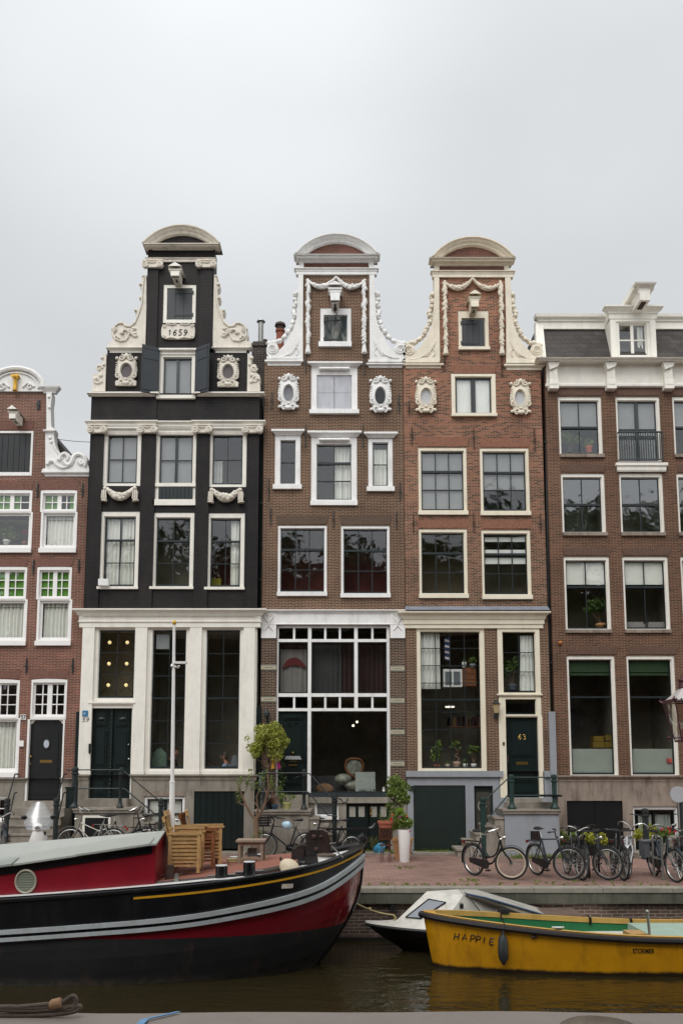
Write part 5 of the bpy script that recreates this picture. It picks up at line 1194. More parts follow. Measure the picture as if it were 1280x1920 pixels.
# cornice
m = MB(); xc = xl-.16
m.mould(xc+.25, xr, zof(726, H.Y), zof(669, H.Y), H.Y, [(.05, 0), (.09, .05), (.09, .12), (.05, .14), (.05, .74), (.1, .8), (.3, .86), (.34, .89), (.34, .92), (.4, .96), (.42, 1)])
H.part(m, 'main_cornice', CREAM, False)
m = MB()
for x in (1027, 1134, 1241): 
    m.cut(); q = H.r(x, 686, x+15, 734); m.box(q[0], q[2], H.Y-.2, H.Y, zof(717, H.Y), zof(692, H.Y)); m.box(q[0]-.02, q[2]+.02, H.Y-.23, H.Y, q[1], zof(717, H.Y))
    for k in range(3): m.box(q[0]+.04+k*.06, q[0]+.07+k*.06, H.Y-.215, H.Y-.19, zof(714, H.Y), zof(692, H.Y))
    m.prism([(q[0]-.06, zof(686, H.Y)), (q[2]+.06, zof(686, H.Y)), (q[2], zof(694, H.Y)), (q[0], zof(700, H.Y))][::-1], H.Y-.27, H.Y)
    for k in range(5): m.box(q[0]+.01+k*.045, q[0]+.035+k*.045, H.Y-.245, H.Y-.22, zof(727, H.Y), zof(723, H.Y))
H.part(m, 'cornice_brackets', CREAM, False)
# mansard: slope from eaves back to the top trim
Y1 = H.Y+.15; Y2 = H.Y+.75; ze = zof(668, H.Y)+.02; ztop = zof(606, Y2); xa, _ = pt(1013, 650, Y1)
m = MB(); k = m.V((xa, Y1, ze), (xr, Y1, ze), (xr, Y2, ztop), (xa+.1, Y2, ztop), (xa, 33, ze), (xa+.1, 33, ztop), (xr, 33, ztop), (xr, 33, ze)); m.F((k, k+1, k+2, k+3), (k+4, k, k+3, k+5), (k+3, k+2, k+6, k+5), (k+1, k+7, k+6, k+2))
H.part(m, 'mansard_roof', SLATE, False)
m = MB(); q0 = zof(613, Y2-.25); q1 = zof(584, Y2-.25); m.mould(xa+.12, xr, q0, q1, Y2-.15, [(.03, 0), (.03, .45), (.07, .5), (.07, .6), (.16, .8), (.18, 1)])
k = m.V((xa-.14, Y1-.08, ze), (xa+.14, Y1-.08, ze), (xa+.2, Y2-.14, ztop), (xa-.02, Y2-.14, ztop), (xa-.14, Y1+.1, ze), (xa-.02, Y2+.1, ztop), (xa+.14, Y1+.1, ze), (xa+.2, Y2+.1, ztop)); m.F((k, k+1, k+2, k+3), (k+4, k, k+3, k+5), (k+1, k+6, k+7, k+2))
H.part(m, 'roof_trim', CREAM, False)
# dormer
Yd = H.Y+.12; da, _ = pt(1145, 640, Yd); dc, _ = pt(1230, 640, Yd); zd0 = ze; zd1 = zof(597, Yd); m = MB()
m.box(da, da+.17, Yd, Yd+1.2, zd0, zd1); m.box(dc-.17, dc, Yd, Yd+1.2, zd0, zd1); m.box(da+.17, dc-.17, Yd, Yd+1.2, zd1-.09, zd1); m.box(da+.17, dc-.17, Yd+.02, Yd+.2, zd0, zd0+.05)
m.mould(da-.02, dc+.02, zd1, zof(571, Yd), Yd, [(.02, 0), (.02, .35), (.05, .4), (.05, .5), (.16, .85), (.19, .9), (.19, 1)])
m.box(da-.02, dc+.02, Yd, Yd+1.3, zd1, zof(571, Yd)-.02)
dm = H.part(m, 'dormer', CREAM, False)
window(H, None, (6, 6, 2, 3), CREAM, CREAM, 2, (1, 1), hole=False, Y=Yd+.02, sw=2.5, midpost=6, mw=2.4, pos=(da+.17, zd0+.05, dc-.17, zd1-.09), room=ROOMG, cur=[(.75, .95, 0, 1, CURT, 'fold')], depth=.6)
cx = (da+dc)/2+.12; Yh = Yd-.85; m = MB(); zb = zof(571, Yd)
m.box(cx-.15, cx+.15, Yh+.1, Yd, zb-.28, zb+.1); m.mould(cx-.16, cx+.16, zb-.05, zb+.3, Yh+.12, [(.01, 0), (.01, .4), (.08, .7), (.14, .85), (.16, 1)]); m.box(cx-.3, cx+.3, Yh+.15, Yd+.6, zb+.1, zb+.28)
hb = m.build('hoisting_beam', CREAM, H.root, False)
m = MB(); m.box(cx-.07, cx+.07, Yh+.2, Yh+.6, zb-.30, zb-.27); m.build('pulley_slot', RUSTI, hb, False)
# ================================================================ between the houses
def pipe(x0, x1, y0, y1, Y, m, label, cat='drainpipe', name='drainpipe'):
    q0 = pt(x0, y0, Y); q1 = pt(x1, y1, Y); o = MB(); o.tube([(q0[0], Y, q0[1]), (q1[0], Y, q1[1])], .05, 8)
    for k in (.15, .5, .85): z = q0[1]+(q1[1]-q0[1])*k; x = q0[0]+(q1[0]-q0[0])*k; o.box(x-.07, x+.07, Y-.06, Y+.02, z-.03, z+.03)
    return single(o, name, m, label, cat)
pipe(489, 489, 745, 1150, 24.5, IRON, 'thin dark drainpipe in the gap between the black house and the brown shop house')
pipe(1022.5, 1031, 745, 1335, 24.45, IRON, 'dark drainpipe between the orange-red house and the wide house with the dormer')
q0 = pt(1033, 1335, 24.3); o = MB(); zb = .0; o.box(q0[0]-.09, q0[0]+.09, 24.2, 24.33, zof(1490, 24.3), q0[1]); single(o, 'pipe_casing', GREYP, 'pale grey boxed casing at the foot of the drainpipe beside door 63', 'casing', smooth=False)
q0 = pt(477, 1325, 24.3); q1 = pt(490, 1325, 24.3); o = MB(); o.box(q0[0], q1[0], 24.22, 24.5, 0, q0[1]); single(o, 'passage_door', DKGREEN, 'tall narrow dark green board closing the slit beside the black house, behind the ficus', 'panel', smooth=False)
q0 = pt(146, 1335, 24.3); q1 = pt(154, 1335, 24.3); o = MB(); o.box(q0[0]-.03, q1[0]-.02, 24.25, 24.5, 0, q0[1]); single(o, 'passage_door', DKGREEN, 'narrow dark green board closing the slit right of the door numbered 57', 'panel', smooth=False)
for x0, x1, ya in ((476, 494, 740), (148, 168, 900), (1020, 1034, 700)):  # black boxes put in as the shade of the gaps between houses
    q0 = pt(x0, 1100, 25.2); q1 = pt(x1, 1100, 25.2); o = MB(); o.box(q0[0]-.15, q1[0]+.15, 25.2, 25.4, 0, zof(ya, 25.2)); single(o, 'gap_filler', BLACKP, {476: 'black wall in the slit between the dated black house and the brown shop house', 148: 'black wall in the slit between the golden column house and the black house', 1020: 'black wall in the slit between the orange-red house and the mansard house'}[x0], 'wall', smooth=False)
# chimneys
Yc = 26.0; t = thing('chimney', 'sooty brick chimney with metal flue between the black and brown gables', 'chimney', (pt(485, 690, Yc)[0], Yc, 0))
o = MB(); a, z0 = pt(471, 720, Yc); c, z1 = pt(499, 642, Yc); o.box(a, c, Yc, Yc+.7, z0-1.5, z1); o.box(a-.03, c+.03, Yc-.03, Yc+.73, z1-.12, z1-.05); o.box(a+.03, c-.03, Yc+.03, Yc+.67, z1, z1+.06); o.build('brick_stack', BCH, t, False)
o = MB(); x, zt_ = pt(487.5, 596, Yc); o.lathe([(.085, z1), (.085, zt_), (.07, zt_+.0)], x, Yc+.3, 14); o.lathe([(.14, zt_+.03), (.13, zt_+.06), (.02, zt_+.1)], x, Yc+.3, 14)
for k in range(4): o.tube([(x+.07*math.cos(k*1.57), Yc+.3+.07*math.sin(k*1.57), zt_-.02), (x+.1*math.cos(k*1.57), Yc+.3+.1*math.sin(k*1.57), zt_+.05)], .008, 4)
o.build('metal_flue', ZINC, t); o = MB(); x, zz_ = pt(494, 630, Yc); o.lathe([(.06, z1), (.07, zz_), (.11, zz_+.02), (.09, zz_+.12), (.02, zz_+.16)], x, Yc+.5, 12); o.build('chimney_pot', RUSTI, t)
Yc = 27.5; x, z = pt(525, 640, Yc); o = MB(); z2 = zof(616, Yc)
t = thing('chimney', 'round terracotta chimney pot with slotted cap behind the white scroll', 'chimney', (x, Yc, 0))
o.lathe([(.13, z-1), (.13, z2-.12)], x, Yc, 16); o.lathe([(.16, z2-.12), (.16, z2-.06), (.12, z2-.05)], x, Yc, 16); o.build('terracotta_pipe', mat('terracotta_red', '#8b4f3c', .8, .15), t)
o = MB(); o.lathe([(.12, z2-.05), (.13, z2+.08), (.19, z2+.09), (.17, z2+.17), (.06, z2+.2), (.02, z2+.27)], x, Yc, 16)
for k in range(10): a = k*.628; o.box(x+.125*math.cos(a)-.012, x+.125*math.cos(a)+.012, Yc+.125*math.sin(a)-.012, Yc+.125*math.sin(a)+.012, z2-.04, z2+.07)
o.build('slotted_cap', mat('dark_cap', '#4b3a36', .8, .15), t)
o = MB(); p, q = P3(103, 823, 24.6), P3(172, 829, 24.6); o.tube([p, (p+q)/2-Vector((0, 0, .02)), q], .009, 5); single(o, 'cable', BLACKP, 'thin black cable strung between the golden column gable and the black house', 'cable')
# ================================================================ ground, quay, water
PAVE = brick('clinker_paving', '#937368', '#7d645c', '#6a5e57', .2, .1, .008, var=.2, dirt=.3, dirtcol='#8a7468', flat=True, rough=.9)
o = MB(); o.box(-70, 70, 17.5, 60, -.6, 0); struct(o, 'street', PAVE)
KERB = mat('granite_kerb', '#8c877c', .85, .15, 3, .5, '#55523f', bump=.3)
o = MB(); xs = [-30+i*1.35 for i in range(46)]
for i in range(45): o.box(xs[i]+.004, xs[i+1]-.004, 17.14, 17.52, -.07, .012+.002*(i % 3))
o_ = MB(); o_.box(-40, pt(345, 1600, 22.5)[0], 21.0, 24.0, -.02, .1); struct(o_, 'pavement', STEP)
single(o, 'quay_kerb', KERB, 'long pale granite coping along the edge of the quay above the canal', 'kerb', smooth=False)
CONC = mat('mossy_concrete', '#57564b', .9, .3, 2, 1.0, '#2c2d22', bump=.5, bs=12)
QB = brick('quay_brick', '#6b5850', '#51453f', '#938578', .21, .064, .009, var=.25, dirt=.25, dirtcol='#26251d')
t = thing('quay_wall', 'weathered brick quay wall with mossy concrete band above the dark water', 'wall', (0, 17.3, -1))
o = MB(); o.box(-70, 70, 17.16, 17.49, -.28, -.072); o.build('concrete_band', CONC, t, False)
o = MB(); o.box(-70, 70, 17.26, 17.49, -1.6, -.282); o.build('brick_face', QB, t, False)
o = MB(); o.box(-70, 70, 17.22, 17.3, -1.6, -.93); o.build('wet_footing', mat('wet_footing', '#26251f', .4, .3, 3), t, False)
WAT, nt, N, L, b = base_mat('canal_water')
b.inputs['Base Color'].default_value = (.026, .020, .008, 1); b.inputs['Roughness'].default_value = .06; b.inputs['IOR'].default_value = 1.4
co = N.new('ShaderNodeTexCoord').outputs['Object']
bp = N.new('ShaderNodeBump'); bp.inputs['Strength'].default_value = .6; bp.inputs['Distance'].default_value = .05
n1 = noise(N, L, co, 2.3, 3, .5, (1, 1.9, 1)); n2 = noise(N, L, co, .5, 2, .5)
ma = N.new('ShaderNodeMath'); ma.operation = 'MULTIPLY'; L.new(n1, ma.inputs[0]); L.new(mrange(N, L, n2, .35, .65, .35, 1.2), ma.inputs[1]); L.new(ma.outputs[0], bp.inputs['Height']); L.new(bp.outputs[0], b.inputs['Normal'])
o = MB(); o.quad((-150, .8, -1), (150, .8, -1), (150, 17.3, -1), (-150, 17.3, -1)); struct(o, 'canal_water', WAT)
o = MB(); o.box(-70, 70, -60, .8, -2, 0); struct(o, 'near_street', PAVE)
rg = random.Random(4); nb = MB()       # tufts of grass along the kerb and house feet
def tuft(mb, x, y, z, s, rr, n=10):
    for _ in range(n):
        a = rr.uniform(0, 6.28); h = s*rr.uniform(.5, 1.2); dx, dy = math.cos(a)*s*.6, math.sin(a)*s*.5; px, py = x+rr.uniform(-s, s)*.7, y+rr.uniform(-s, s)*.4
        k = mb.V((px-.006, py, z), (px+.006, py, z), (px+dx*.5+.004, py+dy*.5, z+h*.7), (px+dx, py+dy, z+h)); mb.F((k, k+1, k+2, k+3))
for px0, px1, py, cnt in ((685, 900, 1660, 34), (900, 1275, 1659, 26), (740, 780, 1627, 14), (860, 900, 1652, 16), (1000, 1280, 1655, 12)):
    for _ in range(cnt):
        x = rg.uniform(px0, px1); q = gz(x, py+rg.uniform(-2, 3)); tuft(nb, q.x, q.y, 0, rg.uniform(.02, .06), rg, 9)
for px0, px1, cnt in ((770, 880, 50), (925, 1045, 120), (480, 600, 90), (640, 740, 30), (1060, 1280, 60)):
    for _ in range(cnt):
        x = rg.uniform(px0, px1); q = pt(x, 1598, 24.1); tuft(nb, q[0], (22.95 if 945 < x < 1040 else 24.2)-rg.uniform(.02, .16), 0, rg.uniform(.03, .14), rg, 12)
struct(nb, 'grass_tufts', leafmat('grass_blades', '#5d6f2c', '#7c8a3d'), 'stuff')
o = MB()
for x0, x1, y in ((772, 874, 1596), (362, 462, 1600), (636, 730, 1596), (1062, 1170, 1600)):
    q0 = pt(x0, y, 24.0); q1 = pt(x1, y, 24.0); s_ = MB(); s_.box(q0[0], q1[0], 23.72, 24.1, -.05, .055)
    single(s_, 'threshold_slab', STEP, {772: 'stone slab in front of the bottle green cellar door beside the white planter', 362: 'stone slab in front of the black plank cellar doors of the black house', 636: 'stone slab in front of the glazed cellar doors with lace', 1062: 'stone slab in front of the black cellar door behind the parked bicycles'}[x0], 'slab', smooth=False)

# ================================================================ generic boat hull
def lerp_table(tb, d):
    if d <= tb[0][0]: return tb[0][1]
    for (a, va), (b_, vb) in zip(tb, tb[1:]):
        if d <= b_:
            t = (d-a)/(b_-a); return va+(vb-va)*t
    return tb[-1][1]
def smooth_table(tb):
    cv = curvept([(a, b_, 0) for a, b_ in tb], 10); return [(p.x, p.y) for p in cv]
class Hull:
    """bow points to +x (dirn=1) or -x (dirn=-1); d = distance aft of the stem at that height"""
    def __init__(s, cy, B, stem, sheer, Lb, L, dirn, p=2.0, q=.5, bot=-1.7, tumble=None, transom=1.0, Ls=0):
        s.cy, s.B, s.L, s.dirn, s.p, s.q, s.bot = cy, B, L, dirn, p, q, bot
        s.stem = smooth_table(stem); s.sheer = smooth_table(sheer); s.Lb = Lb; s.low = tumble or [(-2, .6), (-1, .95), (0, 1), (2, 1)]; s.Ls = Ls; s.tr = transom
    def hb(s, d, z):
        Lb = s.Lb+max(0, (.4-z))*.5; u = min(1, max(0, d/Lb)); v = (1-(1-u)**s.p)**s.q
        if s.Ls and d > s.L-s.Ls: w_ = (d-(s.L-s.Ls))/s.Ls; v *= 1-(1-s.tr)*w_*w_
        return s.B*v*lerp_table(s.low, z)
    def P(s, d, z, side=-1, out=0.0):
        x = lerp_table(s.stem, z)-s.dirn*d; y = s.cy+side*(s.hb(d, z))
        if out:
            e = .02; dy = (s.hb(d+e, z)-s.hb(max(0, d-e), z))/(e+min(e, d)); n = Vector((s.dirn*dy, side, 0)).normalized() if d > .01 else Vector((s.dirn, side*.15, 0)).normalized()
            return (x+n.x*out, y+n.y*out, z)
        return (x, y, z)
    def ds(s, n, d0=0, d1=None):
        d1 = s.L if d1 is None else d1; return [d0+(d1-d0)*(i/n)**2.0 if d0 == 0 else d0+(d1-d0)*i/n for i in range(n+1)]
    def skin(s, lines, ds, out=0.0, sides=(-1, 1), th=0):
        o = MB()
        for sd in sides:
            for l0, l1 in zip(lines, lines[1:]):
                k = len(o.v)
                for d in ds: o.V(s.P(d, l0(d), sd, out), s.P(d, l1(d), sd, out))
                for i in range(len(ds)-1):
                    f = (k+2*i, k+2*i+2, k+2*i+3, k+2*i+1); o.F(f if sd*s.dirn > 0 else f[::-1])
        if th:
            for sd in sides:
                for l in (lines[0], lines[-1]):
                    k = len(o.v)
                    for d in ds: o.V(s.P(d, l(d), sd, out), s.P(d, l(d), sd, 0))
                    for i in range(len(ds)-1): o.F((k+2*i, k+2*i+2, k+2*i+3, k+2*i+1))
        return o
    def sh(s, off=0): return lambda d: lerp_table(s.sheer, d)-off
# ---------------- barge
BG = Hull(15.4, 1.7, [(-1.8, -1.6), (-1.04, -.48), (-.41, 0), (.13, .27), (.6, .345), (1.02, .38), (1.2, .39)],
          [(0, 1.04), (.73, .80), (1.85, .625), (3.3, .48), (5.8, .30), (9, .16), (14, .15), (20, .4)], 3.2, 19.0, 1, 2.0, .5, tumble=[(-2, .7), (-1.2, .95), (-.5, 1), (2, 1)], Ls=3, transom=.3)
boff = smooth_table([(0, .18), (.73, .35), (1.9, .43), (3.1, .47), (5.8, .47), (19, .47)])
bt_ = lambda d: lerp_table(BG.sheer, d)-lerp_table(boff, d)
bth = smooth_table([(0, .20), (.8, .215), (3.1, .19), (6, .18), (19, .18)])
bb_ = lambda d: bt_(d)-lerp_table(bth, d)
HULLM, nt, N, L, b = base_mat('barge_hull_paint')
co = N.new('ShaderNodeTexCoord').outputs['Object']; s_ = N.new('ShaderNodeSeparateXYZ'); L.new(co, s_.inputs[0])
zz = N.new('ShaderNodeMath'); zz.operation = 'MULTIPLY_ADD'; L.new(noise(N, L, co, 14, 2), zz.inputs[0]); zz.inputs[1].default_value = .02; L.new(s_.outputs[2], zz.inputs[2])
red = mixc(N, L, lin('#66101d'), lin('#7b1422'), noise(N, L, co, 2.5, 4))
# worn bow: flaked paint showing pale primer near the stem
wx = N.new('ShaderNodeMath'); wx.operation = 'MULTIPLY'; L.new(mrange(N, L, s_.outputs[0], 2.75, 3.3, 0, 1), wx.inputs[0]); L.new(mrange(N, L, noise(N, L, co, 7, 6, .75, (1, 1, .3)), .50, .58, 0, .75), wx.inputs[1])
red = mixc(N, L, red, lin('#a88478'), wx.outputs[0])
bl = mixc(N, L, lin('#121317'), lin('#1f2023'), mrange(N, L, noise(N, L, co, 3, 6, .7, (.4, .4, 1)), .35, .7, 0, 1))
wl_ = mrange(N, L, s_.outputs[2], .14, .03, 0, 1)
wn = N.new('ShaderNodeMath'); wn.operation = 'MULTIPLY'; L.new(wl_, wn.inputs[0]); L.new(mrange(N, L, noise(N, L, co, 9, 4), .35, .7, .2, .9), wn.inputs[1])
bl = mixc(N, L, bl, lin('#4a4438'), wn.outputs[0])
bl = mixc(N, L, bl, lin('#4b3427'), mrange(N, L, noise(N, L, co, 3.5, 6, .75, (1, 1, .15)), .56, .70, 0, .6)); red = mixc(N, L, red, lin('#3a1416'), mrange(N, L, noise(N, L, co, 2.5, 6, .7, (1, 1, .25)), .52, .75, 0, .5))
f_ = mrange(N, L, zz.outputs[0], .72, .73, 0, 1)
L.new(mixc(N, L, bl, red, f_), b.inputs['Base Color']); L.new(mrange(N, L, f_, 0, 1, .55, .22), b.inputs['Roughness'])
BLK = mat('barge_black_gloss', '#111215', .25, .35, 1.3, .35, '#35302c', bump=.25, bs=2.2); GREYB = mat('pale_grey_strake', '#a9aeb0', .45, .08, 5, .4, '#56584f'); YEL = mat('yellow_line', '#c08d1c', .4, .08)
brg = thing('barge', 'large black and dark red steel barge with pale double rubbing strake moored at the left', 'boat', (-3, 15.4, -1))
D = BG.ds(60)
zb_ = lambda k: (lambda d: bb_(d)+(BG.bot-bb_(d))*k)
BG.skin([bb_]+[zb_(k) for k in (.12, .25, .4, .55, .7, .85, 1)], D).build('hull', HULLM, brg)
mid = lambda k: (lambda d: BG.sh()(d)+(bt_(d)-BG.sh()(d))*k)
BG.skin([mid(0), mid(.33), mid(.66), mid(1)], D).build('bulwark', BLK, brg)
off_ = lambda k: (lambda d: bt_(d)-lerp_table(bth, d)*k)
g0 = BG.skin([off_(0), off_(.38)], D, .055, th=1); g0.build('rubbing_strake', GREYB, brg)
g0 = BG.skin([off_(.66), off_(1.0)], D, .055, th=1); g0.build('rubbing_strake', GREYB, brg)
BG.skin([off_(.38), off_(.66)], D, .03).build('strake_groove', BLK, brg)
D2 = [3.55*(i/40)**1.6 for i in range(41)]
BG.skin([BG.sh(.11), BG.sh(.145)], D2, .007).build('yellow_line', YEL, brg)
m = MB()
for sd in (-1, 1): m.tube([BG.P(d, BG.sh()(d)-.015, sd) for d in D], .035, 8)
m.build('cap_rail', BLK, brg)
m = MB(); m.tube([(.36, 15.4, 1.0), (.39, 15.4, 1.12), (.37, 15.4, 1.16), (.3, 15.4, 1.12)], [.06, .07, .06, .04], 8); m.tube([(lerp_table(BG.stem, z)+.0, 15.4, z) for z in [-1.6+.18*i for i in range(15)]], .045, 8); m.build('stem_post', BLK, brg)
WHD = mat('white_deck_paint', '#d8d9d8', .5, .05, 4, .3); DECK = mat('terracotta_deck_paint', '#8c5a4a', .7, .1, 3, .4, '#6b4a40')
m = MB(); k = 0
for d in D: zq = BG.sh()(d)+.035-.16*max(0, 1-d/2.4); p_, q_ = BG.P(d+.03, zq, -1), BG.P(d+.03, zq, 1); m.V((p_[0], p_[1]+.02, zq), (q_[0], q_[1]-.02, zq))
for i in range(len(D)-1): m.F((2*i, 2*i+1, 2*i+3, 2*i+2))
m.build('waterway', WHD, brg)
m = MB(); pts = [(-2.95, 14.02), (-1.9, 14.06), (-1.2, 14.3), (-.75, 14.6), (-.75, 16.2), (-1.2, 16.5), (-1.9, 16.74), (-2.95, 16.78)]
zd = [BG.sh()(.38-x)+.07 for x, y in pts]; k = m.V(*[(x, y, z) for (x, y), z in zip(pts, zd)]); m.V(*[(x, y, z-.12) for (x, y), z in zip(pts, zd)]); n = len(pts)
m.F([k+i for i in range(n)]); [m.F((k+i, k+n+i, k+n+(i+1) % n, k+(i+1) % n)) for i in range(n)]; m.build('foredeck', DECK, brg, False)
m = MB(); r_ = [(x, y-.012 if y < 15 else y+.012, z) for (x, y), z in zip(pts, zd)]
for i in range(n-1): a_, b_2 = r_[i], r_[i+1]; m.tube([(a_[0], a_[1], a_[2]-.035), (b_2[0], b_2[1], b_2[2]-.035)], .035, 4)
m.build('deck_edge', mat('dirty_dark_edge', '#463c38', .8, .2), brg, False)
# cabin
REDP = mat('cabin_red_paint', '#7c1422', .3, .12, 1.5, .1, '#4b1a1e'); ROOFP = mat('pale_grey_roof_paint', '#a2a59f', .38, .05, 2, .2, '#7b7d76')
xr = -2.96; yn = 13.95; zr = lambda x: 1.16+(x-xr)*.144; zw_ = lambda x: BG.sh()(.38-x)-.01
m = MB(); xsn = [xr-.001-i*.9 for i in range(13)]
for a_, b_2 in zip(xsn, xsn[1:]):
    m.quad((b_2, yn, zw_(b_2)), (a_, yn, zw_(a_)), (a_, yn, zr(a_)), (b_2, yn, zr(b_2))); m.quad((a_, 16.85, zw_(a_)), (b_2, 16.85, zw_(b_2)), (b_2, 16.85, zr(b_2)), (a_, 16.85, zr(a_)))
m.quad((xr, yn, zw_(xr)), (xr, 16.85, zw_(xr)), (xr, 16.85, zr(xr)-.14), (xr, yn, zr(xr))); m.quad((xr, yn, zr(xr)), (xr, 16.85, zr(xr)-.14), (xr, 16.3, 1.11), (xr, 14.5, 1.27)); m.build('cabin', REDP, brg, False)
cab = [o_ for o_ in COL.objects if o_.name.startswith('cabin')][-1]
m = MB(); xe = xsn[-1]; zf = lambda x: 1.31+(x-xr)*.082; zg_2 = lambda x: zf(x)-.17
for a_, b_2 in ((xr+.03, xe),):
    for (y0, f0), (y1, f1) in (((yn-.09, zr), (14.5, zf)), ((14.5, zf), (16.3, zg_2)), ((16.3, zg_2), (16.94, lambda x: zr(x)-.1))):
        for dz in (0, -.03):
            k = m.V((b_2, y0, f0(b_2)+dz), (a_, y0, f0(a_)+dz), (a_, y1, f1(a_)+dz), (b_2, y1, f1(b_2)+dz)); m.F((k, k+1, k+2, k+3))
    k = m.V((b_2, yn-.09, zr(b_2)-.03), (a_, yn-.09, zr(a_)-.03), (a_, yn-.09, zr(a_)), (b_2, yn-.09, zr(b_2))); m.F((k, k+1, k+2, k+3))
    k = m.V(*[(a_, y, f(a_)+dz) for y, f, dz in ((yn-.09, zr, -.03), (14.5, zf, -.03), (16.3, zg_2, -.03), (16.94, lambda x: zr(x)-.1, -.03), (16.94, lambda x: zr(x)-.1, 0), (16.3, zg_2, 0), (14.5, zf, 0), (yn-.09, zr, 0))]); m.F(tuple(k+i for i in (0, 1, 6, 7)), tuple(k+i for i in (1, 2, 5, 6)), tuple(k+i for i in (2, 3, 4, 5)))
m.build('roof', ROOFP, cab, False)
m = MB(); a_, b_2 = xr-.06, xe
k = m.V((b_2, yn-.02, zr(b_2)-.15), (a_, yn-.02, zr(a_)-.15), (a_, yn-.02, zr(a_)-.04), (b_2, yn-.02, zr(b_2)-.04), (b_2, yn, zr(b_2)-.15), (a_, yn, zr(a_)-.15), (a_, yn, zr(a_)-.04)); m.F((k, k+1, k+2, k+3), (k+4, k+5, k+1, k), (k+5, k+6, k+2, k+1)); m.build('gutter_band', BLK, cab, False)
for x0, x1 in ((-4.2, -3.03), (-7.5, -5.2)):
    m = MB(); k = m.V((x0, yn-.12, zr(x0)-.02), (x1, yn-.12, zr(x1)-.02), (x1, yn-.12, zr(x1)+.012), (x0, yn-.12, zr(x0)+.012), (x1, yn+.2, zr(x1)+.085), (x0, yn+.2, zr(x0)+.085)); m.F((k, k+1, k+2, k+3), (k+3, k+2, k+4, k+5)); m.build('roof_hatch', ROOFP if x0 > -5 else mat('pale_hatch', '#8f9590', .3, .1), cab, False)
q = P3(49, 1653, yn); m = MB(); m.tube([(q.x+.16*math.cos(t), yn-.02, q.z+.175*math.sin(t)) for t in [2*math.pi*i/28 for i in range(28)]], .018, 8, ring=True); ph = m.build('porthole', mat('porthole_ring', '#a79f91', .4, .1, metal=.3), cab)
m = MB(); k = m.V(*[(q.x+.15*math.cos(2*math.pi*i/28), yn-.008, q.z+.165*math.sin(2*math.pi*i/28)) for i in range(28)]); m.F([k+i for i in range(28)][::-1]); m.build('porthole_back', mat('porthole_back', '#33382f', .5), ph, False)
m = MB()
for i in range(12): z = -.14+i*.0255; hw = .15*math.sqrt(max(0, 1-(z/.165)**2)); m.box(q.x-hw, q.x+hw, yn-.018, yn-.01, q.z+z, q.z+z+.014)
m.build('slats', mat('porthole_slat', '#8f9584', .5), ph, False)
m = MB(); q = P3(158, 1679, 13.72); m.box(q.x-.03, q.x+.03, 13.68, 13.76, q.z-.02, q.z+.04); m.build('cleat', BLK, brg, False)
m = MB(); d_ = .38-P3(543, 1664, 13.95).x; zz0 = P3(543, 1664, 13.95).z; pA = [BG.P(d_+.09, zz0-.035, -1, .01), BG.P(d_-.09, zz0-.035, -1, .01), BG.P(d_-.09, zz0+.035, -1, .01), BG.P(d_+.09, zz0+.035, -1, .01)]; m.quad(*pA); m.build('hawsehole', mat('hawsehole_metal', '#b5aba0', .3, .4, 30), brg, False)
# deck fittings (welded to the barge)
def decked(px, py, Y): p = P3(px, py, Y); return p
def bollard(px, ytop, ybot, Y, wpx, cap=WHD, body=BLK, pins=True, parent=None):
    p0 = P3(px, ybot, Y); p1 = P3(px, ytop, Y); r = wpx/2/113; m = MB(); m.lathe([(r, p0.z-.05), (r, p1.z)], p0.x, Y, 18)
    if pins: m.tube([(p0.x-r-.13, Y, p1.z-.16), (p0.x+r+.13, Y, p1.z-.13)], .016, 6)
    f = m.build('bollard', body, parent or brg)
    m = MB(); m.lathe([(r*.97, p1.z), (r*.97, p1.z+.012)], p0.x, Y, 18); m.build('bollard_cap', cap, f)
bollard(415, 1624, 1652, 14.05, 22); bollard(467, 1617, 1646, 14.1, 22)
bollard(438, 1608, 1618, 16.3, 18); bollard(489, 1603, 1614, 16.3, 18)
bollard(317.5, 1624, 1650, 14.2, 16, cap=RUSTI, body=RUSTI)
m = MB(); q = P3(331, 1655, 14.0); m.prism([(q.x-.035, q.z-.05), (q.x+.04, q.z-.05), (q.x+.03, q.z+.12), (q.x, q.z+.15), (q.x-.03, q.z+.12)], 13.97, 14.0); m.build('mooring_lug', ZINC, brg, False)
# windlass plate, bucket bin, chain bar
m = MB(); a_ = P3(573, 1606, 15.0); c_ = P3(620, 1557, 15.0); w0, h0 = c_.x-a_.x, c_.z-a_.z
m.prism([(a_.x, a_.z-.1), (c_.x, a_.z-.1), (c_.x-.0, a_.z+h0*.6), (c_.x-.06, c_.z-.04), (c_.x-.14, c_.z), (a_.x+.08, c_.z), (a_.x, c_.z-.07)], 15.0, 15.05); m.box(a_.x-.02, c_.x+.02, 14.97, 15.3, a_.z-.12, a_.z); wp = m.build('windlass_plate', mat('rusty_black_steel', '#1d1c1e', .4, .4, 6, .8, '#5a3a2c'), brg)
m = MB(); m.ball((a_.x+.14, 14.99, a_.z+.33), (.045, .03, .04)); m.ball((a_.x+.26, 14.99, a_.z+.33), (.03, .03, .03)); m.ball((a_.x+.18, 14.99, a_.z+.12), (.04, .03, .04)); m.build('rusty_bolts', RUSTI, wp)
m = MB(); a_ = P3(556, 1600, 15.2); m.box(a_.x-.08, a_.x+.14, 15.0, 15.6, a_.z-.12, a_.z+.08); m.lathe([(.13, -.3), (.13, .3)], a_.x+.1, 15.35, 14, 'y', a_.z+.02); m.build('windlass_drum', mat('rusty_black_steel', '', .4), brg)
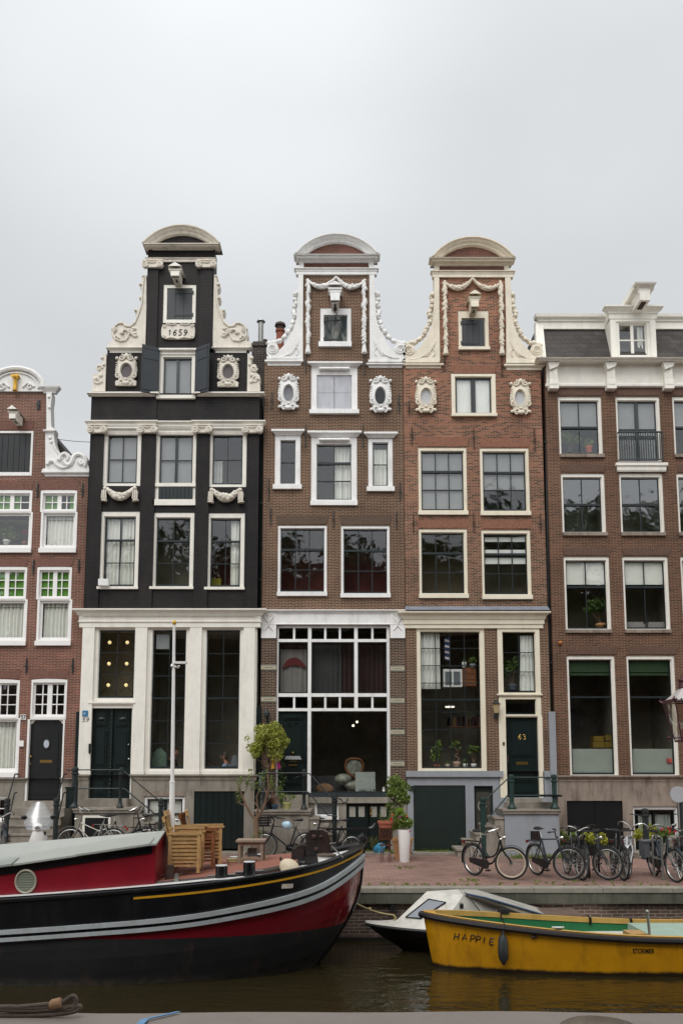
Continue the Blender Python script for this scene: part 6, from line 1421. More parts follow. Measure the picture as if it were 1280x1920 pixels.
for (xa, ya, xb, yb2) in ((525, 1608, 536, 1632), (515, 1624, 524, 1637)):
    p, q = P3(xa, ya, 14.5), P3(xb, yb2, 14.5); m = MB(); m.tube([p, q], .022, 6); m.build('lever', RUSTI, brg)
p, q = P3(620, 1583, 14.7), P3(643, 1609, 14.55); m = MB(); m.tube([p+Vector((-.02, 0, .0)), p+Vector((.08, 0, .02)), p+Vector((.02, 0, -.04)), q], .015, 6); m.build('anchor_shank', mat('dull_grey_iron', '#6b6660', .6, .2), brg)
# loose things on the barge
t = thing('bucket', 'white bucket with dark dirty lid on the bow of the barge', 'bucket', P3(612, 1622, 14.75))
p0, p1 = P3(612, 1626, 14.75), P3(612, 1605, 14.75); m = MB(); m.lathe([(.13, p0.z), (.155, p1.z)], p0.x, 14.75, 20); m.build('pail', WHITE2, t); m = MB(); m.lathe([(.165, p1.z-.01), (.165, p1.z+.02), (.14, p1.z+.03)], p0.x, 14.75, 20); m.build('lid', mat('dirty_lid', '#5a4d42', .8, .4, 12), t)
t = thing('fender_buoy', 'round cream mooring buoy with dark end lying on the barge foredeck', 'buoy', P3(544, 1636, 14.35)); q = P3(543, 1628, 14.35)
m = MB(); m.ball((0, 0, 0), (.19, .14, .14), 18, 12); M = Matrix.Translation(q) @ Matrix.Rotation(R(28), 4, 'Y') @ Matrix.Rotation(R(-25), 4, 'Z'); m.tf(0, M); m.build('buoy_body', mat('stained_cream', '#cfbfa6', .5, .12, 5, .5, '#8f7355'), t)
m = MB(); m.lathe([(.075, .12), (.08, .17), (.05, .2)], 0, 0, 14, 'x'); m.tf(0, M); m.build('buoy_end', BLACKP, t)
t = thing('side_table', 'small weathered wooden table standing on the barge foredeck', 'table', P3(469, 1620, 15.6)); Y0 = 15.45
a_, b_2 = P3(444, 1576, Y0), P3(494, 1573, Y0); zt = a_.z; zfl = P3(450, 1626, Y0).z
m = MB(); m.box(a_.x-.02, b_2.x+.02, Y0-.03, Y0+.42, zt-.035, zt); m.build('table_top', WOODG, t, False)
for x in (a_.x+.02, b_2.x-.05):
    for y in (Y0, Y0+.36): m = MB(); m.box(x, x+.045, y, y+.045, zfl, zt-.035); m.build('leg', WOODG, t, False)
m = MB(); m.box(a_.x+.065, b_2.x-.05, Y0+.01, Y0+.03, zt-.1, zt-.035); m.cut(); m.box(a_.x+.065, b_2.x-.05, Y0+.01, Y0+.035, zfl+.12, zfl+.16); m.cut(); m.box(a_.x+.065, b_2.x-.05, Y0+.37, Y0+.39, zt-.1, zt-.035); m.build('apron', WOODG, t, False)
m = MB(); q = P3(473, 1608, 15.7); m.box(q.x-.08, q.x+.08, 15.62, 15.8, zfl+.16, zfl+.30); single(m, 'storage_box', mat('grey_box', '#6d706f', .6), 'small grey metal box under the weathered table on the barge', 'box', smooth=False)
m = MB(); rr = random.Random(5)
for i in range(3):
    q = P3(442+i*14, 1618, 15.9); m.tube([(q.x+.16*math.cos(a*.7)+rr.uniform(-.02, .02), 15.9+.12*math.sin(a*.7), zfl+.03+.004*a) for a in range(20)], .02, 6)
m.tube([P3(435, 1617, 15.9), P3(455, 1620, 15.7), P3(480, 1615, 15.8), P3(500, 1609, 15.9)], .018, 6); single(m, 'rope', mat('straw_rope', '#b6a678', .9, .15, 20), 'pale straw coloured rope coiled round the far bollards on the barge', 'rope')
def armchair(label, X, Y, Z, rz, m1, lean=0):
    t = thing('garden_chair', label, 'chair', (X, Y, Z), rz, 'wooden garden chairs stacked on the barge', world=False); W_, Dp = .56, .52
    for nm, sy in (('side_frame', -1), ('side_frame', 1)):
        m = MB(); y = sy*W_/2; m.box(-Dp/2, -Dp/2+.05, y-.022, y+.022, 0, .62); m.box(Dp/2-.05, Dp/2, y-.022, y+.022, 0, .62); m.box(-Dp/2-.02, Dp/2+.04, y-.03, y+.03, .62, .65)
        for z in (.10, .16, .22, .28, .34, .41, .47, .53): m.box(-Dp/2+.05, Dp/2-.05, y-.01, y+.01, z, z+.035)
        m.build(nm, m1, t, False)
    m = MB()
    for i in range(6): m.box(-Dp/2+.04+i*.075, -Dp/2+.1+i*.075, -W_/2+.03, W_/2-.03, .39, .41)
    m.build('seat', m1, t, False)
    m = MB(); n0 = 0
    for i in range(7): y = -W_/2+.06+i*.073; m.box(-.015, .01, y-.02, y+.02, 0, .44)
    m.box(-.025, .02, -W_/2, W_/2, .44, .53); m.box(-.025, .02, -W_/2, W_/2, -.02, .04); m.tf(0, Matrix.Translation((-Dp/2+.03, 0, .4)) @ Matrix.Rotation(R(-14), 4, 'Y')); m.build('backrest', m1, t, False)
    return t
zf0 = P3(320, 1640, 14.5).z
A0 = P3(346, 1634, 14.55)
armchair('light teak garden chair nearest the cabin, lowest of the front stack on the barge', A0.x-.02, 14.75, A0.z-.02, R(4), WOOD)
armchair('light teak garden chair stacked upside on the front chair, its armrest highest at the left', A0.x-.0, 14.77, A0.z+.075, R(4), WOOD)
armchair('dark brown garden chair behind the light teak stack, back showing beside the flagpole', A0.x+.14, 15.35, A0.z+.0, R(2), WOODD)
armchair('teak garden chair at the far right of the stacks, its legs clear of the others', A0.x+.22, 15.4, A0.z+.05, R(10), WOOD)
# flagpole
t = thing('flagpole', 'tall white flagpole with gilded knob rising from the barge deck', 'flagpole', P3(322, 1560, 14.85)); Yp = 14.85
m = MB(); P_ = lambda px, py: P3(px, py, Yp); p0 = P_(321, 1620)
m.tube([p0, P_(322.5, 1500), P_(323, 1468)], [.047, .047, .045], 12); m.tube([P_(323, 1468), P_(323.2, 1465)], .05, 12); m.build('lower_tube', WHITE2, t)
m = MB(); m.tube([P_(323, 1466), P_(325, 1300), P_(326.5, 1172)], [.034, .03, .024], 12); m.build('pole', WHITE2, t)
m = MB(); m.ball(P_(326.7, 1168), (.035, .035, .05), 12, 8); m.build('gilded_knob', GOLD, t)
m = MB(); q = P_(336, 1243); m.box(q.x-.09, q.x+.13, Yp-.05, Yp+.05, q.z-.018, q.z+.02); m.build('mast_lamp', WHITE2, t, False)
m = MB(); q = P_(326, 1250); [m.ball((q.x+dx, Yp+dy, q.z+dz), .022, 6, 5) for dx, dy, dz in ((-.03, -.03, 0), (.04, -.03, -.01), (.07, 0, -.02), (0, .04, .02), (-.04, .02, .03), (.09, -.02, 0))]; m.tube([(q.x-.05, Yp, q.z), (q.x+.1, Yp, q.z-.01)], .012, 5); m.build('pulley_blocks', CHROME, t)
# ---------------- white cabin boat
wb = thing('cabin_boat', 'small dirty white cabin boat with black hull moored behind the yellow boat', 'boat', P3(800, 1790, 16.3))
WHB = mat('dirty_white_gelcoat', '#d3d0c8', .45, .07, 4, .8, '#86806f'); WHG = mat('grey_canvas_gelcoat', '#a4a29a', .7, .1, 3, .8, '#6d6a5c')
HW = Hull(16.4, .78, [(-1.8, 2.0), (-1.05, 1.2), (-.8, .82), (-.6, .53), (-.5, .44)], [(0, -.53), (1, -.56), (3, -.6), (5, -.6)], 1.9, 4.6, -1, 1.7, .7, tumble=[(-2, .3), (-1, .78), (-.6, 1), (1, 1)])
Dw = HW.ds(30); zk = lambda k: (lambda d: HW.sh()(d)+(-1.6-HW.sh()(d))*k)
HW.skin([zk(k/8) for k in range(9)], Dw).build('hull', mat('black_tar_hull', '#131316', .3, .3, 3, .3, '#3a3530'), wb)
m = MB(); [m.tube([HW.P(d, HW.sh()(d), sd) for d in Dw], .03, 6) for sd in (-1, 1)]; m.build('rubbing_strip', mat('worn_black_rubber', '#2d3034', .6), wb)
m = MB()
for d in Dw: z = HW.sh()(d)+.03; p, q = HW.P(d, z, -1), HW.P(d, z, 1); m.V(p, (p[0], p[1]+(q[1]-p[1])*.5, z+.04), q)
for i in range(len(Dw)-1): m.F((3*i, 3*i+1, 3*i+4, 3*i+3), (3*i+1, 3*i+2, 3*i+5, 3*i+4))
m.build('deck', WHB, wb)
A, B_, C_, D_ = P3(822, 1728, 15.72), P3(735, 1727, 16.35), P3(800, 1672, 16.7), P3(868, 1679, 15.95)
A.z = B_.z = -.53; pn_ = (A-B_).cross(C_-B_).normalized(); o_ = Vector((0, 0, CH)); d_ = D_-o_; D_ = o_+d_*((B_-o_).dot(pn_)/d_.dot(pn_)); Cz = (C_.z+D_.z)/2
Af, Bf = Vector((A.x, 17.05, -.53)), Vector((B_.x+.3, 17.0, -.53)); E = Vector((P3(930, 1682, 16.0).x, 15.98, P3(930, 1682, 16.0).z)); Fp = P3(1055, 1727, 15.9)
m = MB(); D2_ = Vector((D_.x, 16.9, D_.z+.01)); C2 = Vector((C_.x, 16.7, C_.z))
m.quad(B_, A, D_, C_); k = m.V(B_, C_, D2_, Vector((B_.x+.4, 17.05, -.53))); m.F((k, k+1, k+2, k+3)); k = m.V(C_, D_, D2_); m.F((k, k+1, k+2))
m.build('cabin_front', WHB, wb, False)
m = MB(); Fb = Vector((Fp.x, 15.9, -.55)); k = m.V(A, D_, Vector((D_.x+.35, 15.9, D_.z-.02)), Fp, Fb); m.F((k, k+4, k+3, k+2, k+1))
k = m.V(D_, D2_, Vector((D_.x+.35, 16.95, D_.z)), Vector((D_.x+.35, 15.9, D_.z-.02)), Vector((Fp.x, 17.0, Fp.z)), Fp); m.F((k, k+3, k+2, k+1), (k+3, k+5, k+4, k+2)); m.build('canopy', WHG, wb, False)
m = MB(); m.tube([D_+Vector((.05, 0, .02)), Vector((D_.x+.35, 15.88, D_.z)), Fp], .018, 6); m.build('blue_piping', mat('navy_webbing', '#27405f', .6), wb)
def onplane(u, v): return B_.lerp(A, u).lerp(C_.lerp(D_, u), v)
nrm = (A-B_).cross(C_-B_).normalized(); nrm = nrm if nrm.y < 0 else -nrm
win = [P3(759, 1722, 16.2), P3(803, 1688, 16.2), P3(838, 1694, 16.2), P3(788, 1726, 16.2)]
def proj(px, py):
    o_ = Vector((0, 0, CH)); d_ = (P3(px, py, 16)-o_).normalized(); tt = (B_-o_).dot(nrm)/d_.dot(nrm); return o_+d_*tt
W_ = [proj(*q) for q in ((761, 1722), (804, 1688), (836, 1694), (789, 1724))]
m = MB(); m.tube([p+nrm*.02 for p in W_], .014, 6, ring=True); f = m.build('window_seal', BLACKP, wb); m = MB(); m.quad(*[p+nrm*.016 for p in W_]); m.build('pane', mat('grey_perspex', '#8b9097', .15, .06), f, False)
q = P3(865, 1700, 15.85); m = MB(); m.box(q.x-.03, q.x+.03, q.y-.03, q.y+.1, q.z-.04, q.z+.04); m.build('vent', BLACKP, wb, False)
m = MB(); q0, q1 = D_+Vector((.03, -.02, .05)), P3(908, 1720, 15.7); m.tube([q0, q1], .012, 5); m.build('strap', BLACKP, wb)
m = MB(); p0 = P3(968, 1708, 16.4); m.box(p0.x, p0.x+1.15, 15.95, 16.8, p0.z-.12, p0.z-.02); m.build('plywood_cover', mat('mouldy_plywood', '#5f4d42', .85, .3, 5), wb, False)
m = MB(); p0, p1 = P3(660, 1690, 16.2), P3(737, 1716, 16.5); m.tube([p0+(p1-p0)*u-Vector((0, 0, .12*4*u*(1-u)*.4)) for u in [i/12 for i in range(13)]], .014, 6)
m.ball(p0.lerp(p1, .42)-Vector((0, 0, .04)), .035, 6, 5); m.tube([p1, p1+Vector((.05, 0, -.06)), p1+Vector((.0, 0, -.1))], .02, 5); single(m, 'mooring_rope', MC['straw_rope'], 'taut straw rope with a knot running from the barge bow to the quay wall', 'rope')
m = MB(); 
for dx, dz in ((0, 0), (.07, -.02), (.03, .05), (-.02, -.08), (.1, .03)): m.tube([(p1.x+dx+.035*math.cos(t), 17.1, p1.z+dz+.035*math.sin(t)) for t in [i*.8 for i in range(8)]], .012, 5, ring=True)
single(m, 'mooring_chain', BLACKP, 'small tangle of dark chain and shackles on the quay wall where the straw rope ends', 'chain')
# ---------------- yellow open boat
yb = thing('open_boat', 'yellow open motor boat with black rubber rail and green inside, lettered HAPPIE and STORMER', 'boat', (4.5, 15.1, -1))
YB0 = mat('yellow_gelcoat', '#a97812', .35, .06, 1.5, .35, '#7a4f16'); YBI = mat('pale_yellow_gunwale', '#c79f55', .5, .08, 4, .3); GRI = mat('green_inner', '#226a40', .5, .1)
HY = Hull(15.1, .86, [(-1.6, 1.72), (-1.05, 1.57), (-.5, 1.46), (-.08, 1.39)], [(0, -.09), (1.25, -.205), (2.26, -.29), (3.3, -.35), (4.4, -.375), (5.6, -.35), (7, -.26)], 3.1, 7.0, -1, 1.9, .62, tumble=[(-2, .5), (-1.1, .86), (-.6, .96), (-.2, 1), (1, 1)], Ls=1.5, transom=.85)
Dy = HY.ds(40); zk = lambda k: (lambda d: HY.sh()(d)+(-1.5-HY.sh()(d))*k)
YBW, nt, N, L, b = base_mat('yellow_hull_paint'); co = N.new('ShaderNodeTexCoord').outputs['Object']; s_ = N.new('ShaderNodeSeparateXYZ'); L.new(co, s_.inputs[0])
c = mixc(N, L, lin('#d39610'), lin('#bf8610'), mrange(N, L, noise(N, L, co, 1.6, 5, .6), .3, .7, 0, 1))
nn = N.new('ShaderNodeMath'); nn.operation = 'MULTIPLY_ADD'; L.new(noise(N, L, co, 3, 5, .7), nn.inputs[0]); nn.inputs[1].default_value = -.10; L.new(s_.outputs[2], nn.inputs[2])
c = mixc(N, L, c, lin('#7d5213'), mrange(N, L, noise(N, L, co, 4, 6, .7, (1, 1, .3)), .52, .72, 0, .55)); c = mixc(N, L, c, lin('#e0b04a'), mrange(N, L, noise(N, L, co, 16, 5, .8, (.35, 1, 1.6)), .66, .74, 0, .5))
c = mixc(N, L, lin('#2b2013'), c, mrange(N, L, nn.outputs[0], -.0, .045, 0, 1)); L.new(c, b.inputs['Base Color']); b.inputs['Roughness'].default_value = .35
HY.skin([zk(k/10) for k in range(11)], Dy).build('hull', YBW, yb)
inn = lambda k: (lambda d: HY.sh(.015)(d)-.42*k)
m = MB()
for sd in (-1, 1):
    k0 = len(m.v)
    for d in Dy[5:]:
        z = HY.sh(.01)(d); p = Vector(HY.P(d, z, sd)); m.V(p-Vector((0, sd*.07, 0)), p-Vector((0, sd*.10, .46)), (p.x, 15.1, z-.47))
    for i in range(len(Dy[5:])-1): a_ = k0+3*i; m.F((a_, a_+3, a_+4, a_+1), (a_+1, a_+4, a_+5, a_+2))
m.build('inner_hull', GRI, yb)
m = MB()
for sd in (-1, 1):
    k0 = len(m.v)
    for d in Dy:
        z = HY.sh(-.01)(d); p = Vector(HY.P(d, z, sd)); yi = p.y-sd*min(.09, abs(p.y-15.1)); m.V(p, (p.x, yi, z+.004), (p.x, yi, z-.08))
    for i in range(len(Dy)-1): a_ = k0+3*i; m.F((a_, a_+3, a_+4, a_+1), (a_+1, a_+4, a_+5, a_+2))
k0 = len(m.v)
for d in Dy[:8]: z = HY.sh(.0)(d); m.V(HY.P(d, z, -1), HY.P(d, z, 1))
for i in range(7): m.F((k0+2*i, k0+2*i+1, k0+2*i+3, k0+2*i+2))
m.build('gunwale', YBI, yb)
RUB = mat('black_rubber', '#1d1718', .5, .1)
m = MB(); [m.tube([HY.P(d, HY.sh(.055)(d), sd, .02) for d in Dy], .052, 8) for sd in (-1, 1)]; m.ball((1.37, 15.1, -.14), .06); m.build('rubber_rail', RUB, yb)
def onh(px, py, out=.006):        # point of the near side seen at that place
    best = None; o_ = Vector((0, 0, CH))
    d_ = None
    ray = (P3(px, py, 15)-o_)
    lo, hi = 13.5, 15.2
    for _ in range(30):
        ym = (lo+hi)/2; p = P3(px, py, ym); d_ = p.x-lerp_table(HY.stem, p.z); yh = HY.cy-HY.hb(max(0, d_), p.z)
        if ym < yh: lo = ym
        else: hi = ym
    return Vector(HY.P(d_, P3(px, py, lo).z, -1, out))
m = MB()
LET = [('H', 850.5, 1762), ('A', 865.5, 1763), ('P', 881, 1766), ('P', 891.5, 1767.5), ('I', 905, 1769), ('E', 917.5, 1771.5)]
for ch, x0, yb0 in LET:
    for st_ in GL[ch]:
        p = [Vector((a+.12*b_, b_, 0)) for a, b_ in st_]
        if len(p) > 3: p = curvept(p, 4)
        m.tube([onh(x0+q.x*13.5, yb0-q.y*11.5) for q in p], .0075, 6)
m.build('boat_name', BLACKP, yb)
cu_ = bpy.data.curves.new('maker_lettering', 'FONT'); cu_.body = 'STORMER'; cu_.size = 1; cu_.extrude = .0; cu_.offset = .02
to = bpy.data.objects.new('tmp_text', cu_); COL.objects.link(to); bpy.context.view_layer.update(); me = bpy.data.meshes.new_from_object(to); bpy.data.objects.remove(to)
xs_ = [v.co.x for v in me.vertices]; ysv = [v.co.y for v in me.vertices]; x0, x1, y0, y1 = min(xs_), max(xs_), min(ysv), max(ysv)
for v in me.vertices: v.co = onh(1185.5+(v.co.x-x0)/(x1-x0)*41, 1788.5-(v.co.y-y0)/(y1-y0)*9, .006)-OFF[yb.name]
me.materials.append(BLACKP); to = bpy.data.objects.new('maker_lettering', me); COL.objects.link(to); to.parent = yb
# fittings
def at_g(px, side=-1):   # gunwale point under a photo column
    lo, hi = 0, 7
    for _ in range(30):
        d = (lo+hi)/2; p = HY.P(d, HY.sh()(d), side); z = p[2]; dd = p[1]*cs+(z-CH)*sn; x = 640+p[0]*FPX/dd
        if x < px: lo = d
        else: hi = d
    return Vector(p)
m = MB(); q = at_g(1047); m.box(q.x-.05, q.x+.05, q.y+.02, q.y+.08, q.z, q.z+.035); m.tube([(q.x-.1, q.y+.05, q.z+.05), (q.x+.1, q.y+.05, q.z+.05)], .014, 6); m.build('cleat', CHROME, yb)
q = onh(1000, 1757, .02); m = MB(); m.ball(q, (.045, .03, .03), 10, 6); m.build('fairlead', mat('dark_bronze', '#3a3128', .4), yb)
m = MB(); q = at_g(1222); m.tube([(q.x, q.y+.1, q.z-.05), (q.x-.015, q.y+.12, q.z+.36)], .024, 8); m.ball((q.x-.02, q.y+.12, q.z+.38), .035, 8, 6); m.build('rowlock_post', ZINC, yb)
m = MB(); q = at_g(1200); m.box(q.x-.12, q.x+.15, q.y+.12, q.y+.5, q.z-.06, q.z+.02); m.build('thwart_tray', WOOD, yb, False)
m = MB(); q = at_g(1255); m.box(q.x-.2, q.x+1.2, 14.5, 15.7, q.z-.12, q.z-.02); m.build('engine_cover', mat('pale_green_cover', '#9fb5a6', .5, .08), yb, False)
m = MB(); q = at_g(945, 1); 
for i in range(3): m.tube([(q.x-.02+(.1-.012*i)*math.cos(t), q.y-.05+.06*math.sin(t), q.z+.02+.022*i) for t in [k*.5 for k in range(13)]], .018, 6)
m.tube([(q.x-.08, q.y-.1, q.z+.03), (q.x-.08, q.y-.14, q.z-.1)], .014, 5); single(m, 'rope_coil', mat('black_rope', '#1c1a1b', .9, .2), 'small black rope coil lying on the far gunwale of the yellow boat', 'rope')
for px in (1103, 1179):
    q = at_g(px, 1); m = MB(); m.box(q.x-.02, q.x+.02, q.y-.12, q.y+.02, q.z-.1, q.z+.02); m.build('lashing', BLACKP, yb, False)
q = at_g(945); m = MB(); q1 = onh(943, 1770, .09); q0 = onh(943, 1812, .08)
m.tube([(q1.x, q1.y, q1.z+.22), (q1.x, q1.y, q1.z+.16), (q1.x, q1.y, q1.z+.1), (q1.x, q1.y, q1.z-.12), (q0.x+.0, q1.y, q0.z+.16), (q0.x, q1.y, q0.z+.08), (q0.x, q1.y, q0.z+.05)], [.02, .03, .075, .085, .08, .035, .02], 14); FD = MB(); FD.v = m.v; FD.f = m.f; FD.m = m.m
t = thing('boat_fender', 'dark grey sausage fender hanging from the bow rail of the yellow boat', 'fender', (q1.x, q1.y, q0.z)); m.build('fender_body', mat('grey_black_vinyl', '#2f3133', .45, .2, 6, .5, '#57564e'), t)
m = MB(); m.tube([(q1.x, q1.y, q1.z+.2), (q.x, q.y-.06, q.z-.03), (q.x, q.y+.05, q.z+.03), (q.x-.02, q.y+.04, q.z+.1)], .009, 5); m.tube([(q.x-.05, q.y-.07, q.z-.1), (q.x-.08, q1.y, q1.z+.05), (q.x-.08, q1.y, q1.z-.12)], .008, 5); m.build('fender_line', BLACKP, t)
# ---------------- foreground: the roof of the boat the photographer looks over
TAUPE = mat('taupe_boat_canvas', '#8b817a', .85, .07, 1.5, .4, '#6f655e', bump=.4, bs=3)
zr_ = .86; fb = thing('moored_boat', 'taupe canvas covered boat top in the very foreground along the bottom edge', 'boat', (0, 4.6, -1))
n = 40; m = MB()
for j, (y, dz) in enumerate(((5.5, -.1), (5.49, 0), (5.3, .0), (4.7, .015), (3.6, .03), (3.0, .01), (2.98, -.1))):
    for i in range(n+1): x = -6+12*i/n; m.V((x, y+.012*math.sin(x*1.7), zr_+dz-.002*abs(x)**1.3+.004*math.sin(x*4+y*3)))
for j in range(6):
    for i in range(n): a_ = j*(n+1)+i; m.F((a_, a_+1, a_+n+2, a_+n+1))
m.build('canvas_roof', TAUPE, fb)
m = MB(); m.box(-6, 6, 3.02, 5.47, -.3, zr_-.08); m.build('cabin_side', mat('dark_boat_side', '#2c2a28', .6), fb, False)
m = MB(); m.slab([(-7, 2.8), (6.5, 2.8), (7.6, 4.2), (6.5, 5.6), (-7, 5.6)], -1.5, -.3); m.build('hull', mat('dark_boat_side', ''), fb, False)
zz_ = lambda p: zr_
ROPE = mat('worn_mooring_rope', '#5f544c', .9, .3, 12, bump=.8, bs=60)
def fg(px, py, z=zr_+.03): return gz(px, py, z)
m = MB(); lift = lambda px, py, h: gz(px, py, zr_+.03)+Vector((0, 0, h))
Yr = 5.38
def fr(px, py): return P3(px, py, Yr)
loop = [fr(-20, 1890), fr(20, 1889), fr(60, 1891), fr(95, 1888), fr(104, 1884), fr(118, 1880), fr(131, 1871), fr(138, 1869), fr(142, 1874), fr(141, 1885), fr(137, 1893), fr(128, 1895), fr(120, 1891), fr(108, 1883), fr(90, 1884), fr(60, 1887), fr(30, 1890), fr(-20, 1898)]
m.tube(curvept(loop, 5), .0145, 10)
m.tube(curvept([fr(-20, 1905), fr(50, 1905), fr(110, 1902), fr(140, 1897), fr(150, 1891), fr(148, 1887), fr(138, 1888), fr(120, 1891), fr(60, 1896), fr(-20, 1894)], 5), .0145, 10)
for i in range(len(m.v)): x, y, z = m.v[i]; m.v[i] = (x, y, max(z, zr_-.02))
t = thing('mooring_line', 'thick worn brown mooring rope with a spliced eye lying on the canvas top', 'rope', fr(60, 1903)); m.build('rope_strands', ROPE, t)
m = MB(); m.tube([fr(93, 1884.5), fr(97, 1884.5), fr(114, 1881), fr(116, 1880)], [.02, .03, .032, .02], 10); m.build('leather_splice', mat('tan_leather', '#a07c5c', .7, .15), t)
m = MB(); a_, b_2, c_ = gz(262, 1921, zr_+.012), gz(272, 1911, zr_+.012), gz(335, 1897, zr_+.014)
for p, q, wv in ((a_, b_2, .022), (b_2, c_, .014)):
    k = m.V(p-Vector((wv, 0, 0)), p+Vector((wv, 0, 0)), q+Vector((wv, 0, 0)), q-Vector((wv, 0, 0))); m.F((k, k+1, k+2, k+3)); k = m.V(p-Vector((wv, 0, .006)), p+Vector((wv, 0, -.006)), q+Vector((wv, 0, -.006)), q-Vector((wv, 0, .006))); m.F((k+3, k+2, k+1, k))
single(m, 'webbing_strap', mat('light_blue_webbing', '#6f9cc4', .6, .1), 'narrow light blue webbing strap lying across the taupe canvas', 'strap', smooth=False)
q = gz(1115, 1919, zr_+.02); m = MB(); m.lathe([(.22, zr_-.01), (.225, zr_+.02), (.2, zr_+.035), (.12, zr_+.05), (.0, zr_+.055)], q.x, q.y-.1, 32); single(m, 'roof_vent', mat('brushed_steel', '#b7aea2', .28, .1, metal=.9), 'round brushed metal vent cap on the canvas top at the bottom right', 'vent')
# ================================================================ far side of the view: seen only in the window glass and on the water
def opp_house(x0, x1, hgt, col, lab):
    t = thing('canal_house', lab, 'house', ((x0+x1)/2, -9, 0)); m = MB(); m.box(x0, x1, -17, -9, 0, hgt); m.build('wall', brick('opp_'+lab[:6], col, '#3a2d28', '#8f8577', .2, .06), t, False)
    m = MB(); m.prism([(x0, hgt), (x1, hgt), ((x0+x1)/2, hgt+3)], -17, -9.05); m.build('roof', SLATE, t, False)
    n = max(2, int((x1-x0)/2)); m = MB(); g = MB()
    for i in range(n):
        for k in range(int(hgt/3.3)):
            cx = x0+(x1-x0)*(i+.5)/n; z = 1+k*3.3; m.box(cx-.6, cx+.6, -9, -8.96, z, z+2); g.box(cx-.5, cx+.5, -8.955, -8.95, z+.1, z+1.9)
    w_ = m.build('window_frames', WHITE, t, False); g.build('panes', mat('dark_pane', '#20262b', .1), w_, False)
opp_house(-16, -9.5, 15.5, '#5a4033', 'tall brown brick house across the canal, only mirrored in the left windows')
opp_house(-9.5, -3.5, 14.5, '#6b4636', 'gabled reddish house across the canal, only mirrored in the black house windows')
opp_house(-3.5, 3.5, 15, '#4a3b33', 'dark brick house across the canal, only mirrored in the shop window')
opp_house(3.5, 10, 14.8, '#5f4437', 'brick canal house across the water, only mirrored in the windows beside door 63')
opp_house(10, 17, 16, '#564035', 'broad brick house across the canal, only mirrored in the rightmost windows')

opp_house(17, 25, 15, '#5a463c', 'plain brick house across the canal, only mirrored at the far right')
opp_house(25, 33, 16, '#63493c', 'last brick house across the canal, only mirrored at the far right edge')
opp_house(-24, -16, 15, '#6a4a3d', 'first brick house across the canal, only mirrored at the far left edge')
# ================================================================ foliage
def leafcloud(mb, blobs, n, size, rr, flat=.5, long=1.8):
    tot = sum(b_[3]*b_[4]*b_[5] for b_ in blobs)
    for cx, cy, cz, rx, ry, rz in blobs:
        for _ in range(max(4, int(n*rx*ry*rz/tot))):
            while True:
                u = Vector((rr.uniform(-1, 1), rr.uniform(-1, 1), rr.uniform(-1, 1)))
                if .25 < u.length < 1: break
            c = Vector((cx+u.x*rx, cy+u.y*ry, cz+u.z*rz)); s = size*rr.uniform(.6, 1.3)
            d = Vector((rr.uniform(-1, 1), rr.uniform(-1, 1), rr.uniform(-1, .5))).normalized(); w_ = d.orthogonal().normalized(); w_ = (w_*math.cos(rr.random()*6)+d.cross(w_)*math.sin(rr.random()*6)).normalized(); nn = d.cross(w_)
            k = mb.V(c-d*s*long*.5, c+w_*s*.5+nn*s*.12, c+d*s*long*.5, c-w_*s*.5+nn*s*.12); mb.F((k, k+1, k+2), (k, k+2, k+3))
FIC = leafmat('ficus_leaves', '#6b7d2e', '#b3b758'); SHR = leafmat('shrub_leaves', '#47602f', '#7e9246'); DKL = leafmat('dark_leaves', '#33482a', '#5d7338'); YGL = leafmat('yellow_green_leaves', '#7d8f2f', '#b6b54a')
BARK = mat('grey_brown_bark', '#6d594a', .9, .25, 10, bump=.6); BARK2 = mat('pale_bark', '#6f5847', .9, .2, 8, bump=.5)
TERR = mat('terracotta', '#9a5a44', .85, .12, 5, .3, '#6e4a3c'); TANP = mat('tan_plastic_pot', '#bf8f62', .6, .06, 3, .2)
def pot(mb, x, y, z0, z1, r0, r1, rim=.02):
    mb.lathe([(r0, z0), (r1, z1-.06), (r1+rim, z1-.06), (r1+rim, z1), (r1-.01, z1), (r1-.02, z1-.03)], x, y, 20)
rr = random.Random(21)
# ficus standard on the landing of the shop house
Yt = LAND61[2]+.42; zl = LAND61[3]; px0 = P3(502, 1500, Yt)
t = thing('ficus_tree', 'light green ficus with round crown in a pot on the stoop beside the carved door', 'tree', (px0.x, Yt, zl))
m = MB(); pot(m, px0.x, Yt, zl, zl+.3, .13, .17); m.build('plant_pot', BLACKP, t)
m = MB(); top = P3(500, 1395, Yt); br = P3(502, 1448, Yt)
m.tube([(px0.x, Yt, zl+.2), (px0.x+.02, Yt, zl+.6), br, P3(501, 1420, Yt)], [.03, .026, .022, .018], 8)
for _ in range(14):
    a = rr.uniform(0, 6.28); r = rr.uniform(.25, .5); e_ = Vector((top.x+r*math.cos(a), Yt+r*.8*math.sin(a), top.z+rr.uniform(-.4, .5))); m.tube([br+Vector((0, 0, rr.uniform(0, .3))), br.lerp(e_, .5)+Vector((0, 0, .08)), e_], [.014, .01, .004], 5)
m.build('trunk', BARK, t)
m = MB(); bl = []
for _ in range(24):
    a = rr.uniform(0, 6.28); b_ = rr.uniform(-1, 1); r = rr.uniform(.4, 1)
    bl.append((top.x+.02+.42*r*math.cos(a)*math.sqrt(1-b_*b_*.6), Yt+.38*r*math.sin(a), top.z+.0+.47*b_*r, rr.uniform(.16, .3), rr.uniform(.14, .24), rr.uniform(.14, .24)))
bl += [(P3(470, 1448, Yt).x, Yt, P3(470, 1448, Yt).z, .07, .07, .12), (P3(463, 1385, Yt).x, Yt, P3(463, 1385, Yt).z, .08, .08, .14), (P3(538, 1392, Yt).x, Yt, P3(538, 1392, Yt).z, .1, .1, .16)]
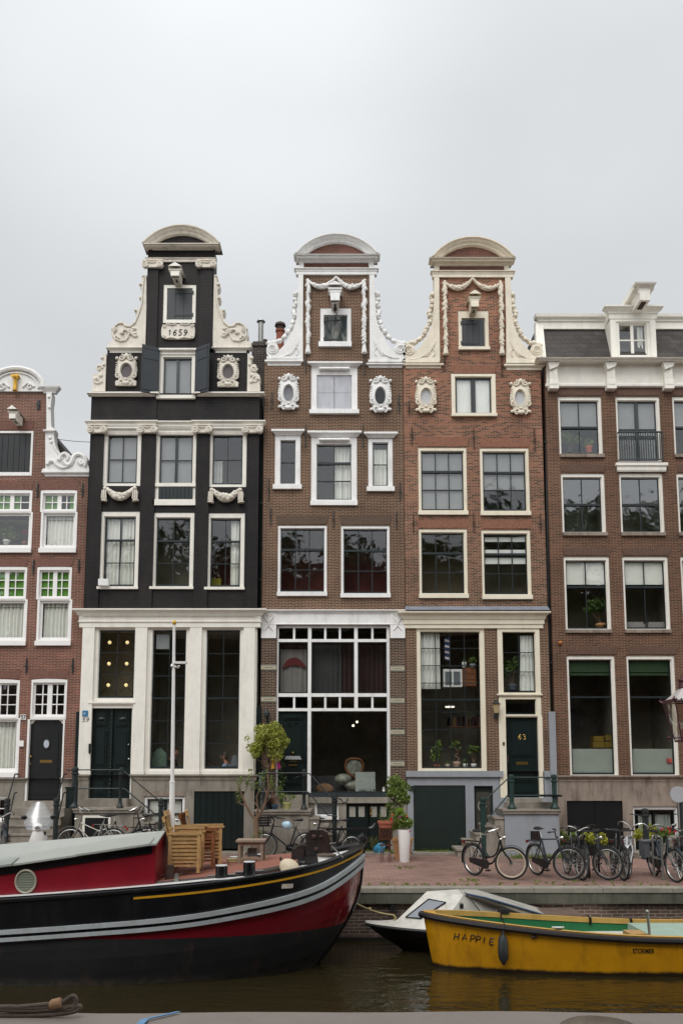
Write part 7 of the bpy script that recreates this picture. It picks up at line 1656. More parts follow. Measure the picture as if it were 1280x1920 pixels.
leafcloud(m, bl, 6200, .043, rr); m.build('crown', FIC, t)
for c_, cl, x0, x1, lab in ((0, '#c0902f', 512, 518, 'yellow cloth hanging from the ficus crown'), (1, '#9c2f6a', 518, 525, 'magenta cloth hanging beside the yellow one under the ficus')):
    m = MB(); a_, b_2 = P3(x0, 1415, Yt-.1), P3(x1, 1443, Yt-.1); 
    k0 = len(m.v)
    for j in range(7):
        for i in range(5): u = i/4; v = j/6; m.V((a_.x+(b_2.x-a_.x)*u*(.5+.6*v)-(.06*v if c_ == 0 else -.01), Yt-.1+.02*math.sin(u*9+v*2), a_.z+(b_2.z-a_.z)*v+.03*u))
    for j in range(6):
        for i in range(4): q = k0+j*5+i; m.F((q, q+5, q+6, q+1))
    single(m, 'cloth', mat('cloth'+cl[1:], cl, .85, .08), lab, 'cloth')
m = MB(); a_ = P3(486, 1453, Yt-.35); k0 = len(m.v)
for j in range(5):
    for i in range(6): m.V((a_.x+.1*i/5, Yt-.35+.015*math.sin(i*2.1), a_.z-.3*j/4-.02*math.sin(i)))
for j in range(4):
    for i in range(5): q = k0+j*6+i; m.F((q, q+6, q+7, q+1))
single(m, 'rag', mat('blue_rag', '#6d7a9c', .9, .2, 20), 'small blue and white rag hanging on the stoop railing below the ficus', 'cloth')
def potted(label, px, py, Y, r, h, pm, lm, blobs, n, size, name='potted_plant', z0=None, cat='plant', stems=True):
    p = P3(px, py, Y); z = p.z if z0 is None else z0; t = thing(name, label, cat, (p.x, Y, z)); m = MB(); pot(m, p.x, Y, z, z+h, r*.75, r, .012); m.build('plant_pot', pm, t)
    m = MB(); leafcloud(m, [(p.x+a, Y+b_, z+h+c, rx, ry, rz) for a, b_, c, rx, ry, rz in blobs], n, size, rr); 
    m.build('foliage', lm, t)
    if stems:
        m = MB(); [m.tube([(p.x, Y, z+h-.03), (p.x+a*.5, Y+b_*.5, z+h+c*.5), (p.x+a, Y+b_, z+h+c)], [.012, .009, .004], 5) for a, b_, c, *_ in blobs]; m.build('stems', BARK, t)
    return t
Yp_ = LAND61[2]+.25
potted('small dry brown plant in a blue pot on the stoop under the ficus', 515, 1521, Yp_, .08, .13, mat('blue_pot', '#2d4658', .5), mat('dry_heather', '#7d5b44', .9, .2), [(0, 0, .12, .12, .1, .14)], 240, .02, z0=zl)
potted('sparse green plant in a pale lime pot on the stoop beside the railing', 538, 1518, Yp_+.05, .11, .2, mat('lime_pot', '#a5a269', .5), SHR, [(-.1, 0, .14, .14, .1, .12), (.15, 0, .12, .12, .1, .08), (-.22, .05, .3, .1, .1, .1)], 200, .035, z0=zl)
# climbing plant by the carved door
m = MB(); p = P3(527, 1470, Yt+.45); leafcloud(m, [(p.x+rr.uniform(-.07, .07), Yt+.4, p.z-.5+i*.13, .08, .06, .1) for i in range(9)], 260, .035, rr); m.tube([(p.x, Yt+.42, zl), (p.x+.03, Yt+.4, zl+.6), (p.x-.02, Yt+.4, zl+1.2)], .008, 5); single(m, 'climbing_plant', DKL, 'thin green climbing plant growing up beside the carved dark green door', 'plant')
# pollarded bare shrub on the street
Ys = 22.4; b0 = P3(480, 1612, Ys); b0.z = 0; t = thing('pollarded_shrub', 'bare branching shrub with leafy tips standing in front of the black house cellar doors', 'shrub', b0)
m = MB(); F_ = lambda x, y, dy=0: P3(x, y, Ys+dy)
m.tube([b0, F_(481, 1575), F_(480, 1545), F_(479, 1535)], [.085, .07, .065, .06], 10)
tips = []
for pts, r in (([(479, 1537), (470, 1527), (462, 1512), (455, 1495), (448, 1478)], .045), ([(480, 1537), (490, 1522), (497, 1507), (500, 1488), (507, 1475)], .045), ([(480, 1535), (484, 1515), (481, 1495), (487, 1478)], .03), ([(462, 1512), (452, 1508), (446, 1502)], .02), ([(497, 1507), (508, 1495), (516, 1480)], .02), ([(484, 1515), (474, 1500), (472, 1482)], .018), ([(500, 1490), (495, 1478), (494, 1465)], .016), ([(455, 1495), (462, 1480), (463, 1470)], .016)):
    dy = rr.uniform(-.25, .25); k = len(pts)
    m.tube([F_(x, y, dy*i/k) for i, (x, y) in enumerate(pts)], [r*(1-.7*i/k) for i in range(k)], 6); tips.append(F_(*pts[-1], dy))
    for _ in range(3):
        x, y = pts[-1]; e_ = F_(x+rr.uniform(-7, 7), y-rr.uniform(5, 16), dy); m.tube([F_(x, y+5, dy), e_], [r*.25, .003], 4); tips.append(e_)
m.build('branches', BARK2, t)
m = MB(); leafcloud(m, [(q.x, q.y, q.z, .06, .06, .14) for q in tips], 700, .026, rr); leafcloud(m, [(b0.x+rr.uniform(-.12, .12), Ys, rr.uniform(.2, .7), .1, .1, .14) for _ in range(5)], 130, .03, rr); m.build('leaves', SHR, t)
m = MB()
for _ in range(70): tuft(m, b0.x+rr.uniform(-.35, .35), Ys+rr.uniform(-.2, .2), 0, rr.uniform(.04, .14), rr, 8)
# planters group between the shop house and number 63
g1 = gz(756, 1614); t = thing('large_shrub', 'tall leafy green shrub in a big tan pot behind the white planter', 'shrub', (g1.x, g1.y+.28, 0)); yy_ = g1.y+.28
m = MB(); pot(m, g1.x, yy_, 0, P3(0, 1572, yy_).z, .19, .26, .03); m.build('plant_pot', TANP, t)
zt0 = P3(0, 1495, yy_).z; m = MB(); m.tube([(g1.x, yy_, .4), (g1.x-.04, yy_, 1.0), (g1.x-.07, yy_, zt0)], [.03, .025, .015], 6); bl = []
for _ in range(26): a = rr.uniform(0, 6.28); b_ = rr.uniform(-1, 1); r = rr.uniform(.3, 1); bl.append((g1.x-.1+.25*r*math.cos(a), yy_+.22*r*math.sin(a), zt0+.48*b_, .12, .12, .14))
for _ in range(10): bl.append((g1.x-.12+rr.uniform(-.22, .2), yy_+rr.uniform(-.15, .15), rr.uniform(.75, zt0-.4), .12, .1, .13))
for q in bl[::3]: m.tube([(g1.x-.05, yy_, zt0-.4), q[:3]], [.01, .004], 4)
m.build('stem', BARK, t); m = MB(); leafcloud(m, bl, 2600, .045, rr); m.build('crown', SHR, t)
g2 = gz(758, 1617); t = thing('white_planter', 'tall tapered white planter with topiary ball and flowers on the brick street', 'planter', (g2.x, g2.y, 0)); zt0 = P3(0, 1556, g2.y).z
m = MB(); m.lathe([(.115, 0), (.12, .01), (.165, zt0), (.15, zt0), (.14, zt0-.05)], g2.x, g2.y, 28); m.build('planter_body', WHITE2, t)
m = MB(); m.prism([(g2.x+.12, zt0*.92), (g2.x+.15, zt0*.93), (g2.x+.155, zt0*.99), (g2.x+.125, zt0*.99)], g2.y-.12, g2.y-.112); m.prism([(g2.x+.135, zt0*.3), (g2.x+.145, zt0*.3), (g2.x+.155, zt0*.55), (g2.x+.145, zt0*.55)], g2.y-.07, g2.y-.06); m.build('torn_sticker', mat('magenta_sticker', '#a03a5c', .5), t, False)
m = MB(); leafcloud(m, [(g2.x-.1, g2.y, zt0+.2, .16, .14, .16), (g2.x+.06, g2.y, zt0+.16, .17, .14, .14), (g2.x-.02, g2.y-.05, zt0+.3, .12, .1, .14)], 620, .05, rr); m.build('foliage', SHR, t)
m = MB(); c = Vector((g2.x-.1, g2.y, P3(0, 1521, g2.y).z)); 
for _ in range(700):
    u = Vector((rr.gauss(0, 1), rr.gauss(0, 1), rr.gauss(0, 1))).normalized(); p = c+u*.08; q = c+u*rr.uniform(.085, .105); w_ = u.orthogonal()*.006; k = m.V(p-w_, p+w_, q); m.F((k, k+1, k+2))
m.ball(c, .08, 12, 8); m.build('topiary_ball', mat('topiary_green', '#6b8420', .9, .2, 30), t)
m = MB(); [m.ball((g2.x+dx, g2.y-.08, zt0+dz), (.03, .02, .03), 7, 5) for dx, dz in ((-.1, .32), (-.13, .28), (-.07, .29))]; m.build('purple_flowers', mat('purple_petals', '#8a3b6b', .7), t)
m = MB(); [m.ball((g2.x+dx, g2.y-.08, zt0+dz), (.035, .02, .02), 7, 5) for dx, dz in ((.02, .34), (.07, .33), (-.14, .22), (-.3, .37))]; m.build('orange_flowers', mat('orange_petals', '#c24a2c', .7), t)
g3 = gz(723, 1617); t = thing('plant_stand', 'rusty ornate iron stand holding a terracotta bowl beside the white planter', 'plant stand', (g3.x, g3.y, 0)); zt0 = P3(0, 1553, g3.y).z; RU = mat('deep_rust', '#55301f', .9, .3, 15)
m = MB()
for k in range(4): a = k*1.571+.5; m.tube([(g3.x+.15*math.cos(a), g3.y+.15*math.sin(a), 0), (g3.x+.13*math.cos(a), g3.y+.13*math.sin(a), .4), (g3.x+.16*math.cos(a), g3.y+.16*math.sin(a), zt0)], .011, 5)
for z in (zt0, zt0-.27, .42): m.tube([(g3.x+.16*math.cos(i*.4), g3.y+.16*math.sin(i*.4), z) for i in range(16)], .012, 5, ring=True)
for k in range(14):
    a = k*.449; z = zt0-.13; x, y = g3.x+.165*math.cos(a), g3.y+.165*math.sin(a)
    for dz in (-.07, .05): m.tube([(x+.035*math.cos(q)*math.sin(a), y-.035*math.cos(q)*math.cos(a), z+dz+.055*math.sin(q)) for q in [i*.9 for i in range(7)]], .008, 4, ring=True)
m.build('iron_frame', RU, t); m = MB(); pot(m, g3.x, g3.y, zt0+.0, P3(0, 1541, g3.y).z+.02, .16, .185, .02); pp = m.build('bowl', TERR, t)
t = thing('bowl_plant', 'sparse dry grass growing in the terracotta bowl on the rusty stand', 'plant', (g3.x, g3.y, zt0+.15)); m = MB()
for _ in range(26): a = rr.uniform(0, 6.28); h = rr.uniform(.1, .34); m.tube([(g3.x+.08*math.cos(a), g3.y+.08*math.sin(a), zt0+.12), (g3.x+.14*math.cos(a), g3.y+.14*math.sin(a), zt0+.14+h*.7), (g3.x+.2*math.cos(a), g3.y+.2*math.sin(a), zt0+.14+h)], [.004, .003, .002], 4)
m.build('blades', SHR, t)
g4 = gz(711, 1603); m = MB(); c = Vector((g4.x, g4.y, .16))
for i in range(9):
    for j in range(14): u = math.pi*i/8; a = 6.28*j/14; r = .15*math.sin(u)*(1+.22*math.sin(3*a+i)+.12*math.sin(7*a+2*i)); m.V((c.x+r*math.cos(a)+.03*(i < 3), c.y+r*.7*math.sin(a), c.z+.16*math.cos(u)))
for i in range(8):
    for j in range(14): q = i*14+j; p_ = i*14+(j+1) % 14; m.F((q, p_, p_+14, q+14))
single(m, 'plastic_bag', mat('blue_plastic_bag', '#3d8cb0', .3, .45, 9), 'crumpled blue and white plastic bag lying behind the rusty plant stand', 'bag')
m = MB(); q = gz(701, 1601)
for _ in range(36): a = rr.uniform(0, 6.28); r = rr.uniform(.12, .3); m.tube([(q.x, q.y, .0), (q.x+r*.5*math.cos(a), q.y+.1*math.sin(a), rr.uniform(.25, .5)), (q.x+r*math.cos(a), q.y+.2*math.sin(a), rr.uniform(.05, .4))], [.004, .004, .002], 4)
single(m, 'ornamental_grass', leafmat('dull_grass', '#55603a', '#7c7c50'), 'arching thin ornamental grass in front of the lace-paned cellar doors', 'plant')
m = MB(); q = P3(733, 1540, g3.y+.35); m.box(q.x-.04, q.x+.03, q.y-.04, q.y+.04, q.z-.02, q.z+.1); single(m, 'red_tin', mat('red_tin_paint', '#b3221c', .4, .05), 'small bright red tin beside the terracotta bowl', 'tin', smooth=False)
# bushes by the wall of number 65
for i, (px, w_, h, lm, lab) in enumerate(((1066, .16, .55, SHR, 'green bush at the wall behind the second bicycle of the row'), (1112, .3, .55, YGL, 'low yellow green bush behind the middle of the bicycle row'), (1215, .26, .78, YGL, 'yellow green bush in a dark pot beside the iron post at the right'), (1238, .14, .6, DKL, 'small dark bush behind the flower basket bicycle'))):
    q = gz(px, 1604); t = thing('bush', lab, 'bush', (q.x, q.y, 0)); m = MB(); pot(m, q.x, q.y, 0, .3, w_*.6, w_*.75); m.build('plant_pot', BLACKP, t)
    m = MB(); leafcloud(m, [(q.x+rr.uniform(-w_, w_), q.y+rr.uniform(-.12, .12), rr.uniform(.32, h), .12, .1, .13) for _ in range(9)], 700, .05, rr); m.build('foliage', lm, t)
# ================================================================ bicycles
SPK = mat('spoke_steel', '#a9a9a6', .3, metal=.7); TYR = mat('tyre_rubber', '#232323', .8, .1); TYC = mat('cream_tyre', '#c8bda6', .7, .1); RIM = mat('rim_alloy', '#b3b3b0', .3, metal=.8); LEA = mat('black_saddle', '#18171a', .5)
def wheel(root, M, R_=.345, rimm=None, tm=TYR, hubr=.035, tw=.023, dark=False, white=False):
    m = MB(); m.lathe([(hubr, -.035), (hubr, .035)], 0, 0, 10, 'y'); n = 24
    for i in range(n): a = 6.283*i/n; b_ = a+(.35 if i % 2 else -.35); s_ = .02 if i % 4 < 2 else -.02; m.tube([(hubr*math.cos(b_), s_, hubr*math.sin(b_)), ((R_-.03)*math.cos(a), 0, (R_-.03)*math.sin(a))], .0035, 3, False)
    m.tf(0, M); w_ = m.build('wheel', SPK, root)
    m = MB(); m.tube([((R_-tw)*math.cos(6.283*i/36), 0, (R_-tw)*math.sin(6.283*i/36)) for i in range(36)], tw, 8, ring=True); m.tf(0, M); m.build('tyre', tm, w_)
    m = MB(); m.tube([((R_-2*tw-.008)*math.cos(6.283*i/36), 0, (R_-2*tw-.008)*math.sin(6.283*i/36)) for i in range(36)], .016 if rimm else .012, 5, ring=True); m.tf(0, M); m.build('rim', rimm or RIM, w_)
    return w_
def bicycle(label, rear, front=None, kind='dutch', fc=BLACKP, steer=0, lean=0, bar='curved', tm=TYR, tmf=None, barm=None, rack=True, crate=None, saddle_h=.98, heading=None, group='bicycles parked on the street', Rw=.345, guards=True, light=True, fork=None, extra=None, pos=None, rimm=None, zb=0, sc=1):
    if pos is None:
        a_ = gz(*rear); b_ = gz(*front); d = b_-a_; ang = math.atan2(d.y, d.x); c = (a_+b_)/2
    else: c = Vector(pos); ang = heading
    t = thing('bicycle', label, 'bicycle', (c.x, c.y, zb), ang, group, world=False); t.scale = (sc, sc, sc); t.rotation_euler = (R(lean), 0, ang)
    xr_, xf = -.52, .56; T = Matrix.Translation; fork = fork or fc; barm = barm or fc
    wheel(t, T((xr_, 0, Rw)), Rw, None, tm)
    hx, hz0, hz1 = .33, .60, .90                      # head tube
    S = T((hx+.05, 0, 0)) @ Matrix.Rotation(R(steer), 4, 'Z') @ T((-(hx+.05), 0, 0))
    wheel(t, S @ T((xf, 0, Rw)), Rw, rimm, tmf or tm)
    r = .021; bb = Vector((-.08, 0, .29)); sc = Vector((-.25, 0, .80)); hl = Vector((hx+.055, 0, hz0+.08)); hu = Vector((hx, 0, hz1)); ra = Vector((xr_, 0, Rw))
    m = MB(); m.tube([hl-Vector((-.01, 0, .04)), hu], .024, 8); m.tube([bb, sc+Vector((-.01, 0, .03))], r, 8)
    for s_ in (-1, 1):
        m.tube([bb, ra+Vector((0, .05*s_, 0))], .009, 6); m.tube([sc, ra+Vector((0, .05*s_, 0))], .011, 6)
    if kind == 'diamond': m.tube([hl, bb], r, 8); m.tube([hu-Vector((0, 0, .05)), sc], .014, 8)
    elif kind == 'mid': m.tube([hl, bb], .022, 8); m.tube([hu-Vector((0, 0, .1)), bb.lerp(sc, .6)], .014, 8)
    else: m.tube(curvept([hl, (.2, 0, .45), (.06, 0, .32), bb], 4), r, 8); m.tube(curvept([hu-Vector((0, 0, .1)), (.22, 0, .55), (.04, 0, .45), bb.lerp(sc, .35)], 4), .018, 8)
    m.build('frame', fc, t)
    m = MB(); 
    for s_ in (-1, 1): m.tube(curvept([(hx+.06, .03*s_, hz0+.1), (hx+.09, .05*s_, hz0-.02), (xf-.03, .05*s_, Rw+.08), (xf, .05*s_, Rw)], 3), [.016]*9+[.012], 6)
    m.tube([(hx, 0, hz1-.02), (hx-.02, 0, hz1+.1)], .014, 6); m.tf(0, S); fk = m.build('fork', fork, t)
    m = MB(); zt = hz1+.11; bx = hx-.02
    P_ = {'curved': [(bx, 0, zt), (bx+.06, .1, zt+.06), (bx+.04, .22, zt+.09), (bx-.08, .28, zt+.06), (bx-.24, .29, zt+.02)], 'flat': [(bx, 0, zt), (bx, .12, zt+.01), (bx-.03, .28, zt+.02), (bx-.09, .33, zt+.02)], 'high': [(bx, 0, zt), (bx+.08, .08, zt+.12), (bx+.05, .24, zt+.17), (bx-.08, .31, zt+.10), (bx-.2, .32, zt+.06)]}[bar]
    cv = curvept([(x, -y, z) for x, y, z in P_[::-1]]+[Vector(q) for q in P_[1:]], 3); m.tube(cv, .014, 6); m.tf(0, S); hb_ = m.build('handlebar', barm, t)
    m = MB(); [m.tube([Vector((P_[-2][0], P_[-2][1]*s_, P_[-2][2])).lerp(Vector((P_[-1][0], P_[-1][1]*s_, P_[-1][2])), .25), (P_[-1][0], P_[-1][1]*s_, P_[-1][2])], .017, 7) for s_ in (-1, 1)]; m.tf(0, S); m.build('grips', LEA, hb_)
    m = MB(); m.tube([sc, (sc.x-.03, 0, saddle_h-.06)], .013, 7); m.build('seat_post', CHROME, t)
    m = MB(); sx_ = sc.x-.05; z = saddle_h; m.tube([(sx_-.14, 0, z+.01), (sx_-.10, 0, z+.005), (sx_-.02, 0, z), (sx_+.08, 0, z+.0), (sx_+.15, 0, z+.005)], [.06, .10, .085, .035, .02], 10, sq=.38); m.build('saddle', LEA, t)
    if guards:
        for cx, a0, a1, MM in ((xr_, 20, 195, Matrix.Identity(4)), (xf, 40, 165, S)):
            m = MB(); k0 = len(m.v); nn = 14
            for i in range(nn+1): a = R(a0+(a1-a0)*i/nn); q = Rw+.022; m.V((cx+q*math.cos(a), -.026, Rw+q*math.sin(a)), (cx+(q+.01)*math.cos(a), 0, Rw+(q+.01)*math.sin(a)), (cx+q*math.cos(a), .026, Rw+q*math.sin(a)))
            for i in range(nn): q = k0+3*i; m.F((q, q+1, q+4, q+3), (q+1, q+2, q+5, q+4))
            m.tf(0, MM); m.build('mudguard', fc if kind != 'x' else BLACKP, t)
    m = MB(); m.tube([bb+Vector((0, -.06, 0)), bb+Vector((0, .06, 0))], .02, 8); m.tube([bb+Vector((0, -.06, 0)), bb+Vector((.12, -.07, -.11))], .009, 5); m.tube([bb+Vector((0, .06, 0)), bb+Vector((-.12, .07, .11))], .009, 5)
    m.box(bb.x+.08, bb.x+.17, -.16, -.07, bb.z-.125, bb.z-.10); m.box(bb.x-.17, bb.x-.08, .07, .16, bb.z+.10, bb.z+.125); m.build('pedals', BLACKP, t)
    m = MB(); m.slab([(xr_-.07, -.045), (bb.x+.1, -.045), (bb.x+.1, -.075), (xr_-.07, -.075)], 0, .01); k = 0
    m = MB(); m.prism([(xr_-.06, Rw-.05), (xr_-.06, Rw+.05), (bb.x-.02, bb.z+.10), (bb.x+.08, bb.z+.07), (bb.x+.1, bb.z-.03), (bb.x+.03, bb.z-.10), (bb.x-.06, bb.z-.09)], -.07, -.045); m.build('chain_case', BLACKP, t, False)
    if rack:
        m = MB(); zr_2 = Rw*2+.06
        for s_ in (-.06, 0, .06): m.tube([(-.30, s_, zr_2), (-.78, s_, zr_2)], .007, 5)
        for x in (-.32, -.55, -.77): m.tube([(x, -.065, zr_2), (x, .065, zr_2)], .007, 5)
        for s_ in (-.06, .06): m.tube([(-.62, s_, zr_2), (xr_, s_, Rw)], .006, 5)
        m.build('luggage_rack', rack if rack is not True else fc, t); m = MB(); m.box(-.83, -.79, -.03, .03, zr_2-.06, zr_2-.01); m.build('rear_light', mat('red_reflector', '#8f1d16', .3), t, False)
    if light:
        m = MB(); m.lathe([(.02, -.06), (.04, -.02), (.042, .02), (.035, .03)], hx+.12, 0, 12, 'x', hz1-.02); m.tube([(hx+.02, 0, hz1-.05), (hx+.1, 0, hz1-.03)], .008, 5); m.tf(0, S); m.build('headlight', CHROME, t)
    m = MB(); m.tube([(xr_+.12, .03, .22), (xr_+.02, .14, .02)], .009, 5); m.build('kickstand', ZINC, t)
    if crate:
        m = MB(); x0, x1, y0, y1, z0, z1 = crate
        for za in [z0+(z1-z0)*k/4 for k in range(4)]:
            zb = za+(z1-z0)*.19; m.box(x0, x1, y0, y0+.015, za, zb); m.box(x0, x1, y1-.015, y1, za, zb); m.box(x0, x0+.015, y0, y1, za, zb); m.box(x1-.015, x1, y0, y1, za, zb)
        for x in (x0, x1-.03):
            for y in (y0, y1-.03): m.box(x, x+.03, y, y+.03, z0, z1)
        m.box(x0, x1, y0, y1, z0, z0+.015); m.tube([((x0+x1)/2, .04, z0), (xf, .05, Rw)], .008, 5); m.tube([((x0+x1)/2, -.04, z0), (xf, -.05, Rw)], .008, 5); m.tf(0, S); m.build('front_crate', BLACKP, t, False)
    if extra: extra(t, S)
    return t
# on the right
bicycle('black curved-frame bicycle with cream tyres standing alone on the brick street', (894, 1643), (947, 1651), 'dutch', BLACKP, 46, 3, 'curved', TYR, barm=CHROME, rimm=TYC)
bicycle('dark sporty bicycle with raised saddle, leftmost of the row at the right', (1013, 1643), (1053, 1651), 'diamond', mat('anthracite_frame', '#2b3036', .4), 46, 3, 'flat', saddle_h=1.03)
bicycle('black bicycle with shiny silver handlebar, second of the row at the right', (1063, 1640), (1087, 1651), 'dutch', BLACKP, 8, -3, 'curved', barm=CHROME)
bicycle('black bicycle with wide flat bar and front wheel turned sideways in mid row', (1123, 1641), (1126, 1652), 'mid', mat('dark_grey_frame', '#2a2c2e', .4), 66, 2, 'flat')
bicycle('black bicycle with long flat bar and thick tyres beside the white-forked one', (1150, 1641), (1164, 1651), 'mid', BLACKP, 10, -3, 'flat')
bicycle('bicycle with white fork and high silver handlebar, rightmost of the main row', (1168, 1637), (1183, 1650), 'mid', mat('white_frame', '#c9ccd0', .3), -20, -4, 'high', barm=CHROME)
bicycle('black bicycle seen through the others, its orange light behind the silver handlebar', (1085, 1636), (1104, 1645), 'dutch', BLACKP, -10, 5, 'curved')
def flowers(t, S):
    m = MB(); leafcloud(m, [(.35, 0, 1.0, .12, .16, .08)], 160, .035, rr); m.tf(0, S); f = m.build('flower_greenery', SHR, t)
    m = MB(); [m.ball((.38+rr.uniform(-.1, .1), rr.uniform(-.14, .14), 1.05+rr.uniform(-.04, .06)), .025, 6, 4) for _ in range(14)]; m.tf(0, S); m.build('red_flowers', mat('red_petals', '#a32222', .7), f)
    m = MB(); m.box(-.8, -.45, -.2, -.08, .42, .74); m.box(-.8, -.45, .08, .2, .42, .74); m.box(-.82, -.43, -.21, .21, .74, .77); m.build('pannier_bag', mat('grey_pannier', '#5b5d62', .8, .2), t, False)
bicycle('bicycle with red flowers and grey panniers locked to the steel hoop stand', (1231, 1645), (1258, 1654), 'dutch', mat('dark_teal_frame', '#243238', .4), 14, 2, 'high', barm=CHROME, extra=flowers)
bicycle('bicycle cut by the right edge of the photo beside the red-flowered one', (1272, 1640), (1285, 1652), 'dutch', BLACKP, 5, 2, 'curved', barm=CHROME)
# in front of the shop house
def bag(t, S):
    m = MB(); k0 = 0
    for i in range(7):
        for j in range(12): u = math.pi*i/6; a = 6.28*j/12; r = .13*math.sin(u)*(1+.2*math.sin(3*a+i)); m.V((-.02+r*math.cos(a), r*.6*math.sin(a), .87+.11*math.cos(u)))
    for i in range(6):
        for j in range(12): q = i*12+j; p_ = i*12+(j+1) % 12; m.F((q, p_, p_+12, q+12))
    m.build('plastic_bag', mat('pale_blue_bag', '#a9c6d6', .35, .2, 12), t)
bicycle('black bicycle with a front crate and a pale blue bag on its frame', None, None, 'diamond', BLACKP, -8, 3, 'curved', crate=(.42, .78, -.2, .2, .84, 1.1), pos=(P3(536, 1600, 22.6).x, 22.6, 0), heading=R(184), saddle_h=1.0, extra=bag)
def tail(t, S):
    m = MB(); m.box(-1.0, .15, -.1, .1, .72, .78); m.tube([(-.98, 0, .76), (-1.08, 0, .8), (-1.14, 0, .90)], [.05, .05, .03], 8); m.build('bench_seat', BLACKP, t, False)
    m = MB(); m.tube([(-.8, .05, .72), (-.8, .05, .3)], .012, 5); m.tube([(-.8, -.05, .72), (-.8, -.05, .3)], .012, 5); m.tube([(-.3, 0, .72), (-.08, 0, .3)], .012, 5); m.build('seat_struts', BLACKP, t)
bicycle('black long-tailed cargo bicycle with a bench seat in front of the cellar doors', None, None, 'mid', BLACKP, 6, 2, 'flat', pos=(P3(622, 1600, 22.9).x, 22.9, 0), heading=R(180), Rw=.30, rack=False, extra=tail)
# left, behind the barge
bicycle('silver-framed bicycle with upright bar seen above the barge roof at the left', None, None, 'mid', mat('silver_frame', '#8f8b84', .35, metal=.6), 14, 3, 'high', pos=(P3(172, 1600, 22.3).x, 22.3, 0), heading=R(172), barm=CHROME, saddle_h=.97, zb=.1, sc=1.06)
bicycle('dark bicycle with a shiny silver rack seen above the barge roof', None, None, 'dutch', BLACKP, 12, -3, 'high', pos=(P3(232, 1600, 22.5).x, 22.5, 0), heading=R(-6), rack=CHROME, barm=CHROME, zb=.1, sc=1.06)
bicycle('black bicycle half hidden by the teak chairs beside the flagpole', None, None, 'diamond', BLACKP, 0, 3, 'flat', pos=(P3(297, 1600, 22.0).x, 22.0, 0), heading=R(35), saddle_h=1.02, zb=.1, sc=1.05)
bicycle('dark bicycle cut by the left edge of the photo beside the iron newel', None, None, 'dutch', mat('anthracite_frame', ''), 10, 2, 'curved', pos=(P3(6, 1600, 21.6).x, 21.6, 0), heading=R(-70), barm=CHROME, zb=.1, sc=1.05)
# bicycle stand
g = gz(1226, 1646); g2_ = gz(1243, 1651); m = MB(); z = P3(0, 1566, g.y).z
m.tube(curvept([(g.x, g.y, 0), (g.x, g.y, z-.15), (g.x+.01, g.y, z-.03), (g.x+.06, g.y-.03, z), (g2_.x-.06, g2_.y+.03, z), (g2_.x-.01, g2_.y, z-.04), (g2_.x, g2_.y, z-.15), (g2_.x, g2_.y, 0)], 4), .026, 10); m.tube([(g.x, g.y, .42), (g2_.x, g2_.y, .42)], .022, 8)
single(m, 'bicycle_stand', ZINC, 'galvanised steel hoop bicycle stand near the right edge', 'bike stand')
# scooter
Ysc = 21.6; sc0 = P3(72, 1600, Ysc); t = thing('motor_scooter', 'white motor scooter with tall clear windscreen parked by the steps of number 57', 'scooter', (sc0.x, Ysc, .0), R(-76), world=False); t.scale = (1, 1, .9)
SCW = mat('scooter_white', '#dcdcda', .25, .03); 
for x in (-.6, .6):
    m = MB(); m.tube([(x+.2*math.cos(i*.35), 0, .22+.2*math.sin(i*.35)) for i in range(18)], .05, 8, ring=True); w_ = m.build('wheel', TYR, t); m = MB(); m.lathe([(.14, -.03), (.14, .03)], x, 0, 14, 'y', .22); m.build('rim', ZINC, w_)
m = MB(); m.tube([(-.85, 0, .62), (-.6, 0, .62), (-.3, 0, .55), (-.12, 0, .35)], [.08, .17, .16, .1], 12, sq=.9); m.tube([(-.12, 0, .3), (.25, 0, .28)], [.13, .13], 10, sq=.5); m.tube([(.22, 0, .3), (.36, 0, .6), (.40, 0, .92)], [.14, .17, .09], 12, sq=1.3); m.tube([(.42, 0, .48), (.6, 0, .5), (.74, 0, .42)], [.07, .1, .05], 10); m.build('body', SCW, t)
m = MB(); m.tube([(-.85, 0, .76), (-.55, 0, .78), (-.2, 0, .74)], [.08, .13, .08], 10, sq=.5); m.build('seat', LEA, t)
m = MB(); m.ball((.40, 0, 1.02), (.12, .12, .11), 14, 10); m.build('headset', SCW, t); m = MB(); m.tube([(.32, -.3, 1.05), (.36, 0, 1.02), (.32, .3, 1.05)], .016, 7); m.build('handlebar', LEA, t)
m = MB(); m.lathe([(.06, 0), (.065, .04), (.04, .06)], .49, 0, 14, 'x', 1.02); m.build('headlight', CHROME, t)
for s_ in (-1, 1): m = MB(); m.tube([(.32, .25*s_, 1.06), (.3, .32*s_, 1.22)], .008, 5); m.ball((.3, .34*s_, 1.28), (.02, .075, .06), 10, 6); m.build('mirror', BLACKP, t)
m = MB(); k0 = 0; R_ = 9
for i in range(R_+1):
    for j in range(11): v = i/R_; a = (j/10-.5)*2; hw = .34*(1-.4*v**3)*(.75+.25*min(1, v*3)); m.V((.50-.28*v-.10*a*a, a*hw, .95+.74*v*(1-.05*a*a)-(.06*a*a*v)))
for i in range(R_):
    for j in range(10): q = i*11+j; m.F((q, q+1, q+12, q+11))
m.build('windscreen', glass('scratched_perspex', (.80, .80, .79), 1.5, .12, .25, .1), t)
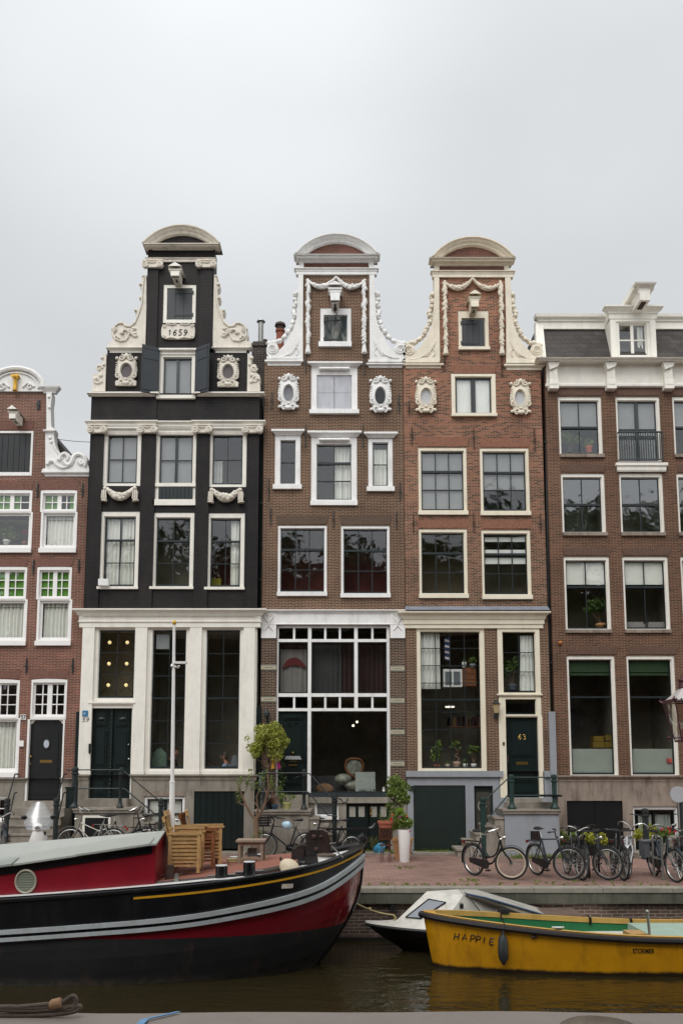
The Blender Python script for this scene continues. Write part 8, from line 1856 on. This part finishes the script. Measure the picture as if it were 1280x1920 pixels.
# ================================================================ street furniture at the right
MAR = mat('maroon_iron', '#431a24', .4, .15)
X0, Y0 = 7.06, 17.62; t = thing('street_lantern', 'maroon crowned street lantern cut by the right edge of the photo', 'street lamp', (X0, Y0, 0)); zl_ = P3(0, 1392, Y0).z; zt_ = P3(0, 1317, Y0).z
m = MB(); m.lathe([(.14, 0), (.14, .25), (.08, .35), (.07, 1.2), (.05, 1.3), (.045, zl_-.2), (.07, zl_-.12), (.04, zl_-.05), (.1, zl_)], X0, Y0, 16); m.tube([(X0-.42, Y0, P3(0, 1384, Y0).z), (X0, Y0, P3(0, 1384, Y0).z)], .012, 6); m.ball((X0-.36, Y0, P3(0, 1384, Y0).z), .035, 8, 6); m.build('post', MAR, t)
m = MB(); hw0, hw1 = .17, .33
for sx_ in (-1, 1):
    for sy in (-1, 1): m.tube([(X0+sx_*hw0, Y0+sy*hw0, zl_+.02), (X0+sx_*hw1, Y0+sy*hw1, zt_)], .014, 6)
for hw, z in ((hw0, zl_+.02), (hw1, zt_)):
    for a, b_ in (((-1, -1), (1, -1)), ((1, -1), (1, 1)), ((1, 1), (-1, 1)), ((-1, 1), (-1, -1))): m.tube([(X0+a[0]*hw, Y0+a[1]*hw, z), (X0+b_[0]*hw, Y0+b_[1]*hw, z)], .018, 6)
for sx_ in (-1, 1):
    for sy in (-1, 1): m.tube([(X0+sx_*hw1, Y0+sy*hw1, zt_), (X0+sx_*(hw1+.05), Y0+sy*(hw1+.05), zt_+.05), (X0+sx_*(hw1+.02), Y0+sy*(hw1+.02), zt_+.1)], [.02, .03, .01], 6)
for k in range(-3, 4):
    for s_ in (-1, 1): m.ball((X0+k*.1, Y0+s_*hw1, zt_+.04), .022, 6, 4); m.ball((X0+s_*hw1, Y0+k*.1, zt_+.04), .022, 6, 4)
m.lathe([(.09, zt_+.26), (.12, zt_+.30), (.1, zt_+.4), (.13, zt_+.45), (.05, zt_+.52), (.015, zt_+.62)], X0, Y0, 12); m.build('lantern_frame', MAR, t)
m = MB(); z = zt_+.03; k = m.V((X0-.32, Y0-.32, z), (X0+.32, Y0-.32, z), (X0+.32, Y0+.32, z), (X0-.32, Y0+.32, z), (X0-.09, Y0-.09, z+.25), (X0+.09, Y0-.09, z+.25), (X0+.09, Y0+.09, z+.25), (X0-.09, Y0+.09, z+.25)); m.F(*[(k+i, k+(i+1) % 4, k+4+(i+1) % 4, k+4+i) for i in range(4)]); m.build('hood', mat('pale_hood', '#b7b2ae', .4), t, False)
m = MB(); k = m.V(*[(X0+sx_*h, Y0+sy*h, z) for h, z in ((hw0-.01, zl_+.03), (hw1-.015, zt_-.01)) for sx_, sy in ((-1, -1), (1, -1), (1, 1), (-1, 1))]); m.F(*[(k+i, k+(i+1) % 4, k+4+(i+1) % 4, k+4+i) for i in range(4)]); m.build('lantern_pane', glass('hazy_lantern_glass', (.82, .80, .76), 1.5, .06), t, False)
m = MB(); m.lathe([(.03, zl_+.05), (.035, zl_+.12), (.06, zl_+.2), (.05, zl_+.34), (.01, zl_+.36)], X0, Y0, 12); m.build('bulb', CURT, t)
q = P3(1271, 1490, 22.6); t = thing('round_sign', 'pale grey round disc on a slim pole before the stained stone plinth, right edge', 'sign', (q.x, 22.6, 0)); m = MB(); m.lathe([(.21, -.01), (.21, .01)], q.x, 22.6, 28, 'y', q.z); m.build('sign_disc', mat('sign_back_grey', '#a5a7ab', .5, .05), t); m = MB(); m.tube([(q.x, 22.63, 0), (q.x, 22.63, q.z)], .025, 8); m.build('sign_pole', ZINC, t)
t = thing('iron_railing', 'black iron railing posts and low stone step before the curtained cellar window', 'railing', (P3(1240, 1600, 22.7).x, 22.7, 0))
for px_, yt in ((1209, 1520), (1273, 1483)): q = P3(px_, yt, 22.7); m = MB(); newel(m, q.x, 22.7, 0, q.z+.05, .07); m.build('post', IRON, t)
m = MB(); m.tube([P3(1180, 1527, 22.7), P3(1209, 1530, 22.7)], .015, 6); m.tube([P3(1273, 1527, 22.7), P3(1262, 1527, 22.7)], .015, 6); m.tube([P3(1273, 1490, 22.7), P3(1300, 1490, 22.7)], .015, 6); m.build('rail', IRON, t)
m = MB(); q0, q1 = P3(1196, 1600, 22.9), P3(1300, 1600, 22.9); m.box(q0.x, q1.x, 22.75, 23.9, -.05, .12); q0 = P3(1262, 1600, 22.9); m.box(q0.x, q1.x, 22.8, 23.9, .12, .32); m.box(q0.x+.1, q1.x, 22.9, 23.9, .32, .52); m.build('stone_step', STEP, t, False)
# ================================================================ people and things behind the window glass
SKIN = mat('skin', '#b98670', .6, .05); 
def sitter(label, X, Y, Z, rz, shirt, hairc, hands):
    """seated figure facing local -x; body is one surface fused by a voxel remesh"""
    t = thing('person', label, 'person', (X, Y, Z), rz, world=False); m = MB(); V_ = Vector
    m.tube([(0, 0, .45), (.0, 0, .6), (-.02, 0, .8), (-.02, 0, .95)], [.15, .13, .15, .13], 12, sq=.75); m.tube([(-.02, -.17, .95), (-.02, 0, .99), (-.02, .17, .95)], [.06, .08, .06], 10)
    m.tube([(-.03, 0, .98), (-.05, 0, 1.1)], [.055, .05], 10); hc = V_((-.08, 0, 1.2)); m.ball(hc, (.095, .075, .115), 16, 12); m.ball(hc+V_((-.035, 0, -.06)), (.06, .055, .055), 12, 8)
    m.tube([hc+V_((-.09, 0, .02)), hc+V_((-.118, 0, -.02)), hc+V_((-.095, 0, -.035))], [.012, .018, .012], 6)
    m.tube([hc+V_((-.088, -.022, -.06)), hc+V_((-.098, 0, -.062)), hc+V_((-.088, .022, -.06))], .009, 6)
    for s_ in (-1, 1):
        m.ball(hc+V_((0, .077*s_, -.01)), (.02, .01, .03), 8, 6)
        m.tube([(.0, .09*s_, .48), (-.24, .10*s_, .50), (-.46, .10*s_, .50)], [.09, .08, .06], 10); m.tube([(-.46, .10*s_, .50), (-.48, .10*s_, .28), (-.46, .10*s_, .07)], [.06, .05, .035], 10); m.tube([(-.44, .1*s_, .05), (-.56, .1*s_, .035), (-.64, .1*s_, .03)], [.04, .035, .025], 8)
        sh, el, wr = V_((-.02, .18*s_, .93)), hands[0 if s_ < 0 else 1][0], hands[0 if s_ < 0 else 1][1]
        m.tube([sh, sh.lerp(el, .5), el], [.055, .046, .04], 10); m.tube([el, el.lerp(wr, .5), wr], [.04, .035, .025], 10)
        d = (wr-el).normalized(); pal = wr+d*.05; m.tube([wr, pal, pal+d*.03], [.025, .038, .034], 8, sq=.5); side = d.cross(V_((0, 0, 1))).normalized(); dn = V_((0, 0, -1))
        for i, ln in enumerate((.062, .072, .066, .052)):
            b_ = pal+d*.03+side*(.027-.018*i); m.tube([b_, b_+d*ln*.5+dn*.004, b_+d*ln*.85+dn*.022, b_+d*ln*.9+dn*.04], [.009, .009, .008, .007], 6)
        b_ = wr+d*.02+side*.034; m.tube([b_, b_+side*.025+d*.02, b_+side*.03+d*.05], [.011, .010, .008], 6)
    o = m.build('body', SKIN, t); md = o.modifiers.new('fuse', 'REMESH'); md.mode = 'VOXEL'; md.voxel_size = .0075; md.use_smooth_shade = True
    m = MB(); m.tube([(0, 0, .44), (.0, 0, .6), (-.02, 0, .8), (-.02, 0, .98)], [.17, .15, .17, .12], 14, sq=.78)
    for s_ in (-1, 1): el = hands[0 if s_ < 0 else 1][0]; sh = V_((-.02, .17*s_, .94)); m.tube([sh+V_((0, -.06*s_, .02)), sh, sh.lerp(el, .55)], [.06, .072, .062], 10)
    m.build('shirt', shirt, t)
    m = MB(); m.ball(hc+V_((.022, 0, .028)), (.095, .088, .105), 16, 12); m.ball(hc+V_((.05, 0, -.02)), (.07, .078, .08), 12, 8); m.tube([hc+V_((-.07, -.05, .09)), hc+V_((-.085, 0, .095)), hc+V_((-.07, .05, .09))], .022, 6); m.build('hair', hairc, t)
    m = MB()
    for s_ in (-1, 1): m.tube([(.0, .09*s_, .47), (-.24, .10*s_, .50), (-.47, .10*s_, .50), (-.49, .10*s_, .3), (-.47, .10*s_, .1)], [.105, .095, .075, .062, .055], 10)
    m.build('trousers', mat('dark_trousers', '#24262c', .9), t)
    return t
V3 = Vector
hp = P3(421, 1418, 24.85)
sitter('grey-haired person in a light blue shirt seated in the right tall window, reaching forward', hp.x+.07, 24.85, hp.z-1.21, 0, mat('light_blue_shirt', '#93a6c4', .9, .06), mat('grey_brown_hair', '#50483f', .8, .2, 20),
       [(V3((-.16, -.22, .76)), V3((-.40, -.12, .80))), (V3((-.20, .22, .74)), V3((-.42, .10, .92)))])
CHB = mat('pale_grey_chair', '#77787c', .8, .1)
t = thing('dining_chair', 'pale grey high-backed chair behind the person in the right tall window', 'chair', (hp.x+.2, 24.85, hp.z-1.21)); z0 = hp.z-1.21
m = MB(); m.box(hp.x-.1, hp.x+.3, 24.62, 25.08, z0+.38, z0+.44); m.build('seat', CHB, t, False); m = MB(); m.tube([(hp.x+.29, 24.85, z0+.4), (hp.x+.31, 24.85, z0+.9), (hp.x+.33, 24.85, z0+1.22)], [.19, .17, .10], 12, sq=.3); m.build('backrest', CHB, t)
for x in (hp.x-.08, hp.x+.28):
    for y in (24.64, 25.05): m = MB(); m.box(x-.02, x+.02, y-.02, y+.02, z0, z0+.38); m.build('leg', CHB, t, False)
hp2 = P3(322, 1410, 24.95)
sitter('person in dark clothes seated low in the middle tall window behind the flagpole', hp2.x, 24.95, hp2.z-1.2, R(180), mat('dark_green_jumper', '#20281f', .9, .1), mat('dark_hair', '#2a2320', .8, .2, 20),
       [(V3((-.14, -.22, .72)), V3((-.38, -.12, .68))), (V3((-.14, .22, .72)), V3((-.38, .12, .68)))])
q = P3(297, 1440, 24.8); t = thing('draped_coat', 'pale green coat draped over a chair back in the middle tall window', 'coat', (q.x, 24.8, q.z-.2)); m = MB(); m.tube([(q.x, 24.8, q.z-.3), (q.x-.02, 24.8, q.z+.1), (q.x+.02, 24.8, q.z+.42), (q.x+.0, 24.8, q.z+.55)], [.26, .27, .2, .07], 14, sq=.35); m.build('cloth', mat('sage_green_cloth', '#6f8575', .9, .2, 9), t)
def wbox(px0, py0, px1, py1, Y, m, label, cat, name, dy=.3):
    a_, b_ = P3(px0, py1, Y), P3(px1, py0, Y); o = MB(); o.box(a_.x, b_.x, Y, Y+dy, a_.z, b_.z); return o, a_, b_
# number 63: first floor cabinet, chest, banner; sill plants
Yi = 24.65
t = thing('glass_cabinet', 'white cabinet with grey doors in the upper half of the tall window of number 63', 'cabinet', P3(850, 1288, Yi)); o, a_, b_ = wbox(831, 1255, 866, 1288, Yi, WHITE, '', '', ''); o.build('cabinet_body', WHITE, t, False)
m = MB(); w_ = b_.x-a_.x; [m.box(a_.x+w_*u, a_.x+w_*(u+.34), Yi-.01, Yi, a_.z+.05, b_.z-.07) for u in (.1, .55)]; m.build('cabinet_doors', mat('grey_door_panel', '#6c6f73', .5), t, False)
t = thing('wooden_chest', 'brown wooden chest of drawers beside the white cabinet behind the glass of number 63', 'chest', P3(880, 1288, Yi)); o, a_, b_ = wbox(868, 1252, 892, 1287, Yi, WOODD, '', '', ''); o.build('chest_body', WOODD, t, False); m = MB(); [m.box(a_.x+.02, b_.x-.02, Yi-.012, Yi, a_.z+(b_.z-a_.z)*v, a_.z+(b_.z-a_.z)*(v+.28)) for v in (.04, .36, .68)]; m.build('drawers', WOODD, t, False)
potted('small white potted plant on top of the wooden chest behind the glass', 870, 1252, Yi, .06, .16, WHITE, SHR, [(0, 0, .04, .05, .05, .05)], 60, .03); potted('bushy plant in a grey pot at the right on top of the wooden chest', 886, 1252, Yi, .08, .11, mat('grey_pot', '#8b8e90', .6), SHR, [(0, 0, .1, .13, .1, .1)], 160, .04)
m = MB(); a_, b_ = P3(833, 1195, Yi-.1), P3(843, 1240, Yi-.1); m.prism([(a_.x, a_.z), (a_.x, b_.z+.05), ((a_.x+b_.x)/2+.02, b_.z), (b_.x, b_.z+.06), (b_.x, a_.z)][::-1], Yi-.11, Yi-.1)
t = thing('banner', 'narrow blue banner with white diagonal bands hanging behind the upper glass of number 63', 'banner', (a_.x, Yi-.1, b_.z)); m.build('banner_cloth', mat('navy_cloth', '#27335f', .8), t, False); m = MB()
for k in range(4): z = a_.z-.06-k*.17; m.prism([(a_.x+.003, z), (b_.x-.003, z-.03), (b_.x-.003, z-.085), (a_.x+.003, z-.055)][::-1], Yi-.116, Yi-.111)
m.build('white_bands', CURT, t, False); m = MB()
for k in range(4):
    for j in range(3): z = a_.z-.088-k*.17-.01*j; x = a_.x+.025+j*.045; m.box(x-.008, x+.012, Yi-.121, Yi-.117, z-.012, z+.012)
m.build('red_leaves', mat('red_print', '#9c2733', .8), t, False)
potted('tall leafy plant at the left of the bottom window sill of number 63', 819, 1440, Yi-.12, .07, .1, TERR, SHR, [(0, 0, .35, .15, .1, .18), (.05, 0, .55, .1, .1, .12), (-.06, 0, .2, .1, .1, .1)], 240, .07)
potted('tiny plant in a small pale pot, second on the sill of number 63', 839, 1440, Yi-.12, .06, .11, mat('pale_pot', '#b8a898', .6), SHR, [(0, 0, .04, .05, .05, .05)], 50, .03)
t = potted('bonsai with twisted pale trunk in a tan pot on the sill of number 63', 855, 1440, Yi-.12, .12, .18, mat('tan_pot', '#9b8574', .6), SHR, [(-.02, 0, .52, .12, .1, .07), (-.1, 0, .42, .08, .06, .06), (.1, 0, .36, .07, .05, .05)], 160, .04, stems=False)
q = P3(855, 1440, Yi-.12); m = MB(); m.tube(curvept([(q.x, q.y, q.z+.16), (q.x+.08, q.y, q.z+.26), (q.x-.02, q.y, q.z+.34), (q.x+.07, q.y, q.z+.44), (q.x-.02, q.y, q.z+.54), (q.x-.03, q.y, q.z+.66)], 4), .022, 7); m.build('trunk', BARK2, t)
potted('small plant in a white pot right of the bonsai', 872, 1440, Yi-.12, .055, .12, WHITE, SHR, [(0, 0, .06, .06, .05, .07)], 60, .04); potted('palm-like seedling tree in a white pot, rightmost on the sill of number 63', 888, 1440, Yi-.12, .07, .12, WHITE, SHR, [(0, 0, .42, .18, .12, .08), (-.1, 0, .36, .1, .1, .06), (.12, 0, .36, .1, .1, .06)], 200, .07)
potted('yucca with long stems in a grey-blue pot in the bay over door 63', 960, 1294, Yi-.1, .12, .17, mat('slate_pot', '#4c5563', .6), DKL, [(-.1, 0, .5, .12, .1, .2), (.12, 0, .6, .1, .1, .2), (-.22, 0, .25, .1, .08, .15)], 240, .07)
# ceiling lamps seen through the glass
LITB = emis('lit_bulb', '#fff0d0', 3.0); LITC = emis('lit_panel', '#f4efe0', 1.4)
for px_, py_, lab in ((662, 1361, 'small warm pendant bulb, the lower left of the pair behind the shop window'), (669, 1354, 'small warm pendant bulb, the upper right of the pair behind the shop window')):
    q = P3(px_, py_, 25.3); t = thing('pendant_lamp', lab, 'lamp', (q.x, 25.3, q.z)); m = MB(); m.ball(q, .035, 8, 6); m.build('bulb', LITB, t); m = MB(); m.tube([q+Vector((0, 0, .03)), q+Vector((0, 0, .5))], .004, 4); m.build('cord', BLACKP, t)
q = P3(843, 1325, 25.3); t = thing('ceiling_lamp', 'flat lit ceiling lamp in the lower room of number 63', 'lamp', q); m = MB(); m.lathe([(.14, q.z-.03), (.14, q.z+.0)], q.x, q.y, 16); m.build('diffuser', LITC, t); m = MB(); m.lathe([(.15, q.z), (.15, q.z+.03)], q.x, q.y, 16); m.build('fitting', WHITE, t)
# books on shelves in the lower room of 63
t = thing('bookshelf', 'dark red and black books on a shelf behind the lower glass of number 63', 'shelf', P3(870, 1365, 25.6)); m = MB(); a_, b_ = P3(838, 1362, 25.6), P3(902, 1362, 25.6); m.box(a_.x, b_.x, 25.6, 25.85, a_.z-.03, a_.z); m.build('board', WOODD, t, False)
for cm in (mat('maroon_books', '#5a2830', .7), mat('black_books', '#25252a', .7), mat('ochre_books', '#7d6543', .7)):
    m = MB(); x = a_.x+.03
    while x < b_.x-.05:
        w_ = rr.uniform(.03, .06)
        if rr.random() < .34: m.box(x, x+w_-.004, 25.62, 25.8, a_.z, a_.z+rr.uniform(.2, .32))
        x += w_
    m.build('books', cm, t, False)
# shop interior: armchair, sofa, cushions
Yi = 25.1; q = P3(647, 1484, Yi); t = thing('armchair', 'armchair with carved oval back and worn dark and white cover behind the shop glass', 'chair', q); WORNC = mat('worn_cowhide_cover', '#8f8d82', .8, .75, 5)
m = MB(); c = P3(664, 1440, Yi); n = 24; m.tube([(c.x+.26*math.cos(6.283*i/n), Yi+.1, c.z+.26*math.sin(6.283*i/n)+.06*abs(math.cos(6.283*i/n))) for i in range(n)], .035, 8, ring=True); m.tube([(c.x-.2, Yi+.1, c.z-.2), (c.x-.22, Yi, c.z-.5)], .03, 6); m.tube([(c.x+.2, Yi+.1, c.z-.2), (c.x+.22, Yi, c.z-.5)], .03, 6); m.build('carved_frame', WOODD, t)
m = MB(); m.ball((c.x, Yi+.12, c.z), (.23, .05, .23), 14, 10); m.ball((c.x-.33, Yi-.05, c.z-.33), (.25, .2, .16), 14, 10); m.ball((c.x+.1, Yi-.05, c.z-.5), (.4, .25, .14), 14, 10); m.build('upholstery', WORNC, t)
o, a_, b_ = wbox(666, 1448, 703, 1484, Yi-.15, None, '', '', ''); t = thing('sofa', 'pale grey sofa back at the right behind the shop glass', 'sofa', (a_.x, Yi, a_.z)); o.build('sofa_back', CURT2, t, False); m = MB(); m.box(a_.x, b_.x, Yi-.35, Yi-.15, a_.z, a_.z+.28); m.build('sofa_seat', CURT2, t, False)
m = MB(); q = P3(608, 1480, Yi); m.ball((q.x, Yi-.1, q.z), (.27, .15, .17), 16, 10); single(m, 'cushion', mat('tan_striped_cushion', '#8f6a50', .9, .2, 3), 'tan rounded cushion at the left behind the shop glass', 'cushion')
m = MB(); leafcloud(m, [(P3(688, 1482, Yi-.3).x, Yi-.4, P3(688, 1482, Yi).z, .25, .1, .05)], 300, .05, rr); single(m, 'sheepskin', CURT2, 'shaggy pale sheepskin lying on the sill behind the shop glass', 'rug')
o, a_, b_ = wbox(583, 1455, 650, 1484, Yi+.3, None, '', '', ''); single(o, 'long_table', mat('grey_table_side', '#4c4a4e', .8), 'long dark grey counter behind the cushion in the shop window', 'table', smooth=False)
# padlock sticker on the shop window
m = MB(); q = P3(719, 1483, 24.33); m.ball(q, (.035, .012, .035), 12, 8); m.tube([(q.x-.02, q.y, q.z+.03), (q.x-.02, q.y, q.z+.08), (q.x, q.y, q.z+.1), (q.x+.02, q.y, q.z+.08), (q.x+.02, q.y, q.z+.03)], .008, 6); single(m, 'padlock', WHITE, 'small white padlock standing at the right corner of the shop window', 'lock')
# other window things
q = P3(398, 1102, 24.6); m = MB(); m.box(q.x-.05, q.x+.25, 24.6, 24.9, q.z, q.z+.28); single(m, 'yellow_chair', mat('mustard_upholstery', '#8f8a2e', .9, .1), 'mustard yellow chair back low in the right middle-floor window of the black house', 'chair', smooth=False)
potted('leafy plant in an orange-red pot in the top left window of the wide mansard house', 1104, 849, 24.62, .1, .2, mat('orange_red_pot', '#b4502f', .6), SHR, [(0, 0, .1, .14, .1, .14)], 120, .07); potted('palm with spreading fronds in the top left window of the wide mansard house', 1068, 850, 24.62, .07, .1, BLACKP, SHR, [(-.1, 0, .4, .25, .1, .2), (.15, 0, .3, .2, .1, .15)], 220, .09)
potted('small tree in a tan pot under the white blind of the left window', 1126, 1177, 24.65, .14, .12, TANP, DKL, [(-.1, 0, .55, .3, .15, .22), (-.3, 0, .4, .2, .1, .12)], 300, .07)
for px_, lab in ((1191, 'left grey folded blanket on the sill under the white blinds'), (1231, 'right grey folded blanket on the sill under the white blinds')):
    m = MB(); q = P3(px_, 1177, 24.6); m.box(q.x-.27, q.x+.27, 24.55, 24.9, q.z, q.z+.09); m.box(q.x-.25, q.x+.22, 24.56, 24.9, q.z+.09, q.z+.16); single(m, 'folded_blanket', mat('grey_blanket', '#8e8988', .9), lab, 'blanket', group=None, smooth=False)
m = MB(); q = P3(1120, 1402, 24.9); 
for dx, z, w_ in ((-.12, 0, .32), (-.1, .17, .28), (.22, 0, .2), (.25, .2, .17)): m.box(q.x+dx, q.x+dx+w_, 24.9, 25.2, q.z+z, q.z+z+.16)
single(m, 'archive_boxes', mat('mustard_card', '#8f7428', .8, .15), 'pile of mustard yellow boxes above the frosted film of the left tall window', 'boxes', smooth=False)
m = MB(); q = P3(1255, 1427, 24.46); m.box(q.x-.09, q.x+.06, 24.44, 24.45, q.z-.06, q.z+.07); single(m, 'red_sticker', mat('red_sticker_vinyl', '#b04a45', .5, .1), 'small red and white sticker low on the right tall window of the wide house', 'sticker', smooth=False)
q = P3(40, 1033, 24.75); potted('leafy plant behind the upper left window of number 57', 12, 1022, 24.75, .1, .15, WHITE, SHR, [(0, 0, .3, .25, .1, .3), (.2, 0, .15, .15, .1, .12)], 240, .11); potted('red flowering plant behind the upper left window of number 57', 46, 1022, 24.75, .07, .1, TERR, mat('red_petals', '', .7), [(0, 0, .3, .08, .06, .1)], 60, .04)
# elms along the opposite quay: seen as reflections
def elm(x, y, h, s, lab):
    rq = random.Random(s); t = thing('elm_tree', lab, 'tree', (x, y, 0), group='elms along the opposite quay'); m = MB(); m.tube([(x, y, 0), (x+.1, y, h*.25), (x, y+.1, h*.5)], [.3, .24, .15], 10); bl = []
    for _ in range(34):
        a = rq.uniform(0, 6.28); r = rq.uniform(.2, 1)*h*.27; z = h*rq.uniform(.38, .95); r *= math.sin(min(1, (z/h-.25)/.75*1.0)*3.0)*.6+.5; c = (x+r*math.cos(a), y+r*math.sin(a)*.8, z); bl.append(c+(rq.uniform(.8, 1.4), rq.uniform(.8, 1.3), rq.uniform(.6, 1.1))); m.tube([(x, y, h*.4), ((x+c[0])/2, (y+c[1])/2, z*.8), c], [.1, .06, .02], 5)
    m.build('trunk', BARK, t); m = MB(); leafcloud(m, bl, 5200, .34, rq, long=1.3); m.build('crown', DKL, t)
for i_, (x_, h_, lb_) in enumerate(((-15, 17, 'elm on the opposite quay, mirrored in the leftmost windows'), (-9, 18, 'elm on the opposite quay, mirrored in the glass of the black house'), (-3.5, 17.5, 'elm on the opposite quay, mirrored at the left of the shop window'), (2, 18, 'elm on the opposite quay, mirrored at the right of the shop window'), (7.5, 18.5, 'elm on the opposite quay, mirrored in the windows beside door 63'), (19, 20.5, 'elm on the opposite quay, mirrored at the right edge'), (25, 20, 'last elm on the opposite quay, mirrored at the extreme right'), (13, 21, 'tallest elm on the opposite quay, mirrored in the windows of the mansard house'))): elm(x_, -6+.4*(i_ % 2), h_, i_+1, lb_)
